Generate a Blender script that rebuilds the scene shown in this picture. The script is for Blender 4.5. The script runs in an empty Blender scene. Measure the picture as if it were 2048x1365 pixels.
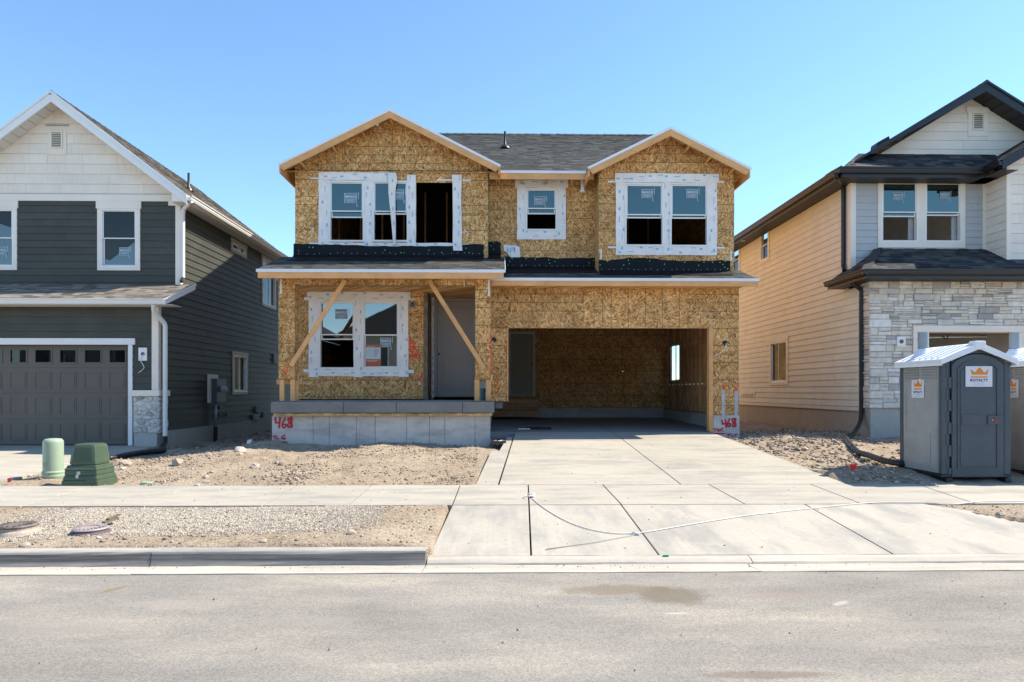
import bpy, bmesh, math, random
import numpy as np
from mathutils import Vector, Matrix, noise
random.seed(7); np.random.seed(7)
rad = math.radians
sc = bpy.context.scene
C = sc.collection

# ---------------------------------------------------------------- camera, sky, sun
F, CX, CY, TH, CAMZ = 1350.0, 1024.0, 783.0, rad(1.02), 1.65
cam = bpy.data.objects.new('camera', bpy.data.cameras.new('camera'))
C.objects.link(cam); sc.camera = cam
cam.location = (0, 0, CAMZ); cam.rotation_euler = (rad(90), 0, -TH)
cam.data.sensor_width = 36; cam.data.lens = F / 2048 * 36
cam.data.shift_y = (CY - 682.5) / 2048
cam.data.clip_start = 0.05; cam.data.clip_end = 3000

SUN = Vector((0.80, 0.17, 1.0)).normalized()
world = bpy.data.worlds.new('World'); sc.world = world; world.use_nodes = True
wn, wl = world.node_tree.nodes, world.node_tree.links
wn.clear()
wo = wn.new('ShaderNodeOutputWorld'); bg = wn.new('ShaderNodeBackground'); sky = wn.new('ShaderNodeTexSky')
sky.sky_type = 'NISHITA'; sky.sun_disc = False
sky.sun_elevation = math.asin(SUN.z); sky.sun_rotation = math.atan2(SUN.x, SUN.y)
sky.altitude = 1400; sky.air_density = 1.0; sky.dust_density = 0.1; sky.ozone_density = 0.55
bg.inputs['Strength'].default_value = 0.108
tint = wn.new('ShaderNodeVectorMath'); tint.operation = 'MULTIPLY'; tint.inputs[1].default_value = (.76, .93, 1.0)   # the clear cyan cast of this day's sky
wl.new(sky.outputs[0], tint.inputs[0]); wl.new(tint.outputs[0], bg.inputs[0]); wl.new(bg.outputs[0], wo.inputs[0])
sun = bpy.data.objects.new('sun', bpy.data.lights.new('sun', 'SUN')); C.objects.link(sun)
sun.data.energy = 3.0; sun.data.angle = rad(0.53); sun.data.color = (1, 0.92, 0.78)
sun.rotation_euler = SUN.to_track_quat('Z', 'Y').to_euler()
sc.view_settings.view_transform = 'Standard'; sc.view_settings.look = 'None'
sc.view_settings.gamma = 1; sc.view_settings.use_curve_mapping = False
sc.view_settings.exposure = 1.5
try:
    sc.cycles.max_bounces = 8; sc.cycles.diffuse_bounces = 2; sc.cycles.transparent_max_bounces = 12
except Exception: pass

# ---------------------------------------------------------------- measuring: photo pixel + real depth -> metres
def ray(u, v):
    du = u - CX
    return (F * math.sin(TH) + du * math.cos(TH), F * math.cos(TH) - du * math.sin(TH), CY - v)
def P(u, v, D):
    x, y, z = ray(u, v); return Vector((D * x / y, D, CAMZ + D * z / y))
def PX(u, v, X):
    x, y, z = ray(u, v); return Vector((X, X * y / x, CAMZ + X * z / x))
def PZ(u, v, Z):
    x, y, z = ray(u, v); k = (Z - CAMZ) / z; return Vector((x * k, y * k, Z))
def zc(x0, y0, s): return lambda x, y: (x0 + x / s, y0 + y / s)
z1 = zc(0, 150, 3.413); z2 = zc(0, 550, 3.413); z3 = zc(540, 200, 4.096); z4 = zc(500, 500, 3.413)
z5 = zc(960, 220, 3.531); z6 = zc(960, 540, 3.531); z7 = zc(1450, 150, 3.413); z8 = zc(1450, 540, 2.967)

# ---------------------------------------------------------------- mesh building
class MB:
    def __init__(s): s.v = []; s.f = []; s.m = []
    def face(s, pts, m=0):
        i = len(s.v); s.v += [tuple(p) for p in pts]; s.f.append(tuple(range(i, i + len(pts)))); s.m.append(m)
    def prism(s, front, back, m=0, caps=True):
        n = len(front); i = len(s.v); s.v += [tuple(p) for p in front] + [tuple(p) for p in back]
        s.f.append(tuple(range(i, i + n))); s.f.append(tuple(range(i + 2 * n - 1, i + n - 1, -1)))
        for k in range(n):
            j = (k + 1) % n; s.f.append((i + j, i + k, i + n + k, i + n + j))
        s.m += [m] * (n + 2)
    def box(s, x0, x1, y0, y1, z0, z1, m=0):
        s.prism([(x0, y0, z0), (x1, y0, z0), (x1, y0, z1), (x0, y0, z1)], [(x0, y1, z0), (x1, y1, z0), (x1, y1, z1), (x0, y1, z1)], m)
    def bar(s, p, q, w, h, up=(0, 0, 1), m=0):
        p, q = Vector(p), Vector(q); d = (q - p).normalized(); up = Vector(up)
        a = d.cross(up).normalized() * (w / 2); b = a.cross(d).normalized() * (h / 2)
        s.prism([p - a - b, p + a - b, p + a + b, p - a + b], [q - a - b, q + a - b, q + a + b, q - a + b], m)
    def tube(s, pts, r, n=8, m=0, rr=None, cap=True):
        pts = [Vector(p) for p in pts]; i0 = len(s.v); nn = len(pts)
        t0 = (pts[1] - pts[0]).normalized()
        a = t0.cross(Vector((0, 0, 1)))
        if a.length < 1e-3: a = t0.cross(Vector((0, 1, 0)))
        a.normalize()
        for k, p in enumerate(pts):
            t = (pts[min(k + 1, nn - 1)] - pts[max(k - 1, 0)]).normalized()
            a = (a - t * a.dot(t)).normalized(); b = t.cross(a)
            rk = rr[k] if rr else r
            for j in range(n):
                an = 2 * math.pi * (j + .5) / n
                s.v.append(tuple(p + a * (rk * math.cos(an)) + b * (rk * math.sin(an))))
        for k in range(nn - 1):
            for j in range(n):
                j2 = (j + 1) % n
                s.f.append((i0 + k * n + j, i0 + k * n + j2, i0 + (k + 1) * n + j2, i0 + (k + 1) * n + j)); s.m.append(m)
        if cap:
            s.f.append(tuple(i0 + j for j in range(n))[::-1]); s.f.append(tuple(i0 + (nn - 1) * n + j for j in range(n))); s.m += [m, m]
    def cyl(s, p, q, r, n=16, m=0, r2=None):
        s.tube([p, q], r, n, m, rr=[r, r if r2 is None else r2])
    def lathe(s, c, prof, n=24, m=0):
        c = Vector(c); i0 = len(s.v)
        for (r, z) in prof:
            for j in range(n):
                a = 2 * math.pi * j / n; s.v.append((c.x + r * math.cos(a), c.y + r * math.sin(a), c.z + z))
        for k in range(len(prof) - 1):
            for j in range(n):
                j2 = (j + 1) % n; s.f.append((i0 + k * n + j, i0 + k * n + j2, i0 + (k + 1) * n + j2, i0 + (k + 1) * n + j)); s.m.append(m)
        s.f.append(tuple(i0 + (len(prof) - 1) * n + j for j in range(n))); s.m.append(m)

ROOTS = {}
def setp(o, label=None, cat=None, group=None, kind=None):
    if label: o['label'] = label
    if cat: o['category'] = cat
    if group: o['group'] = group
    if kind: o['kind'] = kind
    return o
def thing(name, label, cat, loc=(0, 0, 0), group=None):
    o = bpy.data.objects.new(name, None); C.objects.link(o); o.location = loc; o.empty_display_size = .3
    ROOTS[o.name] = Vector(loc); return setp(o, label, cat, group)
def attach(o, parent):
    if parent is not None:
        o.parent = parent
        if parent.name in ROOTS: o.matrix_parent_inverse = Matrix.Translation(-ROOTS[parent.name])
    return o
def obj(name, mb, mats, parent=None, smooth=False, bevel=0, recalc=True, kind=None, label=None, cat=None, group=None, data=None):
    if data is None:
        data = bpy.data.meshes.new(name)
        data.from_pydata(mb.v, [], mb.f)
        if not isinstance(mats, (list, tuple)): mats = [mats]
        for m in mats: data.materials.append(m)
        if len(mats) > 1: data.polygons.foreach_set('material_index', mb.m)
        if smooth or bevel or recalc:
            if recalc or bevel:
                bm = bmesh.new(); bm.from_mesh(data)
                if bevel:
                    bmesh.ops.remove_doubles(bm, verts=bm.verts, dist=1e-5)
                    bmesh.ops.recalc_face_normals(bm, faces=bm.faces)
                    es = [e for e in bm.edges if len(e.link_faces) == 2 and e.calc_face_angle(0) > .5]
                    bmesh.ops.bevel(bm, geom=es, offset=bevel, segments=2, affect='EDGES', profile=.6, clamp_overlap=True)
                else: bmesh.ops.recalc_face_normals(bm, faces=bm.faces)
                bm.to_mesh(data); bm.free()
            if smooth: data.polygons.foreach_set('use_smooth', [True] * len(data.polygons))
        data.update()
    o = bpy.data.objects.new(name, data); C.objects.link(o)
    attach(o, parent); setp(o, label, cat, group, kind); return o
def copy_thing(root, loc, label=None, group=None):
    r = root.copy(); C.objects.link(r); r.location = loc
    if label: r['label'] = label
    if group: r['group'] = group
    for ch in list(root.children):
        c = ch.copy(); C.objects.link(c); mi = ch.matrix_parent_inverse.copy(); c.parent = r; c.matrix_parent_inverse = mi
        for g in list(ch.children):
            d = g.copy(); C.objects.link(d); d.parent = c
    return r

# local frame on a wall: a along, z up, o outward
class Fr:
    def __init__(s, origin, A, N): s.O = Vector(origin); s.A = Vector(A); s.N = Vector(N)
    def __call__(s, a, z, o=0.0): return s.O + s.A * a + Vector((0, 0, z)) + s.N * o
    def box(s, mb, a0, a1, z0, z1, o0, o1, m=0):
        mb.prism([s(a0, z0, o1), s(a1, z0, o1), s(a1, z1, o1), s(a0, z1, o1)], [s(a0, z0, o0), s(a1, z0, o0), s(a1, z1, o0), s(a0, z1, o0)], m)
    def poly(s, mb, pts, o0, o1, m=0):
        mb.prism([s(a, z, o1) for a, z in pts], [s(a, z, o0) for a, z in pts], m)
def front(D): return Fr((0, D, 0), (1, 0, 0), (0, -1, 0))
def side(X, sgn): return Fr((X, 0, 0), (0, 1, 0), (sgn, 0, 0))

def clip(poly, conv):
    """clip polygon by a convex counter-clockwise polygon (2-D)"""
    out = list(poly)
    for i in range(len(conv)):
        ax, ay = conv[i]; bx, by = conv[(i + 1) % len(conv)]
        inp, out = out, []
        if not inp: return []
        def sd(p): return (bx - ax) * (p[1] - ay) - (by - ay) * (p[0] - ax)
        for k in range(len(inp)):
            p, q = inp[k], inp[(k + 1) % len(inp)]; sp, sq = sd(p), sd(q)
            if sp >= 0: out.append(p)
            if (sp > 0 > sq) or (sp < 0 < sq):
                t = sp / (sp - sq); out.append((p[0] + t * (q[0] - p[0]), p[1] + t * (q[1] - p[1])))
    if len(out) < 3: return []
    ar = abs(sum(out[i][0] * out[(i + 1) % len(out)][1] - out[(i + 1) % len(out)][0] * out[i][1] for i in range(len(out)))) / 2
    return out if ar > 2e-4 else []
def subtract(r, holes):
    rs = [r]
    for (h0, h1, k0, k1) in holes:
        nx = []
        for (a0, a1, b0, b1) in rs:
            if h0 >= a1 or h1 <= a0 or k0 >= b1 or k1 <= b0: nx.append((a0, a1, b0, b1)); continue
            if h0 > a0: nx.append((a0, h0, b0, b1))
            if h1 < a1: nx.append((h1, a1, b0, b1))
            m0, m1 = max(a0, h0), min(a1, h1)
            if k0 > b0: nx.append((m0, m1, b0, k0))
            if k1 < b1: nx.append((m0, m1, k1, b1))
        rs = nx
    return [r for r in rs if r[1] - r[0] > .004 and r[3] - r[2] > .004]
def rect(a0, a1, z0, z1): return [(a0, z0), (a1, z0), (a1, z1), (a0, z1)]

# ---------------------------------------------------------------- materials
def nt(name):
    m = bpy.data.materials.new(name); m.use_nodes = True; t = m.node_tree; t.nodes.clear()
    o = t.nodes.new('ShaderNodeOutputMaterial'); b = t.nodes.new('ShaderNodeBsdfPrincipled')
    t.links.new(b.outputs[0], o.inputs[0]); return m, t, b
class G:
    def __init__(s, t): s.t = t; s._c = None; s._g = None
    def n(s, ty, **kw):
        x = s.t.nodes.new(ty)
        for k, v in kw.items(): setattr(x, k, v)
        return x
    def l(s, a, b): s.t.links.new(a, b)
    def co(s):
        if s._c is None:
            s._g = s.n('ShaderNodeNewGeometry'); s._c = s._g.outputs['Position']
        return s._c
    def geo(s): s.co(); return s._g
    def map(s, sc, src=None, rot=(0, 0, 0)):
        m = s.n('ShaderNodeMapping'); m.inputs['Scale'].default_value = sc; m.inputs['Rotation'].default_value = rot
        s.l(src or s.co(), m.inputs[0]); return m.outputs[0]
    def noise(s, scale, detail=3, rough=.5, src=None):
        x = s.n('ShaderNodeTexNoise'); x.inputs['Scale'].default_value = scale; x.inputs['Detail'].default_value = detail; x.inputs['Roughness'].default_value = rough
        s.l(src or s.co(), x.inputs['Vector']); return x.outputs['Fac']
    def ramp(s, fac, stops):
        r = s.n('ShaderNodeValToRGB'); e = r.color_ramp.elements
        while len(e) < len(stops): e.new(.5)
        for k, (p, c) in enumerate(stops):
            e[k].position = p; e[k].color = (*c, 1) if len(c) == 3 else c
        s.l(fac, r.inputs[0]); return r.outputs[0]
    def fr(s, fac, a, b, c=0, d=1):
        m = s.n('ShaderNodeMapRange'); m.inputs[1].default_value = a; m.inputs[2].default_value = b; m.inputs[3].default_value = c; m.inputs[4].default_value = d
        s.l(fac, m.inputs[0]); return m.outputs[0]
    def math(s, op, a, b=None):
        m = s.n('ShaderNodeMath', operation=op)
        for i, x in enumerate((a, b)):
            if x is None: continue
            if isinstance(x, (int, float)): m.inputs[i].default_value = x
            else: s.l(x, m.inputs[i])
        return m.outputs[0]
    def mix(s, fac, a, b, mode='MIX'):
        m = s.n('ShaderNodeMix', data_type='RGBA', blend_type=mode)
        for i, x in ((0, fac), (6, a), (7, b)):
            if isinstance(x, (int, float)): m.inputs[i].default_value = x
            elif isinstance(x, tuple): m.inputs[i].default_value = (*x, 1)
            else: s.l(x, m.inputs[i])
        return m.outputs[2]
    def bump(s, h, b, strength=.3, dist=.01):
        x = s.n('ShaderNodeBump'); x.inputs['Strength'].default_value = strength; x.inputs['Distance'].default_value = dist
        s.l(h, x.inputs['Height']); s.l(x.outputs[0], b.inputs['Normal'])
MATS = {}
def basic(name, col, rough=.7, var=.12, scale=4, fine=60, bump=.15, rnd=.0, metal=0, spec=.4, grain=None, dirt=None):
    """paint, timber, metal ...: colour with cloudy variation, fine grain, and an own shade per object"""
    if name in MATS: return MATS[name]
    m, t, b = nt(name); g = G(t)
    n1 = g.noise(scale, 4, .6); f1 = g.fr(n1, .3, .7, 1 - var, 1 + var)
    v = g.map(grain) if grain else g.co()
    n2 = g.noise(fine, 2, .5, v); f2 = g.fr(n2, .3, .7, 1 - var * .6, 1 + var * .6)
    f = g.math('MULTIPLY', f1, f2)
    if rnd:
        oi = g.n('ShaderNodeObjectInfo'); f = g.math('MULTIPLY', f, g.fr(oi.outputs['Random'], 0, 1, 1 - rnd, 1 + rnd))
    c = g.n('ShaderNodeVectorMath', operation='SCALE'); c.inputs[0].default_value = col; g.l(f, c.inputs['Scale'])
    out = c.outputs[0]
    if dirt:
        d = g.fr(g.noise(1.7, 5, .65), .5, .75, 0, dirt[1]); out = g.mix(d, out, dirt[0])
    g.l(out, b.inputs['Base Color'])
    b.inputs['Roughness'].default_value = rough; b.inputs['Metallic'].default_value = metal; b.inputs['Specular IOR Level'].default_value = spec
    if bump: g.bump(n2, b, bump, .004)
    MATS[name] = m; return m

def mat_osb(name, vert):
    m, t, b = nt(name); g = G(t); tc = g.n('ShaderNodeNewGeometry'); oi = g.n('ShaderNodeObjectInfo')
    # every panel its own piece of board: shift the pattern by the object's random number
    sh = g.n('ShaderNodeVectorMath', operation='SCALE'); sh.inputs[0].default_value = (37, 21, 53); g.l(oi.outputs['Random'], sh.inputs['Scale'])
    pos = g.n('ShaderNodeVectorMath', operation='ADD'); g.l(g.co(), pos.inputs[0]); g.l(sh.outputs[0], pos.inputs[1]); pos = pos.outputs[0]
    sx = g.n('ShaderNodeSeparateXYZ'); g.l(pos, sx.inputs[0])
    # x+y as running coordinate so side walls work too
    uv = g.n('ShaderNodeCombineXYZ'); g.l(g.math('ADD', sx.outputs[0], sx.outputs[1]), uv.inputs[0]); g.l(sx.outputs[2], uv.inputs[1])
    base = None; hgt = None
    cols = None
    for k, (sc1, sc2, off) in enumerate(((5.2, (8.5, 36, 1), 0), (8.0, (12, 52, 1), 4.7))):
        o2 = g.n('ShaderNodeVectorMath', operation='ADD'); g.l(uv.outputs[0], o2.inputs[0]); o2.inputs[1].default_value = (off, off * 2, 0)
        w = g.n('ShaderNodeTexNoise'); w.inputs['Scale'].default_value = 5; g.l(o2.outputs[0], w.inputs['Vector'])
        v1 = g.n('ShaderNodeTexVoronoi'); v1.inputs['Scale'].default_value = sc1; g.l(o2.outputs[0], v1.inputs['Vector'])
        s3 = g.n('ShaderNodeSeparateColor'); g.l(v1.outputs['Color'], s3.inputs[0])
        rot = g.n('ShaderNodeVectorRotate', rotation_type='Z_AXIS'); g.l(o2.outputs[0], rot.inputs['Vector'])
        base_ang = 0.0 if vert else 1.5708
        g.l(g.fr(s3.outputs[0], 0, 1, base_ang - 1.25, base_ang + 1.25), rot.inputs['Angle'])
        v2 = g.n('ShaderNodeTexVoronoi'); v2.inputs['Scale'].default_value = 1; g.l(g.map(sc2, rot.outputs[0]), v2.inputs['Vector'])
        s4 = g.n('ShaderNodeSeparateColor'); g.l(v2.outputs['Color'], s4.inputs[0])
        if k == 0: cols = s4.outputs[0]; hh = s4.outputs[1]
        else:
            sel = g.fr(s4.outputs[2], .55, .56)
            cols = g.n('ShaderNodeMix', data_type='FLOAT') if False else g.math('ADD', g.math('MULTIPLY', cols, g.math('SUBTRACT', 1.0, sel)), g.math('MULTIPLY', s4.outputs[0], sel))
            hh = g.math('ADD', g.math('MULTIPLY', hh, g.math('SUBTRACT', 1.0, sel)), g.math('MULTIPLY', s4.outputs[1], sel))
    c = g.ramp(cols, [(0, (.23, .085, .022)), (.18, (.42, .18, .052)), (.5, (.60, .305, .10)), (.78, (.70, .41, .155)), (1, (.84, .58, .29))])
    big = g.fr(g.noise(2.2, 3, .6, pos), .3, .7, .82, 1.16)
    big = g.math('MULTIPLY', big, g.fr(oi.outputs['Random'], 0, 1, .87, 1.1)); c2 = g.n('ShaderNodeVectorMath', operation='SCALE'); g.l(c, c2.inputs[0]); g.l(big, c2.inputs['Scale'])
    # printed layout lines every 16 and 24 inches
    sp = g.n('ShaderNodeSeparateXYZ'); g.l(g.co(), sp.inputs[0])
    q = g.math('ADD', sp.outputs[0], sp.outputs[1]) if vert else sp.outputs[2]
    l1 = g.math('LESS_THAN', g.math('FRACT', g.math('MULTIPLY', g.math('ADD', q, 20.03), 1 / .4064)), .03)
    l2 = g.math('LESS_THAN', g.math('FRACT', g.math('MULTIPLY', g.math('ADD', q, 20.03), 1 / .6096)), .02)
    ln = g.math('MULTIPLY', g.math('MAXIMUM', l1, l2), g.fr(g.noise(9, 2), .25, .5, .45, .92))
    c3 = g.mix(ln, c2.outputs[0], (.07, .08, .05))
    g.l(c3, b.inputs['Base Color']); b.inputs['Roughness'].default_value = .72; b.inputs['Specular IOR Level'].default_value = .3
    g.bump(hh, b, .25, .003); return m

def mat_glass(name, tint, refl, through=.35, blend=.35):
    m, t, b = nt(name); g = G(t); t.nodes.remove(b)
    out = [n for n in t.nodes if n.type == 'OUTPUT_MATERIAL'][0]
    gl = g.n('ShaderNodeBsdfGlossy'); gl.inputs['Roughness'].default_value = .015; gl.inputs['Color'].default_value = (*tint, 1)
    tr = g.n('ShaderNodeBsdfTransparent'); tr.inputs['Color'].default_value = (through, through * 1.02, through, 1)
    lw = g.n('ShaderNodeLayerWeight'); lw.inputs['Blend'].default_value = .5
    f = g.fr(g.math('POWER', lw.outputs['Facing'], 5.0), 0, 1, refl, .3 + 2 * blend)
    bp = g.n('ShaderNodeBump'); bp.inputs['Strength'].default_value = .02; bp.inputs['Distance'].default_value = .02
    g.l(g.noise(1.3, 2), bp.inputs['Height']); g.l(bp.outputs[0], gl.inputs['Normal'])
    mx = g.n('ShaderNodeMixShader'); g.l(f, mx.inputs[0]); g.l(tr.outputs[0], mx.inputs[1]); g.l(gl.outputs[0], mx.inputs[2]); g.l(mx.outputs[0], out.inputs[0])
    return m

def mat_concrete(name, col, broom=(0, 0), stain=.35, grey=(.25, .24, .23), streak=(1.2, 4, 1), rnd=.04):
    m, t, b = nt(name); g = G(t)
    n1 = g.noise(1.1, 5, .62, g.map(streak)); n2 = g.noise(14, 4, .6); n3 = g.noise(160, 2, .6); n4 = g.noise(.5, 3, .5)
    f = g.math('MULTIPLY', g.fr(n2, .3, .7, .95, 1.05), g.fr(n3, .3, .7, .93, 1.07))
    f = g.math('MULTIPLY', f, g.fr(n4, .35, .65, .95, 1.05))
    oi = g.n('ShaderNodeObjectInfo'); f = g.math('MULTIPLY', f, g.fr(oi.outputs['Random'], 0, 1, 1 - rnd, 1 + rnd))
    if broom[0]:
        n5 = g.noise(1, 2, .5, g.map(broom)); f = g.math('MULTIPLY', f, g.fr(n5, .3, .7, .955, 1.045))
    c = g.n('ShaderNodeVectorMath', operation='SCALE'); c.inputs[0].default_value = col; g.l(f, c.inputs['Scale'])
    d = g.fr(n1, .47, .66, 0, stain); out = g.mix(d, c.outputs[0], grey)
    w = g.fr(g.noise(2.3, 6, .7), .56, .66, 0, .35); out = g.mix(w, out, tuple(min(1, x * 1.2) for x in col))
    g.l(out, b.inputs['Base Color']); b.inputs['Roughness'].default_value = .85; b.inputs['Specular IOR Level'].default_value = .25
    g.bump(g.math('ADD', n3, n2), b, .22, .004); return m

def mat_dirt(name, c0, c1, c2):
    m, t, b = nt(name); g = G(t)
    n1 = g.noise(1.4, 6, .6); n2 = g.noise(11, 5, .65); n3 = g.noise(70, 3, .6)
    c = g.ramp(g.math('ADD', g.math('MULTIPLY', n1, .55), g.math('MULTIPLY', n2, .45)), [(.36, c0), (.5, c1), (.66, c2)])
    n4 = g.noise(28, 4, .7); f = g.math('MULTIPLY', g.fr(n3, .3, .7, .74, 1.24), g.fr(n4, .36, .6, .78, 1.12)); s = g.n('ShaderNodeVectorMath', operation='SCALE'); g.l(c, s.inputs[0]); g.l(f, s.inputs['Scale'])
    g.l(s.outputs[0], b.inputs['Base Color']); b.inputs['Roughness'].default_value = .95; b.inputs['Specular IOR Level'].default_value = .1
    g.bump(g.math('ADD', g.math('ADD', g.math('MULTIPLY', n3, .35), n2), g.math('MULTIPLY', n4, .8)), b, .9, .045); return m

def mat_island(name, stops, rough=.85, fine=40, var=.2, objrnd=False, bump=.3):
    """pieces coloured one by one: random per island, or per object"""
    m, t, b = nt(name); g = G(t)
    r = g.n('ShaderNodeObjectInfo').outputs['Random'] if objrnd else g.geo().outputs['Random Per Island']
    c = g.ramp(r, stops); n = g.noise(fine, 3, .6); f = g.fr(n, .3, .7, 1 - var, 1 + var)
    s = g.n('ShaderNodeVectorMath', operation='SCALE'); g.l(c, s.inputs[0]); g.l(f, s.inputs['Scale'])
    g.l(s.outputs[0], b.inputs['Base Color']); b.inputs['Roughness'].default_value = rough; b.inputs['Specular IOR Level'].default_value = .25
    if bump: g.bump(n, b, bump, .006)
    return m

OSB_H = mat_osb('osb_board_lines_across', False); OSB_V = mat_osb('osb_board_lines_up', True)
LUMBER = basic('raw_lumber', (.74, .39, .155), .65, .12, 3, 5, .1, rnd=.12, grain=(1, 1, 9), spec=.3)
LUMBERX = basic('raw_lumber_across', (.73, .385, .16), .65, .12, 3, 5, .1, rnd=.1, grain=(.6, 1, 14), spec=.3)
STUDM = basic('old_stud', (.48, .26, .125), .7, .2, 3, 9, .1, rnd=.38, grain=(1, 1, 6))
DARKWOOD = basic('weathered_timber', (.17, .13, .085), .8, .35, 3, 9, .2, rnd=.15)
VINYL = basic('white_vinyl', (.85, .82, .78), .4, .03, 2, 30, 0)
DRIP = basic('white_drip_edge', (.78, .79, .8), .4, .04, 2, 20, 0)
WHITETRIM = basic('off_white_trim_paint', (.86, .76, .65), .6, .04, 2, 50, .04)
SIDEWHITE = basic('off_white_gable_paint', (.86, .75, .63), .65, .05, 2, 40, .1, rnd=.03, grain=(8, 8, 1))
SIDEDARK = basic('dark_green_grey_siding', (.060, .061, .049), .6, .12, 1.5, 30, .1, rnd=.07, dirt=((.12, .12, .11), .25))
SIDEGREY = basic('light_grey_siding', (.47, .475, .475), .65, .05, 2, 40, .05, rnd=.03)
SIDEBEIGE = basic('beige_siding', (.76, .725, .63), .65, .06, 2, 40, .05, rnd=.03)
TRIMBEIGE = basic('cream_side_trim', (.8, .72, .6), .6, .05, 2, 40, .04)
GUTTERW = basic('white_gutter_metal', (.76, .74, .71), .35, .03, 2, 20, 0)
GUTTERB = basic('black_gutter_metal', (.014, .014, .016), .35, .2, 2, 20, 0, spec=.5)
FASCIAB = basic('blue_black_fascia', (.02, .023, .03), .45, .15, 2, 20, 0)
SOFFW = basic('white_soffit', (.66, .62, .58), .6, .05, 2, 30, 0)
SOFFB = basic('black_soffit', (.022, .02, .02), .5, .15, 2, 30, 0)
GDOOR = basic('grey_brown_garage_door', (.13, .112, .095), .5, .06, 1, 60, .05)
DOORM = basic('taupe_primed_door', (.40, .345, .305), .55, .04, 2, 50, .03)
TAPE = basic('white_flashing_tape', (.86, .80, .75), .6, .07, 5, 25, .5)
BLUEP = basic('blue_print', (.12, .42, .66), .6, .05, 2, 20, 0)
MEMB = basic('black_roof_membrane', (.0055, .0065, .009), .6, .25, 3, 18, .5, spec=.22)
CAPG = basic('green_cap_nail', (.22, .75, .25), .5, .05, 2, 20, 0)
CAPW = basic('pale_nail_head', (.6, .62, .65), .5, .05, 2, 20, 0)
REDP = basic('red_spray_paint', (.50, .018, .03), .6, .2, 8, 40, 0)
ORANGEP = basic('orange_spray_paint', (.82, .05, .02), .6, .2, 8, 40, 0)
GREENP = basic('green_edge_paint', (.05, .2, .13), .7, .2, 5, 40, 0)
BLACKPL = basic('black_plastic', (.012, .012, .013), .4, .2, 5, 40, .05, spec=.5)
STRAPM = basic('galvanised_strap', (.5, .52, .54), .4, .12, 6, 40, .05, metal=.5)
CONC = mat_concrete('sidewalk_concrete', (.41, .37, .308), (1.5, 60, 1), .55, (.235, .228, .215), (.9, 3, 1))
APRON = mat_concrete('apron_concrete', (.42, .38, .32), (50, .8, 1), .6, (.245, .238, .225), (2.2, .7, 1))
DRIVE = mat_concrete('driveway_concrete', (.41, .37, .304), (.7, 26, 1), .6, (.225, .22, .205), (.8, 3.4, 1))
FLOORM = mat_concrete('garage_floor_concrete', (.27, .255, .24), (0, 0), .3)
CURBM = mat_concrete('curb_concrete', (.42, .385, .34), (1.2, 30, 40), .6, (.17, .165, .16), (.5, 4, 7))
# the kerb's face is darker along a streaky band between foot and top
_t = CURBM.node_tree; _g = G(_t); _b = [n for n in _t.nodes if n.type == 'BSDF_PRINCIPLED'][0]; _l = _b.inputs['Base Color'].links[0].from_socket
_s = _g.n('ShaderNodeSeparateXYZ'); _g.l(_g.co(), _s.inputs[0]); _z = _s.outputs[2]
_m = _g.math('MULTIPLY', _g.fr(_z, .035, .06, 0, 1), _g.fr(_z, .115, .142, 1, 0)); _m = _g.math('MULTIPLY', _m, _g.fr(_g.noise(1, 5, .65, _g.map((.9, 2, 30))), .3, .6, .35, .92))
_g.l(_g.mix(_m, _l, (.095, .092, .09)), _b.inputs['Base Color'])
GUTM = mat_concrete('gutter_concrete', (.46, .41, .345), (1, 20, 1), .5, (.30, .28, .25), (.5, 5, 1))
FOUND = mat_concrete('foundation_concrete', (.58, .53, .48), (0, 0), .5, (.27, .26, .25), (1.6, 1, 5), rnd=.07)
FOUNDL = mat_concrete('parged_foundation', (.42, .40, .36), (0, 0), .3, (.26, .26, .25))
FOUNDB = mat_concrete('beige_parged_foundation', (.46, .42, .36), (0, 0), .3, (.30, .26, .22))
SLABM = mat_concrete('porch_slab_concrete', (.23, .22, .205), (0, 0), .5, (.15, .15, .15), (2, 1, 3))
DIRT = mat_dirt('tan_dirt', (.30, .222, .158), (.405, .322, .236), (.50, .413, .315))
SHGREY = mat_island('weathered_grey_shingles', [(0, (.048, .047, .045)), (.35, (.066, .064, .06)), (.7, (.09, .086, .079)), (1, (.13, .122, .11))], .9, 90, .3)
SHBRN = mat_island('brown_grey_shingles', [(0, (.10, .085, .07)), (.35, (.17, .145, .12)), (.7, (.24, .205, .17)), (1, (.31, .27, .22))], .9, 90, .3)
SHBLK = mat_island('charcoal_shingles', [(0, (.02, .021, .024)), (.4, (.04, .04, .044)), (.75, (.07, .068, .068)), (1, (.12, .11, .10))], .9, 90, .3)
STONEM = mat_island('ledge_stone', [(0, (.36, .34, .33)), (.10, (.52, .49, .46)), (.3, (.72, .66, .58)), (.6, (.68, .60, .50)), (.8, (.76, .71, .64)), (1, (.80, .76, .70))], .85, 9, .14, True)
STONER = mat_island('river_stone', [(0, (.34, .31, .29)), (.2, (.55, .52, .49)), (.6, (.62, .59, .55)), (1, (.66, .63, .6))], .85, 12, .22, True)
MORTAR = basic('tan_mortar', (.64, .57, .48), .9, .1, 8, 60, .4)
GRAVELM = mat_island('crushed_gravel', [(0, (.17, .15, .135)), (.2, (.30, .26, .215)), (.55, (.42, .365, .295)), (.85, (.52, .455, .37)), (1, (.62, .57, .5))], .85, 60, .15)
ROCKM = mat_island('field_rock', [(0, (.20, .145, .105)), (.4, (.30, .225, .165)), (.75, (.36, .28, .215)), (1, (.47, .40, .325))], .9, 25, .2, bump=.5)
ROCKO = mat_island('field_rock_single', [(0, (.33, .26, .205)), (.5, (.44, .36, .285)), (1, (.54, .47, .39))], .9, 14, .2, True, bump=.5)
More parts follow.
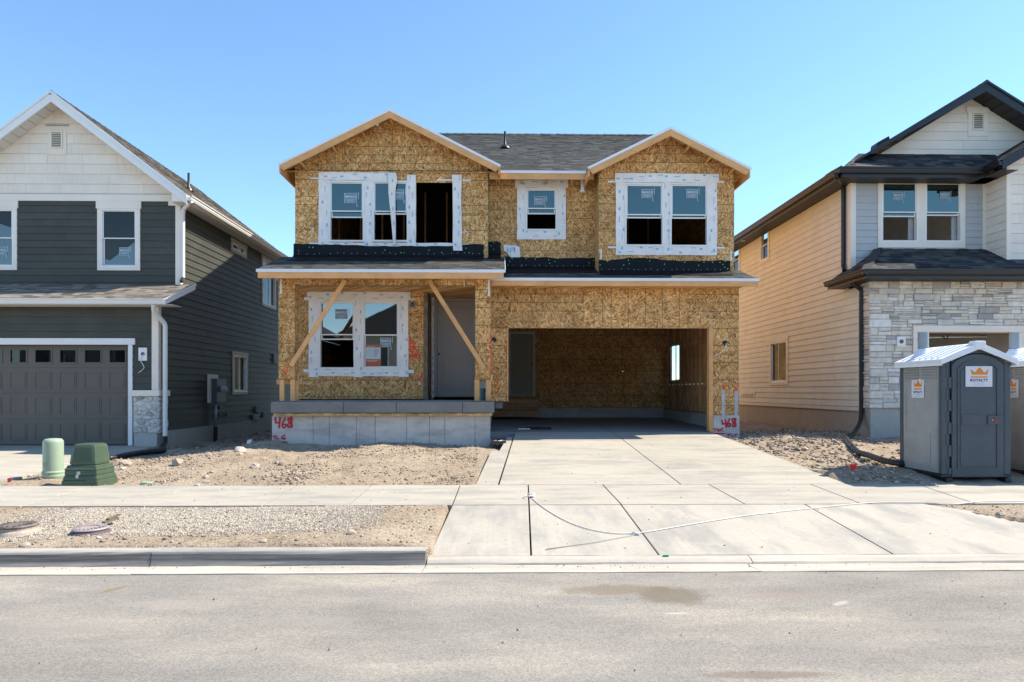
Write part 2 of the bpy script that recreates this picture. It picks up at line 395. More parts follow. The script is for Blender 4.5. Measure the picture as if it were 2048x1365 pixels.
INTER = basic('dark_interior', (.06, .045, .035), .9, .3, 2, 20, 0)  # near-black colour stands in for the shade of unlit rooms
GL_UP = mat_glass('upper_floor_glass', (.56, .74, .68), .20, .3)
GL_DK = mat_glass('dark_window_glass', (.62, .63, .6), .06, .35)
GL_PO = mat_glass('porch_window_glass', (.9, .93, .88), .26, .3)
GL_CL = mat_glass('clear_side_glass', (.85, .9, .92), .05, .92, .08)
# ================================================================= shared builders
def panel_wall(parent, fr, outline, holes, xs, zs, matf, o0=-.015, o1=0.0, name='sheathing_panel', gap=.003):
    """sheets between the seams xs, zs, cut to the outline and round the openings"""
    n = 0
    for i in range(len(xs) - 1):
        for j in range(len(zs) - 1):
            cell = (xs[i] + gap, xs[i + 1] - gap, zs[j] + gap, zs[j + 1] - gap)
            mb = MB()
            for (a0, a1, b0, b1) in subtract(cell, holes):
                pl = clip(rect(a0, a1, b0, b1), outline)
                if pl: fr.poly(mb, pl, o0, o1 + random.uniform(0, .002))
            if mb.f:
                m = matf(i, j) if callable(matf) else matf
                obj(name, mb, m, parent); n += 1
    return n

def lap_siding(parent, fr, outline, holes, a0, a1, z0, z1, expo, mat, name='siding_plank', seg=3.66, proud=.017):
    """lapped boards: each board leans out at its lower edge"""
    r = 0; z = z0
    while z < z1 - 1e-6:
        zt = min(z + expo + .012, z1)
        a = a0 - random.uniform(0, seg * .9)
        while a < a1:
            c = (max(a, a0) + .0015, min(a + seg, a1) - .0015, z, zt); a += seg
            if c[1] - c[0] < .02: continue
            for (p0, p1, q0, q1) in subtract(c, holes):
                pl = clip(rect(p0, p1, q0, q1), outline)
                if not pl: continue
                mb = MB(); jig = random.uniform(0, .0012)
                fo = lambda zz: jig + proud - (proud + .004) * (zz - z) / (expo + .012)
                mb.prism([fr(x, y, fo(y)) for x, y in pl], [fr(x, y, -.02) for x, y in pl])
                obj(name, mb, mat, parent)
        z += expo; r += 1

def shake_siding(parent, fr, outline, holes, a0, a1, z0, z1, expo, mat, name='shingle_panel'):
    z = z0
    while z < z1 - 1e-6:
        zt = min(z + expo + .012, z1); a = a0 - random.uniform(0, 1)
        while a < a1:
            w = random.choice((.62, .9, 1.22)); c = (max(a, a0) + .001, min(a + w, a1) - .001, z, zt)
            if c[1] > c[0] + .02:
                for (p0, p1, q0, q1) in subtract(c, holes):
                    mb = MB(); x = p0; ok = False
                    while x < p1 - .01:            # moulded shakes with fine grooves inside one panel
                        wx = min(random.uniform(.09, .22), p1 - x)
                        pl = clip(rect(x + .0015, x + wx - .0015, q0, q1), outline)
                        if pl:
                            fo = lambda zz: .018 - .013 * (zz - z) / (expo + .012)
                            mb.prism([fr(px, py, fo(py)) for px, py in pl], [fr(px, py, -.01) for px, py in pl]); ok = True
                        x += wx
                    if ok: 
                        pl = clip(rect(p0, p1, q0, q1), outline)
                        if pl: mb.prism([fr(px, py, .018 - .0025 - .013 * (py - z) / (expo + .012)) for px, py in pl], [fr(px, py, -.011) for px, py in pl])
                        obj(name, mb, mat, parent)
            a += w
        z += expo

def roof_plane(parent, O, A, S, poly, mat, deckmat, expo=.142, thick=.03, tabs=(.12, .34), name='shingles', deck=True, seed=1):
    """O eave corner, A along the eave, S up the slope; poly convex ccw in (a, s)"""
    O, A, S = Vector(O), Vector(A).normalized(), Vector(S).normalized(); N = A.cross(S)
    if N.z < 0: N = -N
    rnd = random.Random(seed)
    def W(a, s, o=0): return O + A * a + S * s + N * o
    ar = sum(poly[i][0] * poly[(i + 1) % len(poly)][1] - poly[(i + 1) % len(poly)][0] * poly[i][1] for i in range(len(poly)))
    if ar < 0: poly = poly[::-1]
    d = None
    if deck:
        mb = MB(); mb.prism([W(a, s, 0) for a, s in poly], [W(a, s, -thick) for a, s in poly]); d = obj('roof_deck', mb, deckmat, parent)
    mb = MB(); a_min = min(p[0] for p in poly); a_max = max(p[0] for p in poly); s_max = max(p[1] for p in poly); s_min = min(p[1] for p in poly)
    s = s_min - .0; r = 0
    while s < s_max:
        a = a_min - rnd.uniform(0, .3)
        while a < a_max:
            w = rnd.uniform(*tabs); hi = rnd.uniform(.006, .012)
            dz = 0 if rnd.random() < .6 else rnd.uniform(0, .02)
            pl = clip([(a + .002, s - dz), (a + w - .002, s - dz), (a + w - .002, s + expo + .01), (a + .002, s + expo + .01)], poly)
            if pl: mb.prism([W(x, y, .002 + hi * (1 - max(0, y - s) / (expo + .012))) for x, y in pl], [W(x, y, -.002) for x, y in pl])
            a += w
        s += expo; r += 1
    o = obj(name, mb, mat, parent, recalc=False, kind='stuff')
    return o

def window(parent, fr, a0, a1, z0, z1, kind='hung', glass=None, zm=None, open_=0.0, sticker=None, o=0.0, mat=None, lower_glass=True, vert=False, latch=True, deep=.09):
    """vinyl window: outer frame, sashes, panes; kind hung (horizontal rail) or slider (vertical rail)"""
    mat = mat or VINYL; glass = glass or GL_DK; fw = .04
    mb = MB()
    for (p0, p1, q0, q1) in ((a0, a1, z1 - fw, z1), (a0, a1, z0, z0 + fw), (a0, a0 + fw, z0 + fw, z1 - fw), (a1 - fw, a1, z0 + fw, z1 - fw)):
        fr.box(mb, p0, p1, q0, q1, o - deep, o + .03)
    w = obj('window', mb, mat, parent, bevel=.003)
    ia0, ia1, iz0, iz1 = a0 + fw, a1 - fw, z0 + fw, z1 - fw
    def sash(p0, p1, q0, q1, oo, nm='sash', sw=.028):
        m_ = MB()
        for (x0, x1, y0, y1) in ((p0, p1, q1 - sw, q1), (p0, p1, q0, q0 + sw), (p0, p0 + sw, q0 + sw, q1 - sw), (p1 - sw, p1, q0 + sw, q1 - sw)):
            fr.box(m_, x0, x1, y0, y1, oo - .025, oo)
        obj(nm, m_, mat, w)
        g = MB(); g.prism([fr(p0 + sw, q0 + sw, oo - .012), fr(p1 - sw, q0 + sw, oo - .012), fr(p1 - sw, q1 - sw, oo - .012), fr(p0 + sw, q1 - sw, oo - .012)],
                          [fr(p0 + sw, q0 + sw, oo - .016), fr(p1 - sw, q0 + sw, oo - .016), fr(p1 - sw, q1 - sw, oo - .016), fr(p0 + sw, q1 - sw, oo - .016)])
        obj('pane', g, glass, w)
    if kind == 'hung':
        if zm is None: zm = (z0 + z1) / 2
        sash(ia0, ia1, zm - .02, iz1, o + .005)
        if open_ > 0:
            sash(ia0 + .008, ia1 - .008, zm - .02 + open_ - (zm - z0), min(zm + open_, iz1 - .005), o - .028) if False else None
            lo = zm - open_ ; m_ = MB()
            # raised lower sash seen behind the upper one: rails and a strip of glass
            sash(ia0 + .008, ia1 - .008, lo, iz1 - .07 - max(0, .12 - open_), o - .03, sw=.03)
        elif open_ == 0: sash(ia0 + .008, ia1 - .008, iz0, zm + .02, o - .03)
    else:
        am = (a0 + a1) / 2
        sash(ia0, am + .02, iz0, iz1, o + .005); sash(am - .02, ia1, iz0, iz1, o - .03 if deep > .05 else o + .004, sw=.028 if deep > .05 else .02)
    if sticker: window_sticker(w, fr, *sticker)
    return w
EMAT = {}
def text_mesh(s, size, align='CENTER', bold=0.0):
    cu = bpy.data.curves.new('t', 'FONT'); cu.body = s; cu.size = size; cu.align_x = align; cu.offset = bold; cu.resolution_u = 2
    to = bpy.data.objects.new('t', cu); me = None
    C.objects.link(to); dg = bpy.context.evaluated_depsgraph_get(); me = bpy.data.meshes.new_from_object(to.evaluated_get(dg))
    vs = [tuple(v.co) for v in me.vertices]; fs = [tuple(p.vertices) for p in me.polygons]
    bpy.data.objects.remove(to); bpy.data.curves.remove(cu); bpy.data.meshes.remove(me); return vs, fs
TXT = {}
def put_text(mb, fr, s, size, a, z, o, m, bold=0.0, sx=1.0):
    k = (s, size, bold)
    if k not in TXT: TXT[k] = text_mesh(s, size, 'CENTER', bold)
    vs, fs = TXT[k]; i = len(mb.v)
    mb.v += [tuple(fr(a + x * sx, z + y, o)) for x, y, _ in vs]; mb.f += [tuple(i + q for q in f) for f in fs]; mb.m += [m] * len(fs)
STK_B = basic('pale_sticker_film', (.16, .24, .30), .6, .05, 3, 20, 0); STK_W = basic('sticker_white_print', (.62, .68, .72), .6, .03, 3, 20, 0)
def window_sticker(w, fr, a, z, sz, o, tone=0):
    """square energy label: outlined, the maker's word, lines of small print"""
    mb = MB(); h = sz * .8
    q = lambda x0, x1, y0, y1, d, m: mb.face([fr(a + x0 * sz, z + y0 * h, o + d), fr(a + x1 * sz, z + y0 * h, o + d), fr(a + x1 * sz, z + y1 * h, o + d), fr(a + x0 * sz, z + y1 * h, o + d)], m)
    q(-.5, .5, -.5, .5, 0, 0)
    for e in ((-.5, .5, .47, .5), (-.5, .5, -.5, -.47), (-.5, -.47, -.46, .46), (.47, .5, -.46, .46)): q(*e, .001, 1)
    put_text(mb, fr, 'AMSCO', sz * .25, a + sz * .06, z + sz * .03, o + .0012, 1, .006 * sz)
    for k in range(3): q(-.4 + .05 * k, .4 - .07 * k, -.14 - .1 * k, -.11 - .1 * k, .001, 1)
    q(-.4, -.28, .05, .25, .001, 1)
    obj('sticker', mb, [STK_B, STK_W], w, recalc=False)
    mb = MB(); q(.62, .66, -.1, .62, 0, 0); q(.5, .54, -.9, -.55, 0, 0)
    obj('packing_strip', mb, STK_W, w, recalc=False)

def tape(parent, fr, a0, a1, z0, z1, o, seed, vertical=None, tilt=0.0, wob=.006):
    """strip of white flashing tape with the blue print that runs along it; o is how proud it lies"""
    rnd = random.Random(seed); mb = MB(); v = (z1 - z0) > (a1 - a0) if vertical is None else vertical
    n = max(2, int((max(a1 - a0, z1 - z0)) / .22)); L = []
    for k in range(n + 1):
        t = k / n
        if v:
            zz = z0 + t * (z1 - z0); dx = tilt * t
            L.append((a0 + dx + rnd.uniform(-wob, wob), a1 + dx + rnd.uniform(-wob, wob), zz, o + rnd.uniform(0, .006)))
        else:
            aa = a0 + t * (a1 - a0); L.append((z0 + rnd.uniform(-wob, wob), z1 + rnd.uniform(-wob, wob), aa, o + rnd.uniform(0, .006)))
    pt = (lambda s_, c, oo: fr(s_, c, oo)) if v else (lambda s_, c, oo: fr(c, s_, oo))
    for k in range(n):
        A_, B_ = L[k], L[k + 1]
        mb.prism([pt(A_[0], A_[2], A_[3]), pt(A_[1], A_[2], A_[3]), pt(B_[1], B_[2], B_[3]), pt(B_[0], B_[2], B_[3])],
                 [pt(A_[0], A_[2], A_[3] - .003), pt(A_[1], A_[2], A_[3] - .003), pt(B_[1], B_[2], B_[3] - .003), pt(B_[0], B_[2], B_[3] - .003)])
    # print: a small box mark, then a word-like dash, staggered across the strip
    w = (a1 - a0) if v else (z1 - z0); ln = (z1 - z0) if v else (a1 - a0); c = rnd.uniform(.03, .2); k = 0
    oo = o + .009
    while c < ln - .12:
        s_ = rnd.choice((.2, .32, .6, .75)) * w
        base = ((a0 + tilt * c / ln) if v else z0) + s_; st = (z0 if v else a0) + c
        def q(s0, s1, c0, c1):
            mb.face([pt(base + s0, st + c0, oo), pt(base + s1, st + c0, oo), pt(base + s1, st + c1, oo), pt(base + s0, st + c1, oo)], 1)
        if k % 2 == 0:
            q(0, .009, 0, .07); q(.026, .035, 0, .07); q(.009, .026, 0, .009); q(.009, .026, .061, .07); q(.013, .022, .018, .052)
        else:
            x = 0
            while x < .13:
                l_ = rnd.uniform(.006, .02); q(rnd.uniform(0, .006), .02, x, x + l_); x += l_ + .006
        c += rnd.uniform(.16, .3); k += 1
    return obj('flashing_tape', mb, [TAPE, BLUEP], parent, recalc=False)

def strokes(parent, lines, Pf, N, width, mat, name, label=None):
    """sprayed lines as thin ribbons; Pf maps a measured point to the surface, N faces out"""
    mb = MB(); k = 0; N = Vector(N)
    for ln in lines:
        pts = [Pf(*p) for p in ln]
        for i in range(len(pts) - 1):
            p, q = pts[i], pts[i + 1]; d = (q - p)
            if d.length < 1e-4: continue
            d.normalize(); sd = d.cross(N).normalized() * (width / 2) * random.uniform(.8, 1.15); o = N * (.003 + k * .00025); k += 1
            e = d * width * .35
            mb.face([p - e * .6 - sd * .6 + o, p + e * 0 - sd + o, q - sd + o, q + e * .6 - sd * .6 + o, q + e * .6 + sd * .6 + o, q + sd + o, p + sd + o, p - e * .6 + sd * .6 + o])
    return obj(name, mb, mat, parent, recalc=False, label=label)

def gutter(parent, p, q, out, mat, h=.13, d=.12):
    p, q, out = Vector(p), Vector(q), Vector(out).normalized(); U = Vector((0, 0, 1))
    prof = [(0, 0), (0, -h), (d * .62, -h), (d * .8, -h * .62), (d * .8, -h * .4), (d, -h * .18), (d, 0), (d - .012, 0), (d - .012, -h * .15), (d * .78, -h * .3), (.01, -h * .3), (.01, 0)]
    mb = MB(); mb.prism([p + out * a + U * b for a, b in prof], [q + out * a + U * b for a, b in prof])
    return obj('gutter', mb, mat, parent)
def spout(parent, pts, mat, w=.085, name='downspout'):
    P_ = [Vector(p) for p in pts]; out = [P_[0]]
    for i in range(1, len(P_) - 1):                                # ease the elbows
        a, b, c = P_[i - 1], P_[i], P_[i + 1]; r = min(.07, (b - a).length * .45, (c - b).length * .45)
        u, v = (a - b).normalized() * r, (c - b).normalized() * r
        for t in (0, .25, .5, .75, 1): out.append(b + u * (1 - t) ** 2 + v * t ** 2)
    out.append(P_[-1]); mb = MB(); mb.tube(out, w * .62, 8, rr=[w * .62] * len(out))
    return obj(name, mb, mat, parent, smooth=False)
def smooth_path(pts, n=8):
    pts = [Vector(p) for p in pts]; out = []
    for i in range(len(pts) - 1):
        p0, p1, p2, p3 = pts[max(i - 1, 0)], pts[i], pts[i + 1], pts[min(i + 2, len(pts) - 1)]
        for k in range(n):
            t = k / n
            out.append(.5 * ((2 * p1) + (p2 - p0) * t + (2 * p0 - 5 * p1 + 4 * p2 - p3) * t * t + (3 * p1 - p0 - 3 * p2 + p3) * t ** 3))
    out.append(pts[-1]); return out
# ================================================================= 1. the house under construction
H = thing('unfinished_house', 'two-storey house under construction sheathed in bare strand board, between two finished houses', 'house', (0.3, 16.3, .6))
DL, DC, DR, DG, DP = 16.5, 16.9, 16.3, 15.95, 15.3          # wall planes: left gable, centre, right gable, garage, porch columns
XL = P(590, 440, DL).x; XR = P(1468, 440, DR).x               # outer side walls
XLr = P(976, 440, DL).x; XRl = P(1197, 440, DR).x
ZF = 1.44                                                     # main floor level
fL, fC, fR, fG, fP = front(DL), front(DC), front(DR), front(DG), front(DP)
eaveZ = 7.0
def hor(zf, x0, y0, x1, y1, D):                               # box measured on the photo -> a0,a1,z0,z1 on plane D
    a, b = P(*zf(x0, y0), D), P(*zf(x1, y1), D); return (min(a.x, b.x), max(a.x, b.x), min(a.z, b.z), max(a.z, b.z))
# --- openings
W1 = hor(z3, 483, 663, 775, 1165, DL); W2 = hor(z3, 840, 663, 1135, 1165, DL); W3 = hor(z3, 1198, 678, 1497, 1175, DL)
WP1 = hor(z4, 470, 348, 720, 814, DL); WP2 = hor(z4, 766, 348, 1022, 814, DL)
WR1 = hor(z5, 1022, 518, 1297, 965, DR); WR2 = hor(z5, 1340, 518, 1612, 968, DR)
WC = hor(z5, 322, 552, 545, 855, DC)
XD0 = P(848, 680, DL).x                                      # entry recess starts
HDR = P(760, 571, DP).z                                      # underside of porch header
pkL = P(779.5, 219, DL - .45); pkR = P(1341, 255, DR - .45)
# --- left gable wall (also the porch's back wall lower down)
zs = [ZF + .02, ZF + .02 + 1.22, HDR + .2, 4.72, 5.94, 7.0, 8.3]
gsl_ = .497; rzl = lambda x, p: p.z - gsl_ * abs(x - p.x) - .045
outl = [(XL, ZF), (XLr, ZF), (XLr, rzl(XLr, pkL)), (pkL.x, pkL.z - .045), (XL, rzl(XL, pkL))]
holesL = [W1, W2, W3, WP1, WP2, (XD0, XLr + 1, 0, HDR + .2)]
panel_wall(H, fL, outl, holesL, [XL, XL + .95, XL + 2.17, XL + 3.39, XLr], zs[:3], OSB_H)
panel_wall(H, fL, outl, holesL, [XL, XL + 1.22, XL + 2.44, XL + 3.66, XLr], zs[3:6], OSB_H)
panel_wall(H, fL, outl, holesL, [XL, pkL.x - 1.22, pkL.x + .0, pkL.x + 1.22, XLr], zs[5:], lambda i, j: OSB_V if i in (0, 3) else OSB_H)
mb = MB(); fL.box(mb, XL, XLr, HDR + .2, 4.72, -.03, -.016); obj('wall_backing', mb, OSB_H, H)
# --- centre wall
outc = rect(XLr - .25, XRl + .02, 4.5, eaveZ + .1)
panel_wall(H, fC, outc, [WC], [XLr - .25, WC[0] - .2, WC[0] + 1.02, XRl + .02], [4.5, 5.72, 6.94, 7.2], OSB_H)
# --- right gable wall and its short return
outr = [(XRl, 4.3), (XR, 4.3), (XR, rzl(XR, pkR)), (pkR.x, pkR.z - .045), (XRl, rzl(XRl, pkR))]
panel_wall(H, fR, outr, [WR1, WR2], [XRl, XRl + 1.3, XRl + 2.52, XR], [4.3, 5.52, 6.74], OSB_H)
panel_wall(H, fR, outr, [WR1, WR2], [XRl, pkR.x, XR], [6.74, 7.2, 8.3], OSB_H)
ret = side(XRl, -1); panel_wall(H, ret, rect(DR, DC, 4.3, 7.1), [], [DR, DC], [4.3, 5.7, 7.1], OSB_V)
retL = side(XLr, 1); panel_wall(H, retL, rect(DL, DC, 4.5, 7.1), [], [DL, DC], [4.5, 7.1], OSB_V)
# --- garage front wall: header with upright-printed sheets, side pieces
GO = (P(1015, 760, DG).x, P(1420, 760, DG).x); GT = P(1015, 656, DG).z; GB = .66
GL0 = P(982, 600, DG).x; GR1 = P(1478, 600, DG).x; GZT = P(1200, 566, DG).z + .1
Gz = P(1450, 831, DG).z; GLz = P(1000, 803, DG).z
sx = lambda x: P(*z6(x, 400), DG).x
outg = rect(GL0, GR1, Gz, GZT)
hg = [(GO[0], GO[1], 0, GT), (GL0 - 1, GO[0], 0, GLz)]
panel_wall(H, fG, outg, hg, [GL0, sx(365), sx(730)], [Gz, P(*z6(100, 556), DG).z, GT + .0, GZT], OSB_H)
panel_wall(H, fG, outg, hg, [sx(730), sx(1466)], [GT, GZT], OSB_V)
panel_wall(H, fG, outg, hg, [sx(1466), GR1], [Gz, P(*z6(100, 650), DG).z, P(*z6(100, 340), DG).z, GZT], OSB_H)
# side walls, back wall
sL = side(XL, -1); sR = side(GR1, 1)
def gable_side(f, D0):
    rZ = lambda y: min(eaveZ + .5 * (y - 16.45), eaveZ + .5 * (31.55 - y)) - .06
    pl = [(D0, .66), (31.3, .66), (31.3, rZ(31.3)), (24.0, rZ(24.0)), (DC, rZ(DC)), (D0, rZ(DC) - .0)]
    return [pl[0], pl[1], pl[2], pl[3], (D0, min(rZ(DC), 7.1))]
gw = (P(0, 0, 1), 0); gwin = (PX(1363.6, 700, GR1).y, PX(1342, 700, GR1).y, PX(1352, 764, GR1).z, PX(1352, 688, GR1).z)
for f_, D0, hs in ((sL, DL + .02, []), (sR, DR + .02, [gwin])):
    ol = gable_side(f_, D0)
    panel_wall(H, f_, ol, hs, [D0 + 2.44 * k for k in range(7)], [.62 if f_ is sR else 1.2, 1.86, 3.08, 4.3, 5.52, 6.74, 7.96, 9.2, 11], OSB_H)
panel_wall(H, sR, rect(DG + .02, DR + .02, .62, 4.4), [], [DG + .02, DR + .02], [.62, 4.4], OSB_V)
mb = MB(); mb.box(XL, GR1, 31.3, 31.32, .4, 7.1); obj('rear_wall', mb, OSB_H, H)
# --- porch columns and header, boxed in board
def cbox(x0, x1, z0, z1, d0, d1, nm='porch_column'):
    root = None
    for k, (a, b) in enumerate(((z0, z0 + (z1 - z0) * .36), (z0 + (z1 - z0) * .36, z1))):
        mb = MB(); mb.box(x0, x1, d0, d0 + .012, a + .002, b - .002); mb.box(x0, x0 + .012, d0 + .014, d1, a + .002, b - .002); mb.box(x1 - .012, x1, d0 + .014, d1, a + .002, b - .002)
        mb.box(x0 + .014, x1 - .014, d1 - .012, d1, a + .002, b - .002)
        obj('column_sheathing', mb, OSB_H, H)
PC = [(P(557, 600, DP).x, P(589.5, 600, DP).x), (P(950.5, 600, DP).x, P(982, 600, DP).x)]
cz0 = P(575, 760, DP).z; PHT = P(760, 548, DP).z + .02
for (x0, x1) in PC: cbox(x0, x1, cz0, HDR, DP, DP + .3)
for k in range(4):
    xa = PC[0][0] + (PC[1][1] - PC[0][0]) * k / 4; xb = PC[0][0] + (PC[1][1] - PC[0][0]) * (k + 1) / 4
    mb = MB(); mb.box(xa + .002, xb - .002, DP, DP + .014, HDR, PHT); mb.box(xa + .002, xb - .002, DP + .286, DP + .3, HDR, PHT); mb.box(xa + .002, xb - .002, DP + .016, DP + .284, HDR, HDR + .012)
    obj('header_sheathing', mb, OSB_V, H)
mb = MB(); mb.box(PC[0][1], PC[1][0], DP - .002, DP + .006, HDR - .006, HDR + .004); obj('green_board_edge', mb, GREENP, H); mb = MB(); mb.box(PC[1][0] - .006, PC[1][0] + .004, DP - .002, DP + .006, 2.2, HDR - .008); obj('green_board_edge', mb, GREENP, H)
for (a, b, d, z0_, z1_) in ((PC[0][0] - .005, PC[0][0] + .001, DP, cz0, PHT), (XLr - .003, XLr + .006, DL, 4.6, 7.0), (XRl - .004, XRl + .004, DR, 4.4, 7.0), (XR - .003, XR + .004, DR, 4.5, 7.0)): mb = MB(); mb.box(a, b, d - .003, d + .01, z0_, z1_); obj('green_board_edge', mb, GREENP, H)
# legs under the columns
for x, D0, w in ((559, DP + .01, .1), (580.5, DP + .01, .1), (587.5, DP + .22, .1), (949, DP + .01, .11), (972, DP + .01, .115), (951, DP + .24, .1)):
    p = P(x, 800, D0); mb = MB(); mb.box(p.x, p.x + w, D0, D0 + .06, ZF - .01, cz0 + .01 if D0 < DP + .1 else cz0 + .16); obj('post', mb, LUMBER, H, bevel=.003)
for (u0, u1, v0, v1, D0) in ((553, 604, 759, 769, DP + .34), (953, 986, 748, 763, DP + .34)):
    a, b = P(u0, v1, D0), P(u1, v0, D0); mb = MB(); mb.box(a.x, b.x, D0, D0 + .038, a.z, b.z); obj('cross_board', mb, LUMBERX, H)
mb = MB(); a = P(983, 763, DP - .02); mb.box(a.x - .02, a.x + .02, DP - .03, DP - .004, a.z, a.z + .13); obj('scrap_block', mb, LUMBER, H)
a, b = P(960, 802, DP + .45), P(970, 777, DP + .45); mb = MB(); mb.cyl(((a.x + b.x) / 2, DP + .45, ZF), ((a.x + b.x) / 2, DP + .45, b.z), .06, 14); obj('post_bracket', mb, basic('blue_grey_metal', (.12, .19, .22), .45, .15, 4, 20, 0, metal=.4), H)
# diagonal braces
for (t0, b0) in (((650, 206), (280, 792)), ((1220, 206), (1602, 815))):
    a, b = P(*z4(*t0), DP - .035), P(*z4(*b0), DP - .035); mb = MB(); mb.bar(a, b, .038, .098, up=(0, 1, 0)) if False else mb.bar(a, b, .098, .038, up=(0, 1, 0)); obj('diagonal_brace', mb, LUMBER, H, bevel=.002)
# porch ceiling, floor, inside floors
mb = MB(); mb.box(PC[0][0], PC[1][1], DP + .3, DL + 1.0, HDR + .02, HDR + .035); obj('porch_ceiling', mb, OSB_V, H)
mb = MB(); mb.box(XL, XLr + .4, DL + .03, 31.2, 4.2, 4.45); mb.box(XLr - .3, GR1 - .03, DR + .05, 31.2, 4.2, 4.42); obj('upper_floor', mb, OSB_H, H)
mb = MB(); mb.box(XL, XLr, DL + .0, 31.2, 1.1, ZF); obj('main_floor', mb, OSB_H, H)
# entry recess
DD = 17.35; fD = front(DD)
dx = (P(874.5, 700, DD).x, P(944.5, 700, DD).x); dz = (P(900, 792, DD).z, P(900, 603, DD).z)
mb = MB(); mb.box(XD0 - .012, XD0 + .09, DL - .01, DD, ZF, HDR + .1); obj('recess_stud', mb, DARKWOOD, H)
mb = MB(); mb.box(XD0 + .09, dx[0] - .09, DD, DD + .02, ZF, HDR + .1); mb.box(dx[0] - .09, XLr, DD, DD + .02, dz[1] + .09, HDR + .1); mb.box(dx[1] + .09, XLr + .2, DD, DD + .02, ZF, dz[1] + .09); obj('recess_wall', mb, OSB_V, H)
mb = MB(); mb.box(XLr - .0, XLr + .02, DP + .3, DD, ZF, HDR + .1); obj('recess_side_wall', mb, OSB_V, H)
XR_ = XLr
tape(H, fD, XD0 + .1, XR_ - .01, dz[1] + .1, HDR + .05, .006, 5, False)
tape(H, fD, XD0 + .1, dx[0] - .07, ZF + .05, dz[1] + .1, .01, 6, True)
tape(H, fD, dx[1] + .05, XR_ - .005, ZF + .05, dz[1] + .1, .01, 7, True)
def door(parent, fr, x0, x1, z0, z1, mat, fw=.07, knob=None, fm=None):
    mb = MB(); fr.box(mb, x0 - fw, x0, z0 - .03, z1 + fw, -.06, .04); fr.box(mb, x1, x1 + fw, z0 - .03, z1 + fw, -.06, .04); fr.box(mb, x0, x1, z1, z1 + fw, -.06, .04); fr.box(mb, x0, x1, z0 - .03, z0 - .005, -.06, .05)
    d = obj('door', mb, fm or mat, parent, bevel=.004)
    mb = MB(); fr.box(mb, x0 + .004, x1 - .004, z0, z1 - .004, -.045, -.005)
    h = z1 - z0; w = x1 - x0
    for (p0, p1, q0, q1) in ((.16, .84, .74, .93), (.16, .84, .08, .68)):
        a0, a1, b0, b1 = x0 + p0 * w, x0 + p1 * w, z0 + q0 * h, z0 + q1 * h
        for e in ((a0, a1, b1 - .02, b1), (a0, a1, b0, b0 + .02), (a0, a0 + .02, b0 + .02, b1 - .02), (a1 - .02, a1, b0 + .02, b1 - .02)): fr.box(mb, *e, -.006, .001)
    obj('door_leaf', mb, mat, d, bevel=.003)
    if knob:
        mb = MB(); c = fr(knob[0], knob[1], -.004); mb.cyl(c, c + fr.N * .004, .028, 16); obj('lock_hole', mb, BLACKPL, d)
    return d
door(H, fD, dx[0], dx[1], dz[0], dz[1], DOORM, knob=(P(*z4(1289, 712), DD).x, P(*z4(1289, 712), DD).z))
# porch slab, ledge board, foundation
SY = 14.95
sz1 = P(760, 804, SY).z; sz0 = P(760, 826, SY).z
seams = [P(541, 0, SY).x] + [P(500 + x / 3.413, 0, SY).x for x in (637, 998, 1450)] + [P(989, 0, SY).x]
for i in range(4):
    mb = MB(); mb.box(seams[i] + .004, seams[i + 1] - .004, SY, DP + .05, sz0, sz1 + random.uniform(-.004, .004)); obj('slab_edge', mb, SLABM, H, bevel=.012)
mb = MB(); mb.box(XL, GL0 + .02, DP + .05, DD + .1, sz0 + .02, ZF); obj('porch_floor', mb, SLABM, H)
fz = P(760, 832, 15.05).z
for i in range(3):
    a = seams[0] + .05 + (seams[-1] - seams[0] - .1) * i / 3; b = seams[0] + .05 + (seams[-1] - seams[0] - .1) * (i + 1) / 3
    mb = MB(); n = 14; up = [(a + (b - a) * k / n, sz0 - .004 - random.uniform(0, .016)) for k in range(n + 1)]
    pl = [(a, fz), (b, fz)] + up[::-1]; mb.prism([(x, 14.99, z) for x, z in pl], [(x, 15.13, z) for x, z in pl]); obj('ledge_board', mb, basic('split_ledge_board', (.55, .36, .17), .8, .35, 5, 30, .4, dirt=((.06, .045, .03), .9)), H)
fx = [P(543.5, 0, 15.1).x] + [P(500 + x / 3.413, 0, 15.1).x for x in (430, 540, 725, 855, 1070, 1225, 1330, 1535)] + [P(980, 0, 15.1).x]
for i in range(len(fx) - 1):
    j = random.uniform(0, .006); mb = MB(); mb.box(fx[i] + .004, fx[i + 1] - .004, 15.1 + j, 15.3, .1, fz); obj('foundation_panel', mb, FOUND, H, bevel=.004)
mb = MB(); mb.box(fx[0], fx[-1], 15.13, 15.32, .1, fz - .002); mb.box(XL, XL + .2, 15.3, 31.3, .1, 1.2); mb.box(fx[-1] - .2, fx[-1], 15.3, 16.4, .1, fz); obj('foundation', mb, FOUND, H)
# garage foundation pieces and kerb inside, back wall, stairs, door
fb = P(1450, 831, DG).z
mb = MB(); mb.box(P(1426, 0, DG).x, P(1451.5, 0, DG).x - .003, DG - .02, DG + .2, .2, fb - .002); obj('foundation_panel', mb, FOUND, H, bevel=.005)
mb = MB(); mb.box(P(1451.5, 0, DG).x + .003, P(1478.5, 0, DG).x, DG - .02, DG + .2, .2, fb - .002); obj('foundation_panel', mb, FOUND, H, bevel=.005)
DB = 22.8; fB = front(DB); gx0, gx1 = -.25, GR1 - .16
mb = MB(); mb.box(gx1, GR1, DG + .2, DB, .3, 1.04); mb.box(gx0, GR1, DB - .06, DB + .1, .3, 1.1); obj('garage_foundation', mb, FOUND, H)
panel_wall(H, fB, rect(gx0, GR1, 1.1, 4.2), [(gx0 - 1, P(1066, 0, DB).x + .07, P(1040, 790, DB).z - .03, P(1040, 668, DB).z + .07)], [gx0, gx0 + 1.6, gx0 + 4.04, GR1], [1.1, 2.32, 3.54, 4.2], OSB_H)
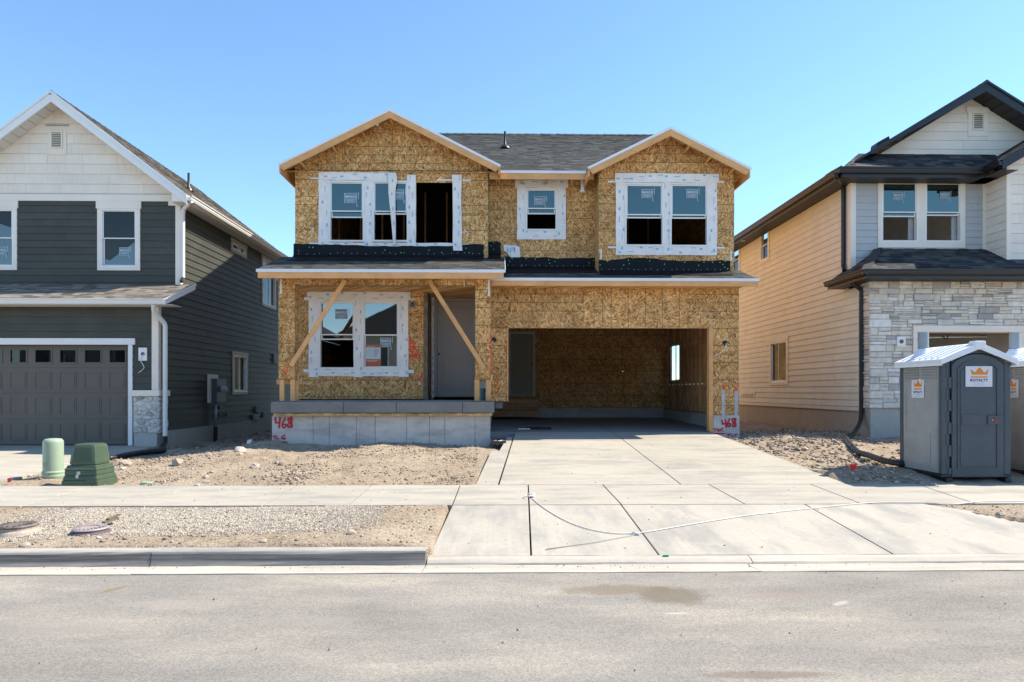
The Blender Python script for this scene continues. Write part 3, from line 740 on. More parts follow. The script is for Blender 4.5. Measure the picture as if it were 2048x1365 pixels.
mb = MB(); mb.box(gx0 - .02, gx0, DG + .3, DB, 1.45, 4.2); obj('garage_left_wall', mb, OSB_H, H)
mb = MB(); mb.box(gx0 - .02, gx0, DG + 1.2, DB, .4, 1.45); obj('garage_left_foundation', mb, FOUND, H)
k = 0; y = DG + .05
while y < DB - .1:
    if not (gwin[0] - .02 < y < gwin[1] + .0):
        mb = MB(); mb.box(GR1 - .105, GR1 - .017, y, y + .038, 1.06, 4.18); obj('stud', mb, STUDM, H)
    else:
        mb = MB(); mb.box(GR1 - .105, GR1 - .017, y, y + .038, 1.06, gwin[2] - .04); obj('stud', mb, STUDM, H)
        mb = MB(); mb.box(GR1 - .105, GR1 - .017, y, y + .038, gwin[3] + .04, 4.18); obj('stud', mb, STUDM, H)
    y += .4064
mb = MB(); mb.box(GR1 - .15, GR1 - .02, DG + .03, DB, 1.04, 1.08); obj('sill_plate', mb, STUDM, H)
window(H, sR, gwin[0], gwin[1], gwin[2], gwin[3], 'slider', GL_CL, deep=.02)
door(H, fB, P(1021, 0, DB).x, P(1066, 0, DB).x, P(1040, 790, DB).z, P(1040, 668, DB).z, basic('grey_green_inner_door', (.30, .275, .225), .5, .04), fm=basic('pale_inner_door_frame', (.6, .56, .5), .5, .04), knob=(P(1063, 0, DB).x, P(1063, 728, DB).z))
d0, d1 = P(985, 0, 21.5).x, P(1080, 0, 21.5).x
for k in range(3):
    zt = 1.44 - .2 * k - .02; yy = 22.5 - .3 * k
    mb = MB(); mb.box(d0, d1, yy - .3, DB - .08, zt - .04, zt); obj('stair_tread', mb, STUDM, H)
    mb = MB(); mb.box(d0 + .01, d1 - .01, yy - .26, yy - .23, zt - .19, zt - .042); obj('stair_riser', mb, STUDM, H)
# ceiling joists over the garage
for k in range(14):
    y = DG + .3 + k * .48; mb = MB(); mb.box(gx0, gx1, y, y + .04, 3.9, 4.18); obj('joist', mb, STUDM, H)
# jamb boards at the garage mouth
mb = MB(); mb.box(GO[1] - .0, P(1425, 0, DG).x, DG - .035, DG - .0165 + .0, P(1420, 865, DG).z, GT + .0); obj('jamb_board', mb, LUMBER, H)
mb = MB(); mb.box(GO[1] - .03, GO[1] - .002, DG - .03, DG + .15, .7, GT); obj('jamb_board', mb, LUMBER, H)
mb = MB(); mb.box(GO[0] - .012, GO[0] + .02, DG - .02, DG + .15, P(1013, 803, DG).z, GT); obj('jamb_board', mb, LUMBER, H)
mb = MB(); mb.box(GO[0], GO[1], DG + .0, DG + .15, GT, GT + .03); obj('jamb_board', mb, LUMBERX, H)
a, b = P(991, 817, DG + .1), P(1005, 805, DG + .1); mb = MB(); mb.box(a.x, b.x, DG + .08, DG + .25, a.z, b.z); obj('concrete_block_end', mb, SLABM, H)
# --- roofs
sl = Vector((0, 1, .5)).normalized(); ls = lambda dy: dy * math.sqrt(1.25)
e0 = Vector((XL - .3, 16.45, eaveZ))
roof_plane(H, e0, (1, 0, 0), (0, 1, .5), rect(0, GR1 + .3 - XL + .3, 0, ls(7.55)), SHGREY, OSB_H, .142, .03, (.14, .34), seed=3)
mb = MB(); w = GR1 + .3 - XL + .3
mb.prism([(XL - .3, 24.0, 10.77), (XL - .3, 24.0, 10.74), (XL - .3, 31.7, 6.9), (XL - .3, 31.7, 6.93)], [(GR1 + .3, 24.0, 10.77), (GR1 + .3, 24.0, 10.74), (GR1 + .3, 31.7, 6.9), (GR1 + .3, 31.7, 6.93)]); obj('roof_deck', mb, SHGREY, H)
mb = MB(); k = 0; x = XL - .3
while x < GR1 + .3:
    mb.prism([(x, 23.85, 10.74), (x + .3, 23.85, 10.725), (x + .3, 24.0, 10.815), (x, 24.0, 10.83)], [(x, 23.85, 10.72), (x + .3, 23.85, 10.70), (x + .3, 24.0, 10.78), (x, 24.0, 10.79)]); x += .28
obj('ridge_cap', mb, SHGREY, H, kind='stuff')
def gable_roof(pk, xl, xr, zl, Df, depth, seed):
    """two slopes running back from the front rake; returns slope vectors"""
    for sgn, xe in ((-1, xl), (1, xr)):
        A = (0, 1, 0); S = Vector((pk.x - xe, 0, pk.z - zl)); L = S.length; S.normalize()
        roof_plane(H, (xe, Df, zl), A, S, rect(0, depth, 0, L), SHGREY, OSB_H, .142, .03, (.14, .34), seed=seed + sgn)
        N = Vector((0, -1, 0))
        # rake board with the metal edge on top, its tail cut back at the eave
        up = Vector((-S.z, 0, S.x)) if sgn < 0 else Vector((S.z, 0, -S.x)) * -1
        nrm = Vector((-(S.z) * (1 if S.x > 0 else -1), 0, abs(S.x)))
        o = Vector((xe, Df, zl)); t = Vector((pk.x, Df, pk.z))
        mb = MB(); yv = Vector((0, .038, 0)); drop = Vector((0, 0, -.185))
        lo = nrm * -.035
        f = [o + lo, t + Vector((0, 0, -.035 / abs(nrm.z))), t + Vector((0, 0, -.035 / abs(nrm.z) - .165)), o + lo - nrm * .15 + S * .02]
        mb.prism([p - yv * .5 for p in f], [p + yv * .5 for p in f]); obj('rake_board', mb, LUMBERX, H, bevel=.002)
        mb = MB(); f = [o + nrm * .012 - S * .02, t + Vector((0, 0, .012)), t + Vector((0, 0, -.055)), o - nrm * .042 - S * .02]
        mb.prism([p - Vector((0, .032, 0)) for p in f], [p - Vector((0, .021, 0)) for p in f]); obj('drip_edge', mb, DRIP, H)
        # eave fascia running back and lookout blocks
        mb = MB(); mb.box(min(xe, xe - sgn * .04), max(xe, xe - sgn * .04), Df + .03, Df + depth, zl - .20, zl - .04); obj('fascia_board', mb, LUMBERX, H)
        for tt in (.16, .45, .72, .97):
            c = o.lerp(t, tt) - nrm * .13; mb = MB(); mb.bar(c + Vector((0, .02, 0)), c + Vector((0, .45, 0)), .04, .10, up=tuple(nrm)); obj('lookout_block', mb, LUMBER, H)
DLr, DRr = DL - .45, DR - .45
gable_roof(pkL, P(557.5, 328, DLr).x, P(1000, 334, DLr).x, P(557.5, 328.5, DLr).z, DLr, 3.2, 11)
gable_roof(pkR, P(1176.7, 335, DRr).x, P(1501.5, 337, DRr).x, P(1501, 337.5, DRr).z, DRr, 2.6, 21)
# centre eave
xa, xb = P(979, 350, 16.45).x, P(1187, 350, 16.45).x
mb = MB(); mb.box(xa, xb, 16.41, 16.45, eaveZ - .19, eaveZ - .035); obj('fascia_board', mb, LUMBERX, H, bevel=.002)
mb = MB(); mb.box(P(1001, 0, 16.4).x, P(1172, 0, 16.4).x, 16.385, 16.405, eaveZ - .05, eaveZ + .012); obj('drip_edge', mb, DRIP, H)
for k in range(4):
    x = xa + .15 + k * .62; mb = MB(); mb.box(x, x + .04, 16.46, DC - .02, eaveZ - .17, eaveZ - .04); obj('rafter_tail', mb, LUMBER, H)
# porch roof and garage roof
pe = P(513, 538.5, 14.85); pe2 = P(1010, 543, 14.85); zpe = P(760, 540.5, 14.85).z
roof_plane(H, (pe.x, 14.85, zpe), (1, 0, 0), (0, 1, .36), rect(0, pe2.x - pe.x, 0, 1.72 * math.hypot(1, .36)), SHGREY, OSB_H, .142, .03, (.14, .34), seed=31)
mb = MB(); mb.box(pe.x + .03, pe2.x - .03, 14.84, 14.88, zpe - .185, zpe - .04); obj('fascia_board', mb, LUMBERX, H, bevel=.002)
mb = MB(); mb.box(pe.x, pe2.x, 14.815, 14.835, zpe - .055, zpe + .012); mb.prism([(pe2.x, 14.82, zpe - .05), (pe2.x, 14.82, zpe + .014), (pe2.x, 16.45, zpe + .014 + .36 * 1.63), (pe2.x, 16.45, zpe - .05 + .36 * 1.63)], [(pe2.x + .012, 14.82, zpe - .05), (pe2.x + .012, 14.82, zpe + .014), (pe2.x + .012, 16.45, zpe + .014 + .36 * 1.63), (pe2.x + .012, 16.45, zpe - .05 + .36 * 1.63)])
obj('drip_edge', mb, DRIP, H)
mb = MB(); mb.prism([(pe.x + .03, 14.89, zpe - .18), (pe.x + .03, 14.89, zpe - .05), (pe.x + .03, 16.5, zpe + .53), (pe.x + .03, 16.5, zpe + .40)], [(pe.x + .07, 14.89, zpe - .18), (pe.x + .07, 14.89, zpe - .05), (pe.x + .07, 16.5, zpe + .53), (pe.x + .07, 16.5, zpe + .40)]); obj('rake_board', mb, LUMBERX, H)
ge = P(983, 556, 15.5); ge2 = P(1517, 560.5, 15.5); zge = P(1250, 558, 15.5).z
roof_plane(H, (ge.x - .3, 15.5, zge), (1, 0, 0), (0, 1, .33), rect(0, ge2.x - ge.x + .3, 0, 1.5 * math.hypot(1, .33)), SHGREY, OSB_H, .142, .03, (.14, .34), seed=41)
xm = P(1088, 0, 15.5).x
mb = MB(); mb.box(ge.x, xm - .003, 15.49, 15.53, zge - .165, zge - .04); obj('fascia_board', mb, LUMBERX, H, bevel=.002)
mb = MB(); mb.box(xm, ge2.x - .02, 15.488, 15.53, zge - .168, zge - .04); obj('fascia_board', mb, LUMBERX, H, bevel=.002)
mb = MB(); mb.box(ge.x - .02, ge2.x + .01, 15.465, 15.485, zge - .055, zge + .012); obj('drip_edge', mb, DRIP, H)
mb = MB(); mb.prism([(ge2.x, 15.5, zge - .16), (ge2.x, 15.5, zge - .02), (ge2.x, 17.0, zge + .46), (ge2.x, 17.0, zge + .32)], [(ge2.x - .04, 15.5, zge - .16), (ge2.x - .04, 15.5, zge - .02), (ge2.x - .04, 17.0, zge + .46), (ge2.x - .04, 17.0, zge + .32)]); obj('rake_board', mb, LUMBERX, H)
mb = MB(); mb.box(GL0, GR1, 15.54, DG - .01, zge - .15, zge - .13); obj('soffit_board', mb, OSB_V, H)
mb = MB(); mb.box(PC[0][0], PC[1][1], 14.9, DP - .01, zpe - .13, zpe - .11); obj('soffit_board', mb, OSB_V, H)
# --- roofing membrane draped up the walls, cap nails
def membrane(parent, fr, top, zroof, slope, drop, D, seed):
    """top: list of (x, z) of the upper edge; bends out onto the roof below"""
    rnd = random.Random(seed); xs_ = np.arange(top[0][0], top[-1][0] + .001, .11)
    tz = np.interp(xs_, [t[0] for t in top], [t[1] for t in top]); mb = MB(); rows = []
    for x, zt in zip(xs_, tz):
        zt += rnd.uniform(-.01, .01); b = rnd.uniform(0, .012); c = [fr(x, zt, .02 + b), fr(x, zt * .5 + zroof * .5, .022 + rnd.uniform(0, .018)), fr(x, zroof + .06, .03 + b), Vector((x, D - .09, zroof - slope * .09 + .035)), Vector((x, D - drop, zroof - slope * drop + .026 + rnd.uniform(0, .006)))]
        rows.append(c)
    for i in range(len(rows) - 1):
        for j in range(4): mb.face([rows[i][j], rows[i + 1][j], rows[i + 1][j + 1], rows[i][j + 1]])
    obj('roof_membrane', mb, MEMB, parent, recalc=False, smooth=False)
zg = zge + .33 * (DR - 15.5); zgc = zge + .33 * (DC - 15.5); zp = zpe + .36 * (DL - 14.85); zpc = zp + .36 * .4
tz = lambda pts, zf, D: [(P(*zf(x, y), D).x, P(*zf(x, y), D).z) for x, y in pts]
membrane(H, fR, tz([(838, 1060), (900, 1066), (1060, 1045), (1200, 1052), (1400, 1068), (1600, 1070), (1700, 1062), (1790, 1072)], z5, DR), zg, .33, .34, DR, 1)
membrane(H, fC, tz([(176, 1040), (500, 1045), (510, 1052), (838, 1046)], z5, DC), zgc, .33, .62, DC, 2)
membrane(H, fL, tz([(195, 1178), (300, 1184), (400, 1186), (900, 1200), (1500, 1200), (1560, 1188), (1782, 1184)], z3, DL), zp, .36, .55, DL, 3)
membrane(H, fC, tz([(1783, 1160), (1850, 1162), (1912, 1172)], z3, DC), zpc, .36, .6, DC, 4)
mb = MB()
def nail(x, y, zf, D, r, m, o=.045):
    p = P(*zf(x, y), D); mb.cyl((p.x, p.y - o, p.z), (p.x, p.y - o - .012, p.z), r, 8, m)
for x, y in ((898, 1074), (1045, 1066), (1078, 1050), (1052, 1090), (1012, 1100), (1195, 1070), (1282, 1057), (1300, 1093), (1442, 1080), (1540, 1102), (1577, 1080), (1637, 1080), (1690, 1080), (1727, 1073), (1710, 1095), (1723, 1115), (1745, 1125), (846, 1098)): nail(x, y, z5, DR, .011, 0)
for x, y in ((210, 1074), (226, 1054), (325, 1055), (390, 1058), (485, 1062), (490, 1088), (528, 1074), (768, 1084), (800, 1066), (295, 1100)): nail(x, y, z5, DC, .011, 0)
for x, y in ((328, 1212), (357, 1213), (240, 1242), (1076, 1255), (1408, 1255), (1606, 1220), (1632, 1256), (1752, 1238), (1752, 1252), (945, 1234), (1305, 1236)): nail(x, y, z3, DL, .011, 0)
for x, y in ((1835, 1175), (1810, 1200), (1888, 1207), (1832, 1228), (1905, 1182), (1905, 1240)): nail(x, y, z3, DC, .011, 0)
rn = random.Random(5)
for x in range(240, 1770, 62): nail(x + rn.uniform(-14, 14), 1264 + rn.uniform(-6, 6), z3, DL, .007, 1, .07)
for x in range(860, 1780, 44): nail(x + rn.uniform(-9, 9), 1130 + rn.uniform(-4, 4), z5, DR, .007, 1, .05)
for x in range(200, 820, 44): nail(x + rn.uniform(-9, 9), 1104 + rn.uniform(-4, 4), z5, DC, .007, 1, .05)
obj('cap_nails', mb, [CAPG, CAPW], H, recalc=False, kind='stuff')
# loose piece of white house wrap
a = [P(*z5(x, y), DC - .03) for x, y in ((166, 954), (258, 960), (280, 972), (284, 1042), (215, 1042), (190, 1008), (168, 996))]
mb = MB(); mb.prism([p + Vector((0, -.006, 0)) for p in a], a)
rn = random.Random(8)
for k in range(16):
    t = rn.uniform(.12, .8); p = P(*z5(175 + 90 * t, 962 + rn.uniform(0, 25)), DC - .042); ln = rn.uniform(.06, .16); mb.face([p, p + Vector((.007, 0, 0)), p + Vector((.007, 0, -ln)), p + Vector((0, 0, -ln))], 1)
obj('house_wrap_scrap', mb, [TAPE, BLUEP], H, recalc=False)
# --- windows
def lb(v, zf, D): return P(*zf(v[0], v[1]), D)
zc_ = lambda y, zf, D: P(*zf(700, y), D).z
window(H, fL, *W1, 'hung', GL_UP, zm=zc_(911, z3, DL), open_=.16, sticker=((W1[0] + W1[1]) / 2 + .09, W1[3] - .42, .30, .0), o=0)
window(H, fL, *W2, 'hung', GL_UP, zm=zc_(911, z3, DL), open_=.075, sticker=((W2[0] + W2[1]) / 2 + .17, W2[3] - .33, .30, .0), o=0)
window(H, fL, *WP1, 'hung', GL_PO, zm=zc_(578, z4, DL), open_=.13, sticker=((WP1[0] + WP1[1]) / 2 + .1, WP1[3] - .32, .30, .0), o=0)
window(H, fL, *WP2, 'hung', GL_PO, zm=zc_(580, z4, DL), open_=0, sticker=(P(*z4(925, 630), DL).x, P(*z4(925, 630), DL).z, .26, -.026), o=0)
window(H, fR, *WR1, 'hung', GL_UP, zm=zc_(737, z5, DR), open_=.085, sticker=(P(*z5(1180, 592), DR).x, P(*z5(1180, 592), DR).z, .27, .0), o=0)
window(H, fR, *WR2, 'hung', GL_UP, zm=zc_(738, z5, DR), open_=.085, sticker=(P(*z5(1497, 592), DR).x, P(*z5(1497, 592), DR).z, .27, .0), o=0)
window(H, fC, *WC, 'hung', GL_UP, zm=zc_(697, z5, DC), open_=.14, sticker=(P(*z5(422, 642), DC).x, P(*z5(422, 642), DC).z, .27, .0), o=0)
# orange notice in the porch window
a0, a1, b0, b1 = hor(z4, 788, 648, 893, 796, DL); mb = MB()
nb = lambda x0, x1, y0, y1, o, m: fL.box(mb, a0 + (a1 - a0) * x0, a0 + (a1 - a0) * x1, b0 + (b1 - b0) * y0, b0 + (b1 - b0) * y1, o - .001, o, m)
nb(0, 1, 0, 1, -.022, 0); nb(.02, .97, .34, .88, -.020, 1)
for k in range(4): nb(.56, .56 + .3 - .04 * k, .74 - .09 * k, .765 - .09 * k, -.0185, 2)
nb(.1, .8, .27, .29, -.0185, 1); nb(.1, .7, .22, .235, -.0185, 1); nb(.1, .6, .92, .94, -.0185, 1)
obj('notice_card', mb, [basic('orange_brown_card', (.42, .12, .045), .6, .05, 3, 20, 0), basic('notice_white', (.5, .55, .58), .6, .05, 3, 20, 0), basic('notice_print', (.12, .16, .19), .6, .05, 3, 20, 0)], H)
# --- flashing tape round the windows
def T(f, zf, D, x0, y0, x1, y1, o, seed, vert=None, tilt=0, wob=.006): 
    a = hor(zf, x0, y0, x1, y1, D); return tape(H, f, *a, o, seed, vert, tilt, wob)
T(fL, z3, DL, 396, 1170, 1560, 1232, .010, 1); T(fL, z3, DL, 399, 640, 483, 1225, .016, 2); T(fL, z3, DL, 775, 660, 842, 1222, .016, 3)
T(fL, z3, DL, 1122, 616, 1196, 1220, .018, 4); T(fL, z3, DL, 401, 588, 985, 662, .023, 5); T(fL, z3, DL, 1500, 618, 1574, 1238, .034, 6, tilt=-.02, wob=.012)
# the torn strip hanging across the second window
pts = [(1000, 596), (1005, 650), (998, 760), (1005, 880), (1012, 1000), (1020, 1190)]; wd = [32, 36, 28, 23, 18, 11]; mb = MB(); rows = []
for k, ((x, y), w_) in enumerate(zip(pts, wd)):
    D_ = DL - .05 - .03 * (k % 2); rows.append([P(*z3(x - w_, y), D_), P(*z3(x - w_ * .2, y), D_ - .03), P(*z3(x + w_ * .55, y), D_ + .012), P(*z3(x + w_, y), D_ - .01)])
for i in range(len(rows) - 1):
    for j in range(3): mb.face([rows[i][j], rows[i][j + 1], rows[i + 1][j + 1], rows[i + 1][j]])
for i in range(1, 5):
    p = rows[i][1] + Vector((.01, -.006, 0)); mb.face([p, p + Vector((.02, 0, 0)), p + Vector((.02, 0, -.07)), p + Vector((0, 0, -.07))], 1)
obj('loose_tape', mb, [TAPE, BLUEP], H, recalc=False)
T(fL, z4, DL, 402, 808, 1082, 862, .010, 11); T(fL, z4, DL, 402, 330, 470, 870, .016, 12); T(fL, z4, DL, 708, 340, 768, 870, .016, 13); T(fL, z4, DL, 1016, 340, 1082, 868, .016, 14); T(fL, z4, DL, 393, 286, 1097, 350, .024, 15, wob=.012)
T(fR, z5, DR, 958, 962, 1672, 1028, .010, 21); T(fR, z5, DR, 958, 510, 1025, 1024, .016, 22); T(fR, z5, DR, 1292, 510, 1345, 1024, .016, 23); T(fR, z5, DR, 1606, 510, 1673, 1028, .016, 24); T(fR, z5, DR, 952, 450, 1686, 518, .024, 25)
T(fC, z5, DC, 262, 852, 604, 917, .010, 31); T(fC, z5, DC, 262, 545, 326, 912, .016, 32); T(fC, z5, DC, 540, 545, 606, 916, .016, 33); T(fC, z5, DC, 248, 488, 622, 552, .024, 34)
# short pale straps poking out from under the tape
mb = None
for (zf, D, x0, y0, x1, y1) in ((z3, DL, 335, 638, 400, 649), (z3, DL, 1368, 652, 1500, 664), (z3, DL, 1574, 654, 1642, 668), (z3, DL, 320, 1170, 396, 1182), (z3, DL, 1570, 1184, 1638, 1194), (z5, DR, 905, 502, 955, 515), (z5, DR, 1682, 506, 1722, 518), (z5, DR, 905, 965, 958, 977), (z5, DR, 1673, 969, 1723, 981), (z5, DR, 850, 985, 860, 1055), (z5, DR, 1768, 995, 1778, 1068), (z4, DP, 206, 200, 217, 300), (z4, DP, 1624, 190, 1637, 318), (z4, DL, 1082, 820, 1118, 842), (z4, DL, 365, 815, 402, 836), (z4, DL, 370, 322, 396, 345), (z4, DL, 1097, 330, 1125, 345)):
    a = hor(zf, x0, y0, x1, y1, D); m = MB(); fr_ = front(D); fr_.box(m, *a, .002, .008); obj('plastic_clip_strip', m, DRIP, H)
# green-edged strips, metal straps, lamp cable boxes
for x0, x1, y0, y1 in ((1706, 1729, 848, 1032), (1797, 1821, 855, 1028)):
    a = hor(z6, x0, y0, x1, y1, DG); m = MB(); fG.box(m, *a, .002, .008); obj('hold_down_strap', m, STRAPM, H)
for x, y in ((100, 495), (1728, 516)):
    p = P(*z6(x, y), DG); m = MB(); m.cyl((p.x, DG - .002, p.z), (p.x, DG - .03, p.z), .055, 20); m.cyl((p.x, DG - .03, p.z), (p.x, DG - .05, p.z), .035, 16); b_ = obj('junction_box', m, BLACKPL, H)
m = MB(); m.tube(smooth_path([P(*z6(x, y), DG - .05) for x, y in ((1738, 520), (1735, 545), (1715, 575), (1690, 592), (1661, 607))]), .008, 6); obj('lamp_cable', m, VINYL, H, smooth=True)
m = MB(); m.tube(smooth_path([P(*z6(x, y), DG - .05) for x, y in ((92, 500), (84, 515), (82, 540))]), .008, 6); obj('lamp_cable', m, VINYL, H, smooth=True)
m = MB(); m.tube(smooth_path([P(*z4(x, y), DP - .04) for x, y in ((1452, 184), (1460, 205), (1463, 250))]), .008, 6); obj('porch_cable', m, VINYL, H, smooth=True)
m = MB(); p = P(*z4(1107, 373), DL - .05); m.lathe((p.x, p.y, p.z - .06), [(.0, 0), (.045, .01), (.05, .05), (.04, .1), (.01, .125)], 14); obj('hanging_bulb_box', m, basic('blue_plastic', (.02, .12, .3), .4, .1, 3, 20, 0), H, smooth=True)
m = MB(); m.tube(smooth_path([P(*z4(x, y), DL - .05) for x, y in ((1062, 258), (1080, 300), (1106, 360))]), .006, 6); obj('porch_cable', m, VINYL, H, smooth=True)
for zf, D, x, y in ((z3, DL, 350, 1060), (z3, DL, 1596, 1078), (z3, DC, 1853, 1033), (z5, DC, 113, 820), (z4, DL, 372, 748), (z3, DL - .44, 881, 202), (z4, DL, 1157, 912)):
    p = P(*zf(x, y), D); m = MB(); fr_ = front(D); fr_.box(m, p.x - .022, p.x + .022, p.z - .03, p.z + .03, .002, .012); fr_.box(m, p.x - .008, p.x + .01, p.z - .01, p.z + .012, .012, .014, 1); obj('outlet_tag', m, [VINYL, BLACKPL], H)
# white exhaust pipe under the centre eave
m = MB(); a, b = P(*z5(725, 492), DC - .12), P(*z5(725, 572), DC - .12); m.tube([a, b], .045, 12); m.cyl(b, b + Vector((0, 0, -.04)), .075, 14)
for k in range(7): c = a.lerp(b, k / 7); m.cyl(c, c + Vector((0, 0, .02)), .052, 12)
obj('exhaust_pipe', m, VINYL, H, smooth=False)
# plumbing vent on the main roof
c = P(1010, 297, 20.5); c.z = eaveZ + .5 * (20.5 - 16.45); m = MB(); m.lathe(c, [(.17, -.02), (.16, .02), (.06, .1), (.04, .13), (.032, .5), (.032, .52)], 14); obj('roof_vent_pipe', m, BLACKPL, H, smooth=True)
# --- sprayed marks
n_ = (0, -1, 0)
strokes(H, [[(172, 1145), (177, 1182), (206, 1178)], [(205, 1145), (199, 1216)], [(242, 1147), (224, 1180), (219, 1203), (232, 1217), (246, 1205), (243, 1190), (224, 1192)],
            [(287, 1142), (262, 1150), (260, 1166), (284, 1183), (287, 1207), (264, 1211), (256, 1196), (272, 1176), (289, 1160), (284, 1143)], [(276, 1150), (282, 1210)], [(284, 1160), (288, 1212)]], lambda x, y: P(*z4(x, y), 15.098), n_, .038, REDP, 'painted_number')
strokes(H, [[(157, 1273), (181, 1270)], [(167, 1272), (171, 1293)], [(184, 1276), (182, 1290), (199, 1292)], [(241, 1265), (220, 1272), (215, 1287), (236, 1294), (242, 1283), (228, 1283)], [(148, 1313), (200, 1310), (256, 1314)]], lambda x, y: P(*z4(x, y), 15.098), n_, .026, REDP, 'painted_letters')
strokes(H, [[(1707, 1060), (1712, 1090), (1736, 1085)], [(1733, 1058), (1737, 1114)], [(1765, 1050), (1745, 1085), (1750, 1108), (1766, 1104), (1765, 1085), (1750, 1086)],
            [(1802, 1050), (1780, 1055), (1782, 1070), (1805, 1085), (1806, 1105), (1786, 1107), (1780, 1090), (1803, 1072), (1806, 1050)], [(1798, 1052), (1798, 1100)]], lambda x, y: P(*z6(x, y), DG - .022), n_, .038, REDP, 'painted_number')
strokes(H, [[(1648, 1125), (1674, 1121)], [(1660, 1124), (1661, 1143)], [(1684, 1124), (1675, 1133), (1684, 1142), (1692, 1133), (1684, 1124)], [(1718, 1118), (1702, 1122), (1699, 1136), (1720, 1138)], [(1645, 1156), (1730, 1156)], [(1745, 1162), (1772, 1160)], [(1758, 1161), (1757, 1178)], [(1782, 1165), (1780, 1178)], [(1818, 1160), (1800, 1164), (1798, 1178)]], lambda x, y: P(*z6(x, y), DG - .022), n_, .026, REDP, 'painted_letters')
strokes(H, [[(225, 820), (247, 856), (254, 810), (240, 786)]], lambda x, y: P(*z4(x, y), DP), n_, .02, ORANGEP, 'painted_check')
strokes(H, [[(1145, 866), (1155, 892), (1178, 842)], [(1089, 590), (1161, 738), (1086, 728)], [(1094, 600), (1092, 690), (1112, 700), (1120, 672), (1108, 655), (1097, 665)], [(1088, 714), (1140, 727)], [(1112, 700), (1125, 725)]], lambda x, y: P(*z4(x, y), DL), n_, .034, ORANGEP, 'painted_triangle')
strokes(H, [[(1667, 905), (1680, 930), (1706, 882)]], lambda x, y: P(*z4(x, y), DG), n_, .018, ORANGEP, 'painted_check')
for L_ in ([(1708, 820), (1718, 845), (1745, 795)], [(1714, 825), (1722, 830)]), ([(1795, 820), (1808, 857), (1829, 797)], [(1806, 830), (1812, 838)]): strokes(H, list(L_), lambda x, y: P(*z6(x, y), DG), n_, .018, ORANGEP, 'painted_check')
a, b = P(*z6(77, 430), DP - .003), P(*z6(77, 742), DP - .003); m = MB(); m.box(a.x - .008, a.x + .008, DP - .006, DP - .002, b.z, a.z); obj('painted_edge_line', m, ORANGEP, H)
# --- framing seen through the openings
rn = random.Random(3)
for x in np.arange(XL + .4, XLr - .1, .61):
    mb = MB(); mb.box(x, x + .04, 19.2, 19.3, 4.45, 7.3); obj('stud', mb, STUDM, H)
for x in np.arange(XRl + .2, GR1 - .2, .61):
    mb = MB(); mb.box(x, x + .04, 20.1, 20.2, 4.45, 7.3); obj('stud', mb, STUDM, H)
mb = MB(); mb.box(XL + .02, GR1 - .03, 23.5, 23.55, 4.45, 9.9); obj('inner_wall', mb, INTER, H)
mb = MB(); mb.box(XL + .02, XLr, 21, 21.05, ZF, 4.2); obj('inner_wall', mb, INTER, H)
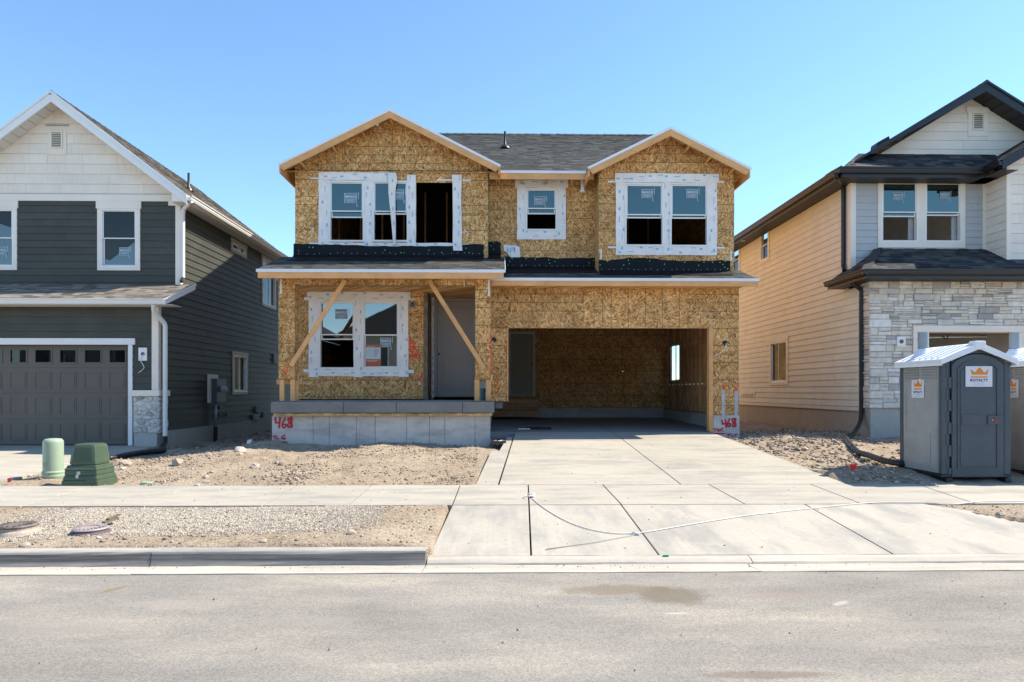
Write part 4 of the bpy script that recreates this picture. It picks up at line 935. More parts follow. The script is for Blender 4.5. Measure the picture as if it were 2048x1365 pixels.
# ================================================================= 2. ground, street, slabs
def vnoise(x, y, seed):
    rs = np.random.RandomState(seed); L = rs.rand(256, 256); xi, yi = np.floor(x).astype(int), np.floor(y).astype(int)
    fx, fy = x - xi, y - yi; fx = fx * fx * (3 - 2 * fx); fy = fy * fy * (3 - 2 * fy)
    g = lambda i, j: L[i % 256, j % 256]
    return (g(xi, yi) * (1 - fx) + g(xi + 1, yi) * fx) * (1 - fy) + (g(xi, yi + 1) * (1 - fx) + g(xi + 1, yi + 1) * fx) * fy - .5
def fbm(x, y, s, o=4, seed=1):
    r = 0; a = 1
    for k in range(o): r = r + a * vnoise(x * s + 17 * k + 100, y * s + 31 * k + 100, seed + k); a *= .5; s *= 2.1
    return r
def zdrive(y): return .223 + (np.clip(y, 10.3, 15.95) - 10.3) * (.68 - .223) / 5.65
def height(x, y, rough=True):
    x = np.asarray(x, float); y = np.asarray(y, float)
    strip = .155 + (y - 6.5) * .012
    t = np.clip((y - 10.3) / 4.7, 0, 1)
    left = .215 + t * .25; far = .2 + np.clip((y - 12) / 14, 0, 1) * .0
    wl_ = np.clip((x + 7.6) / 2.6, 0, 1); wl_ = wl_ * wl_ * (3 - 2 * wl_)
    left = left * wl_ + far * (1 - wl_)
    right = .215 + t * .31 + np.clip((y - 15) / 8, 0, 1) * .03
    wr = np.clip((x - 3) / .5, 0, 1); yard = left * (1 - wr) + right * wr
    h = np.where(y < 9.4, strip, yard)
    # the driveways, walk and apron lie over a lower bed
    inwalk = (y > 8.68) & (y < 10.24)
    dl = -.33 + (y - 10.3) / 5 * .3; dr = 5.33 - (y - 10.3) / 5.65 * .33
    indrive = (y >= 10.2) & (y < 16.0) & (x > dl + .02) & (x < dr)
    inapron = (y < 8.7) & (x > -.66) & (x < 5.43 + (8.62 - y) * .6)
    inleft = (y >= 10.2) & (y < 17) & (x < -7.85 - (y - 10.3) * .10)
    edge = np.exp(-np.minimum(np.abs(y - 10.3), np.abs(y - 8.62)) * 3)
    if rough:
        m = fbm(x, y, .8, 3, 3) * .10 + fbm(x, y, 3.2, 4, 9) * .055 + np.abs(fbm(x, y, 9, 3, 21)) * .028
        k = np.where(y < 9.4, .38, 1.0) * (1 - .75 * edge)
        near = np.clip(np.minimum(np.abs(x - dl), np.abs(x - dr)) / .5, .25, 1); k = k * np.where((y > 10.2) & (y < 16), near, 1)
        h = h + m * k
        def mound(cx, cy, r, a, sy=1): return a * np.exp(-(((x - cx) / r) ** 2 + ((y - cy) / (r * sy)) ** 2))
        h = h + mound(6.0, 10.75, .5, .17, .6) + mound(5.55, 11.1, .45, .06, .8) + mound(-3.0, 14.4, 1.4, .05, .5) + mound(-6.2, 13.6, .9, .07, .5) + mound(6.9, 14.2, .8, .08) + mound(-6.5, 7.2, .5, .03) + mound(6.3, 14.9, .9, .08, .5)
        h = np.where((y < 8.62) & (x > -2.2) & (x < -.6), .17 + (y - 6.5) * .012 + m * .08, h)
    apz = .064 + (y - 6.5) * .0632 + .004; kb_ = np.clip((x + 1.35) / .65, 0, 1) * np.clip((y - 6.6) / .25, .35, 1); kb_ = np.where((y < 8.62) & (x > -1.35) & (x < -.4), kb_, 0); h = h * (1 - kb_) + apz * kb_
    h = np.where(inwalk, np.minimum(h, .08), h); h = np.where(indrive, zdrive(y) - .14, h); h = np.where(inapron, -.05, h); h = np.where(inleft, .08, h)
    h = np.where(y < 6.52, -.1, h)
    h = np.where((y > 15.12) & (x > fx[0] + .05) & (x < fx[-1]), -.1, h); h = np.where((y > 15.95) & (x > fx[0] + .1) & (x < GR1 - .05), -.1, h)
    return h
X_ = np.arange(-14.5, 14.5, .062); Y_ = np.concatenate([np.arange(6.44, 17.2, .062), np.arange(17.25, 33, .22)])
gx, gy = np.meshgrid(X_, Y_); gz = height(gx, gy)
def grid_mesh(name, gx, gy, gz, mat, **kw):
    ny, nx = gx.shape; me = bpy.data.meshes.new(name); co = np.stack([gx, gy, gz], -1).reshape(-1, 3)
    idx = np.arange(ny * nx).reshape(ny, nx); q = np.stack([idx[:-1, :-1], idx[:-1, 1:], idx[1:, 1:], idx[1:, :-1]], -1).reshape(-1, 4)
    me.vertices.add(len(co)); me.vertices.foreach_set('co', co.ravel()); me.loops.add(q.size); me.loops.foreach_set('vertex_index', q.ravel())
    me.polygons.add(len(q)); me.polygons.foreach_set('loop_start', np.arange(0, q.size, 4)); me.update(calc_edges=True); me.validate()
    me.polygons.foreach_set('use_smooth', [True] * len(q)); me.materials.append(mat); o = bpy.data.objects.new(name, me); C.objects.link(o); return setp(o, **kw)
grid_mesh('dirt_ground', gx, gy, gz, DIRT, kind='structure')
mb = MB(); mb.face([(-900, -900, -.14), (900, -900, -.14), (900, 900, -.14), (-900, 900, -.14)]); obj('ground', mb, DIRT, kind='structure', recalc=False)

# asphalt: grey, dusted with pale dirt, a few stains
m, t, b = nt('dusty_asphalt'); g = G(t)
n1 = g.noise(.9, 6, .65, g.map((.5, 1.3, 1))); n2 = g.noise(240, 2, .7); n3 = g.noise(70, 3, .6); n4 = g.noise(.35, 4, .6)
vo = g.n('ShaderNodeTexVoronoi'); vo.inputs['Scale'].default_value = 95; g.l(g.co(), vo.inputs['Vector'])
s_ = g.n('ShaderNodeSeparateColor'); g.l(vo.outputs['Color'], s_.inputs[0])
c = g.ramp(n1, [(.34, (.225, .207, .183)), (.48, (.268, .245, .214)), (.58, (.315, .283, .24)), (.68, (.38, .335, .275))])
f = g.math('MULTIPLY', g.fr(n2, .3, .7, .84, 1.16), g.fr(s_.outputs[0], 0, 1, .80, 1.18)); f = g.math('MULTIPLY', f, g.fr(n3, .3, .7, .9, 1.1)); f = g.math('MULTIPLY', f, g.fr(n4, .35, .65, .93, 1.07))
v = g.n('ShaderNodeVectorMath', operation='SCALE'); g.l(c, v.inputs[0]); g.l(f, v.inputs['Scale']); col = v.outputs[0]
def blot(cx, cy, rx, ry, colr, amt, wob=.35, ang=0):
    global col
    mp = g.n('ShaderNodeMapping', vector_type='TEXTURE'); mp.inputs['Location'].default_value = (cx, cy, 0); mp.inputs['Rotation'].default_value = (0, 0, ang); mp.inputs['Scale'].default_value = (rx, ry, 1e6); g.l(g.co(), mp.inputs[0])
    ln = g.n('ShaderNodeVectorMath', operation='LENGTH'); g.l(mp.outputs[0], ln.inputs[0])
    d = g.math('ADD', ln.outputs['Value'], g.math('MULTIPLY', g.math('SUBTRACT', g.noise(3.5, 4, .6), .5), wob * 3))
    col = g.mix(g.math('MULTIPLY', g.fr(d, .62, 1.0, 1, 0), amt), col, colr)
q = PZ(1350, 1192, .03); blot(q.x, q.y, .34, .26, (.165, .13, .092), .7)
q = PZ(1230, 1180, .03); blot(q.x, q.y, .55, .16, (.185, .14, .095), .6, .5)
q = PZ(228, 1179, .03); blot(q.x, q.y, .04, .14, (.24, .17, .085), .8, .1, -.5)
q = PZ(1580, 1190, .03); blot(q.x, q.y, .4, .12, (.30, .215, .19), .35)
q = PZ(370, 1210, .03); blot(q.x, q.y, .45, .14, (.33, .29, .25), .5, .8)
q = PZ(1540, 1350, .03); blot(q.x, q.y, .45, .06, (.18, .135, .1), .6, .3)
q = PZ(1680, 1207, .03); blot(q.x, q.y, .12, .04, (.45, .41, .36), .7, .6, .6)
q = PZ(1355, 1227, .03); blot(q.x, q.y, .09, .02, (.5, .46, .42), .7, .5)
for (u_, v_, rx_, ry_) in ((90, 1255, .5, .2), (620, 1240, .4, .1), (300, 1290, .5, .06), (1900, 1250, .6, .1), (1700, 1290, .5, .05)):
    q = PZ(u_, v_, .03); blot(q.x, q.y, rx_, ry_, (.30, .265, .235), .4, .9)
g.l(col, b.inputs['Base Color']); b.inputs['Roughness'].default_value = .9; b.inputs['Specular IOR Level'].default_value = .2
g.bump(g.math('ADD', n2, g.math('MULTIPLY', s_.outputs[1], .7)), b, .55, .006)
ASPH = m
xs_ = np.arange(-60, 60.1, .25); ys_ = np.array([-7.0, -4, -1, 0, 1, 2, 3, 3.5, 4, 4.5, 5, 5.5, 5.8, 6.03])
ax_, ay_ = np.meshgrid(xs_, ys_); az_ = .028 + .035 * np.clip(6.03 - ay_, 0, 6) / 6 * 0 + fbm(ax_, ay_, .5, 2, 5) * .006
az_[-1] = .026 ; ay_[-1] = 6.03 + fbm(ax_[-1], ay_[-1], 4, 3, 6) * .014
grid_mesh('road', ax_, ay_, az_, ASPH, kind='structure')
# gutter pan, curb, apron lip: swept sections in poured lengths
def sweep(name, prof, x0, x1, mat, cuts, parent, bev=0):
    xs = [x0] + [c for c in cuts if x0 < c < x1] + [x1]
    for i in range(len(xs) - 1):
        a, b_ = xs[i] + .004, xs[i + 1] - .004; mb = MB(); n = max(1, int((b_ - a) / .3)); rn_ = random.Random(i)
        rings = []
        for k in range(n + 1):
            xx = a + (b_ - a) * k / n; rings.append([(xx, y + rn_.uniform(-.003, .003), z + rn_.uniform(-.0025, .0025)) for y, z in prof])
        for k in range(n):
            for j in range(len(prof)):
                j2 = (j + 1) % len(prof); mb.face([rings[k][j], rings[k + 1][j], rings[k + 1][j2], rings[k][j2]])
        mb.face(rings[0]); mb.face(rings[-1][::-1]); obj(name, mb, mat, parent)
gut = thing('gutter', None, None); gut['kind'] = 'structure'
sweep('gutter_length', [(6.02, -.1), (6.02, .034), (6.20, .020), (6.315, .004), (6.36, .014), (6.36, -.1)], -30, 30, GUTM, [-15.5, -12.4, -9.3, -6.3, -3.27, -.70, 2.35, 4.6, 7.0, 10], gut)
kb = thing('kerb', None, None); kb['kind'] = 'structure'
kp = [(6.364, -.1), (6.364, .012), (6.372, .045), (6.392, .118), (6.405, .14), (6.425, .150), (6.52, .153), (6.55, .10), (6.55, -.1)]
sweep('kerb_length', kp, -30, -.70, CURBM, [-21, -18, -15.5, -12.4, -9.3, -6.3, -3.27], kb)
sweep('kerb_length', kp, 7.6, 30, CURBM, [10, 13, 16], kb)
ap = thing('driveway_apron', None, None); ap['kind'] = 'structure'
sweep('apron_lip', [(6.364, -.1), (6.364, .014), (6.375, .030), (6.42, .052), (6.50, .064), (6.50, -.1)], -.692, 7.6, GUTM, [2.4, 5.2], ap)
def slab(name, pts, mat, parent, th=.13, gap=.0085):
    """pts: (x, y, z) corners of the top, shrunk a little for the tooled joint"""
    c = sum((Vector(p) for p in pts), Vector()) / len(pts); q = []
    for p in pts:
        p = Vector(p); d = (c - p); q.append(p + Vector((math.copysign(gap, d.x), math.copysign(gap, d.y), 0)))
    mb = MB(); mb.prism(q, [p - Vector((0, 0, th)) for p in q]); return obj(name, mb, mat, parent, bevel=.006)
za = lambda y: .064 + (y - 6.5) * (.198 - .064) / 2.12
J0 = [-.61, .37, 1.55, 3.91 * 0 + 3.15, 3.91, 5.47]
apx = [(-.692, -.61), (.30, .37), (1.54, 1.55), (3.83, 3.92), (7.3, 5.47)]
for i in range(4):
    (b0, t0), (b1, t1) = apx[i], apx[i + 1]
    slab('apron_slab', [(b0, 6.505, za(6.505)), (b1, 6.505, za(6.505)), (t1, 8.62, .198), (t0, 8.62, .198)], APRON, ap)
sw = thing('sidewalk', None, None); sw['kind'] = 'structure'
wx = [(-13.6, -13.8), (-12.1, -12.3), (-10.6, -10.8), (-9.1, -9.25), (-7.55, -7.7), (-6.05, -6.15), (-4.5, -4.62), (-3.02, -3.08), (-1.93, -1.95), (-.61, -.61), (.37, .43), (1.555, 1.57), (3.15, 3.20), (4.66, 4.77), (6.14, 6.42), (7.7, 7.95), (9.2, 9.5), (10.8, 11), (12.4, 12.6)]
for i in range(len(wx) - 1):
    (b0, t0), (b1, t1) = wx[i], wx[i + 1]; slab('sidewalk_slab', [(b0, 8.625, .2), (b1, 8.625, .2), (t1, 10.3, .223), (t0, 10.3, .223)], CONC, sw)
dv = thing('driveway', None, None); dv['kind'] = 'structure'
dj = lambda X0, X1, y: X0 + (X1 - X0) * (y - 10.3) / 5.65
ys = [10.305, 13.35, 15.94]
for (l0, l1, r0, r1) in ((-.02, .36, 2.775, 2.68), (2.775, 2.68, 5.36, 5.02)):
    for k in range(2):
        ya, yb = ys[k], ys[k + 1]
        slab('driveway_slab', [(dj(l0, l1, ya), ya, float(zdrive(ya))), (dj(r0, r1, ya), ya, float(zdrive(ya))), (dj(r0, r1, yb), yb, float(zdrive(yb))), (dj(l0, l1, yb), yb, float(zdrive(yb)))], DRIVE, dv)
slab('driveway_strip', [(-.38, 10.31, .222), (-.035, 10.31, .222), (dj(-.035, .345, 13.4), 13.4, float(zdrive(13.4)) - .004), (-.18, 13.4, float(zdrive(13.4)) - .004)], CONC, dv)
slab('driveway_strip', [(-.02, 13.41, float(zdrive(13.4)) - .004), (dj(-.035, .345, 13.4), 13.41, float(zdrive(13.4)) - .004), (dj(-.035, .345, 15.2), 15.2, float(zdrive(15.2)) - .004), (.17, 15.2, float(zdrive(15.2)) - .004)], CONC, dv)
gf = thing('garage_floor', None, None); gf['kind'] = 'structure'
slab('floor_slab', [(-.24, 15.95, .68), (2.67, 15.95, .68), (2.55, 22.75, .76), (-.24, 22.75, .76)], FLOORM, gf)
slab('floor_slab', [(2.67, 15.95, .68), (GR1 - .16, 15.95, .68), (GR1 - .16, 22.75, .76), (2.55, 22.75, .76)], FLOORM, gf)
mb = MB(); mb.box(-.24, GR1 - .16, 15.96, 22.8, .35, .6); obj('floor_slab', mb, FLOORM, gf)
ld = thing('left_driveway', None, None); ld['kind'] = 'structure'
for k, (xa, xb, xc, xd) in enumerate(((-7.82, -8.38, -11.3, -11.3), (-11.3, -11.3, -14.4, -14.4))):
    slab('driveway_slab', [(xc, 10.31, .222), (xa, 10.31, .222), (xb, 16.62, .31), (xd, 16.62, .31)], DRIVE, ld)
slab('driveway_slab', [(-14.4, 16.63, .31), (-8.85, 16.63, .31), (-8.85, 17.2, .315), (-14.4, 17.2, .315)], DRIVE, ld)
# a strip of concrete kerb beside the left driveway's top
# ================================================================= 3. the finished house on the left
L = thing('green_grey_house', 'finished dark green-grey house with off-white gable, left of the unfinished house', 'house', (-11.5, 17, .3))
LX, LU, LG = -8.38, 17.85, 16.7
fU, fGL, fS = front(LU), front(LG), side(LX, 1)
pk = P(102.5, 183, 17.4); ez = P(375, 391, 17.4).z; ex = P(375, 391, 17.4).x; slp = (pk.z - ez) / (ex - pk.x); xl_ = 2 * pk.x - ex; wl2 = 2 * pk.x - LX
rz = lambda x, d=.10: pk.z - d - slp * abs(x - pk.x)
bz0, bz1 = P(200, 403, LU).z, P(200, 389, LU).z
def hz(zf, x0, y0, x1, y1, D): return hor(zf, x0, y0, x1, y1, D)
UW = hz(z1, 690, 915, 937, 1315, LU); UT = hz(z1, 665, 905, 960, 1355, LU)
cxw = (UW[0] + UW[1]) / 2; off = hz(z1, 120, 0, 130, 1, LU)[0] - UT[1]
ULW = (UW[0] + off, UW[1] + off, UW[2], UW[3])
lap_siding(L, fU, rect(wl2, LX - .11, 4.3, bz0), [UW, ULW], wl2, LX - .11, 4.32, bz0, .182, SIDEDARK)
shake_siding(L, fU, [(wl2, bz1), (LX, bz1), (LX, rz(LX)), (pk.x, pk.z - .1), (wl2, rz(LX))], [hz(z1, 328, 388, 458, 548, LU)], wl2, LX, bz1, pk.z, .262, SIDEWHITE)
mb = MB(); fU.box(mb, wl2, LX + .03, bz0, bz1 - .006, -.02, .03); obj('band_trim', mb, WHITETRIM, L, bevel=.003)
mb = MB(); fU.box(mb, wl2, LX, bz1 - .006, bz1 + .006, 0, .036); obj('band_flashing', mb, basic('grey_flashing', (.35, .33, .35), .5, .05, 3, 20, 0), L)
mb = MB(); fU.box(mb, LX - .115, LX + .025, 4.35, bz0, 0, .03); obj('corner_trim', mb, WHITETRIM, L, bevel=.003)
mb = MB(); fS.box(mb, LU + .0, LU + .1, 4.4, 6.5, 0, .025); obj('corner_trim', mb, WHITETRIM, L, bevel=.003)
mb = MB(); fU.poly(mb, [(LX - .3, rz(LX) - .35), (LX + .03, rz(LX) - .35), (LX + .03, rz(LX) - .02), (LX - .3, rz(LX - .3) - .02)], .0, .028); obj('corner_trim', mb, WHITETRIM, L)
def trimset(parent, fr, W, w=.095, head=.115, ear=.03, mat=WHITETRIM, o=.032, sill=True, hm=None):
    a0, a1, z0, z1 = W; hm = hm if hm is not None else z1
    for e, nm in (((a0 - w, a0 + .004, z0 - w, z1), 'window_trim'), ((a1 - .004, a1 + w, z0 - w, z1), 'window_trim'), ((a0 + .005, a1 - .005, z0 - w, z0 + .004), 'window_trim')):
        mb = MB(); fr.box(mb, *e, 0, o); obj(nm, mb, mat, parent, bevel=.003)
    mb = MB(); fr.box(mb, a0 - w - ear, a1 + w + ear, z1, z1 + head, 0, o + .01); obj('window_head_trim', mb, mat, parent, bevel=.003)
for W in (UW, ULW):
    trimset(L, fU, W, .085, bz0 - W[3] - .002, .03)
    window(L, fU, *W, 'hung', GL_DK, sticker=((W[0] + W[1]) / 2 + .12, W[2] + .42, .26, -.02), o=.0)
# louvre vent
V = hz(z1, 350, 388, 431, 508, LU)
def louvre(parent, fr, V, mat, trimW=None):
    mb = MB(); a0, a1, z0, z1 = V; w = .03
    for e in ((a0, a1, z1 - w, z1), (a0, a1, z0, z0 + w), (a0, a0 + w, z0 + w, z1 - w), (a1 - w, a1, z0 + w, z1 - w)): fr.box(mb, *e, 0, .05)
    vv = obj('gable_vent', mb, mat, parent); n = 8
    for k in range(n):
        z = z0 + w + (z1 - z0 - 2 * w) * (k + .15) / n; h = (z1 - z0 - 2 * w) / n
        mb = MB(); mb.prism([fr(a0 + w, z, .042), fr(a1 - w, z, .042), fr(a1 - w, z + h * .15, .045), fr(a0 + w, z + h * .15, .045)], [fr(a0 + w, z + h * .75, .0), fr(a1 - w, z + h * .75, .0), fr(a1 - w, z + h * .9, .003), fr(a0 + w, z + h * .9, .003)]); obj('louvre', mb, mat, vv)
    mb = MB(); fr.box(mb, a0 + w, a1 - w, z0 + w, z1 - w, -.03, -.02); obj('vent_back', mb, INTER, vv)
louvre(L, fU, V, SIDEWHITE)
e_ = hz(z1, 328, 380, 458, 548, LU); mb = MB()
for q_ in ((e_[0], V[0] - .002, e_[2], e_[3]), (V[1] + .002, e_[1], e_[2], e_[3]), (V[0], V[1], e_[2], V[2] - .002), (V[0], V[1], V[3] + .002, e_[3])): fU.box(mb, *q_, 0, .028)
obj('vent_surround', mb, SIDEWHITE, L, kind='stuff')
mb = MB(); q_ = hz(z1, 316, 345, 472, 351, LU); fU.box(mb, *q_, 0, .05); obj('drip_cap', mb, basic('grey_flashing', (.3, .3, .3)), L)
# side wall
s_w = (PX(463, 740, LX).y, PX(495, 740, LX).y, PX(463, 791, LX).z * .5 + PX(495, 784, LX).z * .5, PX(463, 698, LX).z)
SW1 = (s_w[0] + .12, s_w[1] - .12, PX(465, 788, LX).z + .06, PX(463, 699, LX).z - .16)
SW2 = (PX(461.5, 480, LX).y + .09, PX(492, 480, LX).y - .09, PX(461.5, 503, LX).z + .1, PX(461.5, 476, LX).z - .1)
SW3 = (PX(522.5, 600, LX).y + .1, PX(551, 600, LX).y - .1, PX(522.5, 612, LX).z + .1, PX(522.5, 612, LX).z + 1.7)
LE = 29.0
lap_siding(L, fS, [(LG, .64), (LE, .64), (LE, 6.62), (LU, 6.62), (LU, 4.35), (LG, 3.95)] if False else rect(LU, LE, .64, 6.62), [SW1, SW2, SW3], LU, LE, .66, 6.62, .182, SIDEDARK)
lap_siding(L, fS, [(LG, .64), (LU, .64), (LU, 4.42), (LG, 4.02)], [], LG, LU, .66, 4.42, .182, SIDEDARK)
mb = MB(); mb.box(LX - .2, LX + .02, LG + .02, LE, -.1, .66); obj('foundation', mb, FOUNDL, L)
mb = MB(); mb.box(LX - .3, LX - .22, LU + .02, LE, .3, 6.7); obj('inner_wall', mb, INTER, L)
for W, k_ in ((SW1, 'slider'), (SW2, 'slider'), (SW3, 'slider')):
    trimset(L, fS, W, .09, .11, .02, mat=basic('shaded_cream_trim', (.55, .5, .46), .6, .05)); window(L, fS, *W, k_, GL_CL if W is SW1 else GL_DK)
# pale room seen through the side window, with protective film
mb = MB(); mb.box(LX - .215, LX - .21, SW1[0], SW1[1], SW1[2], SW1[3]); obj('window_blind', mb, basic('pale_room_wall', (.5, .46, .36), .8, .05), L)
# roof
A_ = (0, 1, 0)
roof_plane(L, (ex, 17.4, ez), A_, (pk.x - ex, 0, pk.z - ez), rect(0, 8.6, 0, math.hypot(pk.x - ex, pk.z - ez)), SHBRN, SOFFW, .142, .03, (.16, .34), seed=51)
mb = MB(); mb.prism([(xl_, 17.4, ez), (pk.x, 17.4, pk.z), (pk.x, 17.4, pk.z - .03), (xl_, 17.4, ez - .03)], [(xl_, 26, ez), (pk.x, 26, pk.z), (pk.x, 26, pk.z - .03), (xl_, 26, ez - .03)]); obj('roof_deck', mb, SHBRN, L)
mb = MB(); y = 17.36
while y < 26: mb.prism([(pk.x - .14, y, pk.z - .09), (pk.x, y, pk.z + .028), (pk.x + .14, y, pk.z - .09)], [(pk.x - .14, y + .28, pk.z - .10), (pk.x, y + .28, pk.z + .016), (pk.x + .14, y + .28, pk.z - .10)]); y += .26
obj('ridge_cap', mb, SHGREY, L, kind='stuff')
for sg, xe in ((1, ex), (-1, xl_)):
    mb = MB(); f = [(xe, ez - .01), (pk.x, pk.z - .01), (pk.x, pk.z - .27), (xe, ez - .24)]
    mb.prism([(x, 17.37, z) for x, z in f], [(x, 17.41, z) for x, z in f]); obj('rake_board', mb, basic('white_rake_paint', (.8, .79, .77), .5, .03), L)
    mb = MB(); f = [(xe, ez + .01), (pk.x, pk.z + .01), (pk.x, pk.z - .06), (xe, ez - .06)]
    mb.prism([(x, 17.345, z) for x, z in f], [(x, 17.367, z) for x, z in f]); obj('drip_edge', mb, DRIP, L)
    n = 16
    for k in range(n):
        t0, t1 = k / n, (k + 1) / n - .004; xa, xb = xe + (pk.x - xe) * t0, xe + (pk.x - xe) * t1; Za, Zb = ez + (pk.z - ez) * t0 - .2, ez + (pk.z - ez) * t1 - .2
        mb = MB(); mb.prism([(xa, 17.42, Za), (xb, 17.42, Zb), (xb, 17.42, Zb + .012), (xa, 17.42, Za + .012)], [(xa, 17.84, Za), (xb, 17.84, Zb), (xb, 17.84, Zb + .012), (xa, 17.84, Za + .012)]); obj('soffit_panel', mb, SOFFW, L)
mb = MB(); mb.box(ex - .03, ex, 17.42, 26, ez - .17, ez - .02); obj('fascia_board', mb, WHITETRIM, L)
gutter(L, (ex, 17.40, ez + .0), (ex, 26.0, ez + .0), (1, 0, 0), GUTTERW)
y = 17.42
while y < 25.7:
    mb = MB(); mb.box(LX + .0, ex - .03, y, y + .295, ez - .17, ez - .158); obj('soffit_panel', mb, SOFFW, L); y += .3
mb = MB(); mb.prism([(LX - .0, 17.39, ez - .16), (ex, 17.39, ez - .16), (ex, 17.39, ez - .02), (LX, 17.39, ez + .28)], [(LX, 17.43, ez - .16), (ex, 17.43, ez - .16), (ex, 17.43, ez - .02), (LX, 17.43, ez + .28)]); obj('eave_return', mb, WHITETRIM, L)
c = P(380, 375, 20.5); c = Vector((-9.42, 20.6, 0)); c.z = pk.z - slp * abs(c.x - pk.x); mb = MB(); mb.lathe(c, [(.14, -.05), (.12, .02), (.04, .1), (.035, .5)], 12); obj('roof_vent_pipe', mb, BLACKPL, L, smooth=True)
mb = MB(); mb.bar((-10.75, 21.5, pk.z - slp * .82 + .05), (-10.3, 21.5, pk.z - slp * 1.27 + .05), .35, .1); obj('roof_box_vent', mb, SHBRN, L)
spout(L, [P(383, 402, 17.5), (LX + .12, 17.75, P(383, 417, 17.6).z), (LX + .075, 17.83, P(361, 437, 17.7).z), (LX + .075, 17.83, 4.62)], GUTTERW, .085)
mb = MB(); mb.cyl((LX + .075, 17.83, 4.62), (LX + .1, 17.7, 4.5), .045, 10); obj('spout_boot', mb, BLACKPL, L)
# garage front
gy_ = 16.25; gzl = P(200, 599, gy_).z; gxr = P(332, 605, gy_).x
DRW = (P(-200, 0, LG).x, P(257.5, 0, LG).x); dtz = P(200, 690, LG).z; dbz = .32
TR = hz(z2, -800, 432, 925, 478, LG)
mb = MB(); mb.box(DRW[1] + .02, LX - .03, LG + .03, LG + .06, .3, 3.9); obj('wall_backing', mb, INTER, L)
lap_siding(L, fGL, rect(-14.4, LX - .02, 1.0, 3.96), [(DRW[0] - .3, DRW[1] + .09, 0, TR[3])], -14.4, LX - .02, 1.66, 4.1, .182, SIDEDARK)
mb = MB(); fGL.box(mb, TR[0], TR[1], TR[2], TR[3], -.02, .04); obj('garage_head_trim', mb, basic('white_rake_paint', (.8, .79, .77)), L, bevel=.003)
mb = MB(); fGL.box(mb, DRW[1], P(266, 0, LG).x, .32, TR[2] - .002, -.15, .035); obj('garage_side_trim', mb, basic('white_rake_paint', (.8, .79, .77)), L, bevel=.003)
mb = MB(); fGL.box(mb, P(304.7, 0, LG).x, LX + .025, P(0, 792, LG).z, 3.98, 0, .035); obj('corner_trim', mb, WHITETRIM, L, bevel=.003)
mb = MB(); fS.box(mb, LG + .0, LG + .1, P(0, 792, LG).z, 3.98, 0, .028); obj('corner_trim', mb, WHITETRIM, L, bevel=.003)
pz1, pz0 = P(0, 792.6, 16.6).z, P(0, 867, 16.6).z; tz1 = P(0, 781, 16.6).z
px0, px1 = P(266, 0, 16.6).x, LX + .07
mb = MB(); mb.box(px0, px1 + .02, 16.56, 17.12, pz1, tz1); obj('stone_cap_trim', mb, WHITETRIM, L, bevel=.004)
mb = MB(); mb.box(px0 + .01, px1 - .06, 16.62, 17.05, -.1, pz1 - .005); obj('foundation', mb, FOUNDL, L)
mb = MB(); mb.box(px0 + .005, px1 - .03, 16.615, 17.08, pz0 + .01, pz1 - .003); obj('mortar_bed', mb, MORTAR, L)
# irregular stones: relaxed cells shrunk for the joint
def cell_stones(parent, fr, a0, a1, z0, z1, n, o, mat, seed, asp=1.6, name='stone'):
    rn_ = random.Random(seed); pts = []; tries = 0
    while len(pts) < n and tries < 6000:
        tries += 1; p = (rn_.uniform(a0, a1), rn_.uniform(z0, z1)); md = math.sqrt((a1 - a0) * (z1 - z0) / n) * rn_.uniform(.5, .95)
        if all(math.hypot((p[0] - q[0]) / asp ** .5, (p[1] - q[1]) * asp ** .5) > md for q in pts): pts.append(p)
    for p in pts:
        cell = rect(a0, a1, z0, z1)
        for q in pts:
            if q is p: continue
            mx, mz = (p[0] + q[0]) / 2, (p[1] + q[1]) / 2; dx_, dz_ = (q[0] - p[0]) / asp, (q[1] - p[1]) * asp
            l_ = math.hypot(dx_, dz_); nx_, nz_ = dx_ / l_, dz_ / l_; B = 3
            tx_, tz_ = -nz_, nx_
            hp = [(mx + tx_ * B, mz + tz_ * B), (mx - nx_ * B * 2 + tx_ * B, mz - nz_ * B * 2 + tz_ * B), (mx - nx_ * B * 2 - tx_ * B, mz - nz_ * B * 2 - tz_ * B), (mx - tx_ * B, mz - tz_ * B)]
            cell = clip(cell, hp)
            if not cell: break
        if not cell: continue
        c_ = (sum(x for x, _ in cell) / len(cell), sum(y for _, y in cell) / len(cell))
        # round the corners
        rc = []
        for i in range(len(cell)):
            u_, v_, w_ = cell[i - 1], cell[i], cell[(i + 1) % len(cell)]
            rc.append((v_[0] * .78 + u_[0] * .22, v_[1] * .78 + u_[1] * .22)); rc.append((v_[0] * .78 + w_[0] * .22, v_[1] * .78 + w_[1] * .22))
        def sh(k, d): 
            r_ = []
            for x, y in rc:
                l = math.hypot(x - c_[0], y - c_[1]); s_ = max(.2, (l - d) / l) * k; r_.append((c_[0] + (x - c_[0]) * s_, c_[1] + (y - c_[1]) * s_))
            return r_
        pr = rn_.uniform(.012, .035); e0, e1, e2 = sh(1, .007), sh(.97, .012), sh(.72, .016); mb = MB(); nn = len(rc)
        rings = [[fr(x, y, o - .02) for x, y in e0], [fr(x, y, o + pr * .6) for x, y in e1], [fr(x + rn_.uniform(-.004, .004), y + rn_.uniform(-.004, .004), o + pr + rn_.uniform(-.004, .006)) for x, y in e2]]
        for r_ in range(2):
            for k in range(nn): mb.face([rings[r_][k], rings[r_][(k + 1) % nn], rings[r_ + 1][(k + 1) % nn], rings[r_ + 1][k]])
        cc = fr(c_[0], c_[1], o + pr + .004)
        for k in range(nn): mb.face([rings[2][k], rings[2][(k + 1) % nn], cc])
        obj(name, mb, mat, parent, recalc=False)
cell_stones(L, front(16.615), px0 + .005, px1 - .03, pz0, pz1 - .01, 30, .005, STONER, 4)
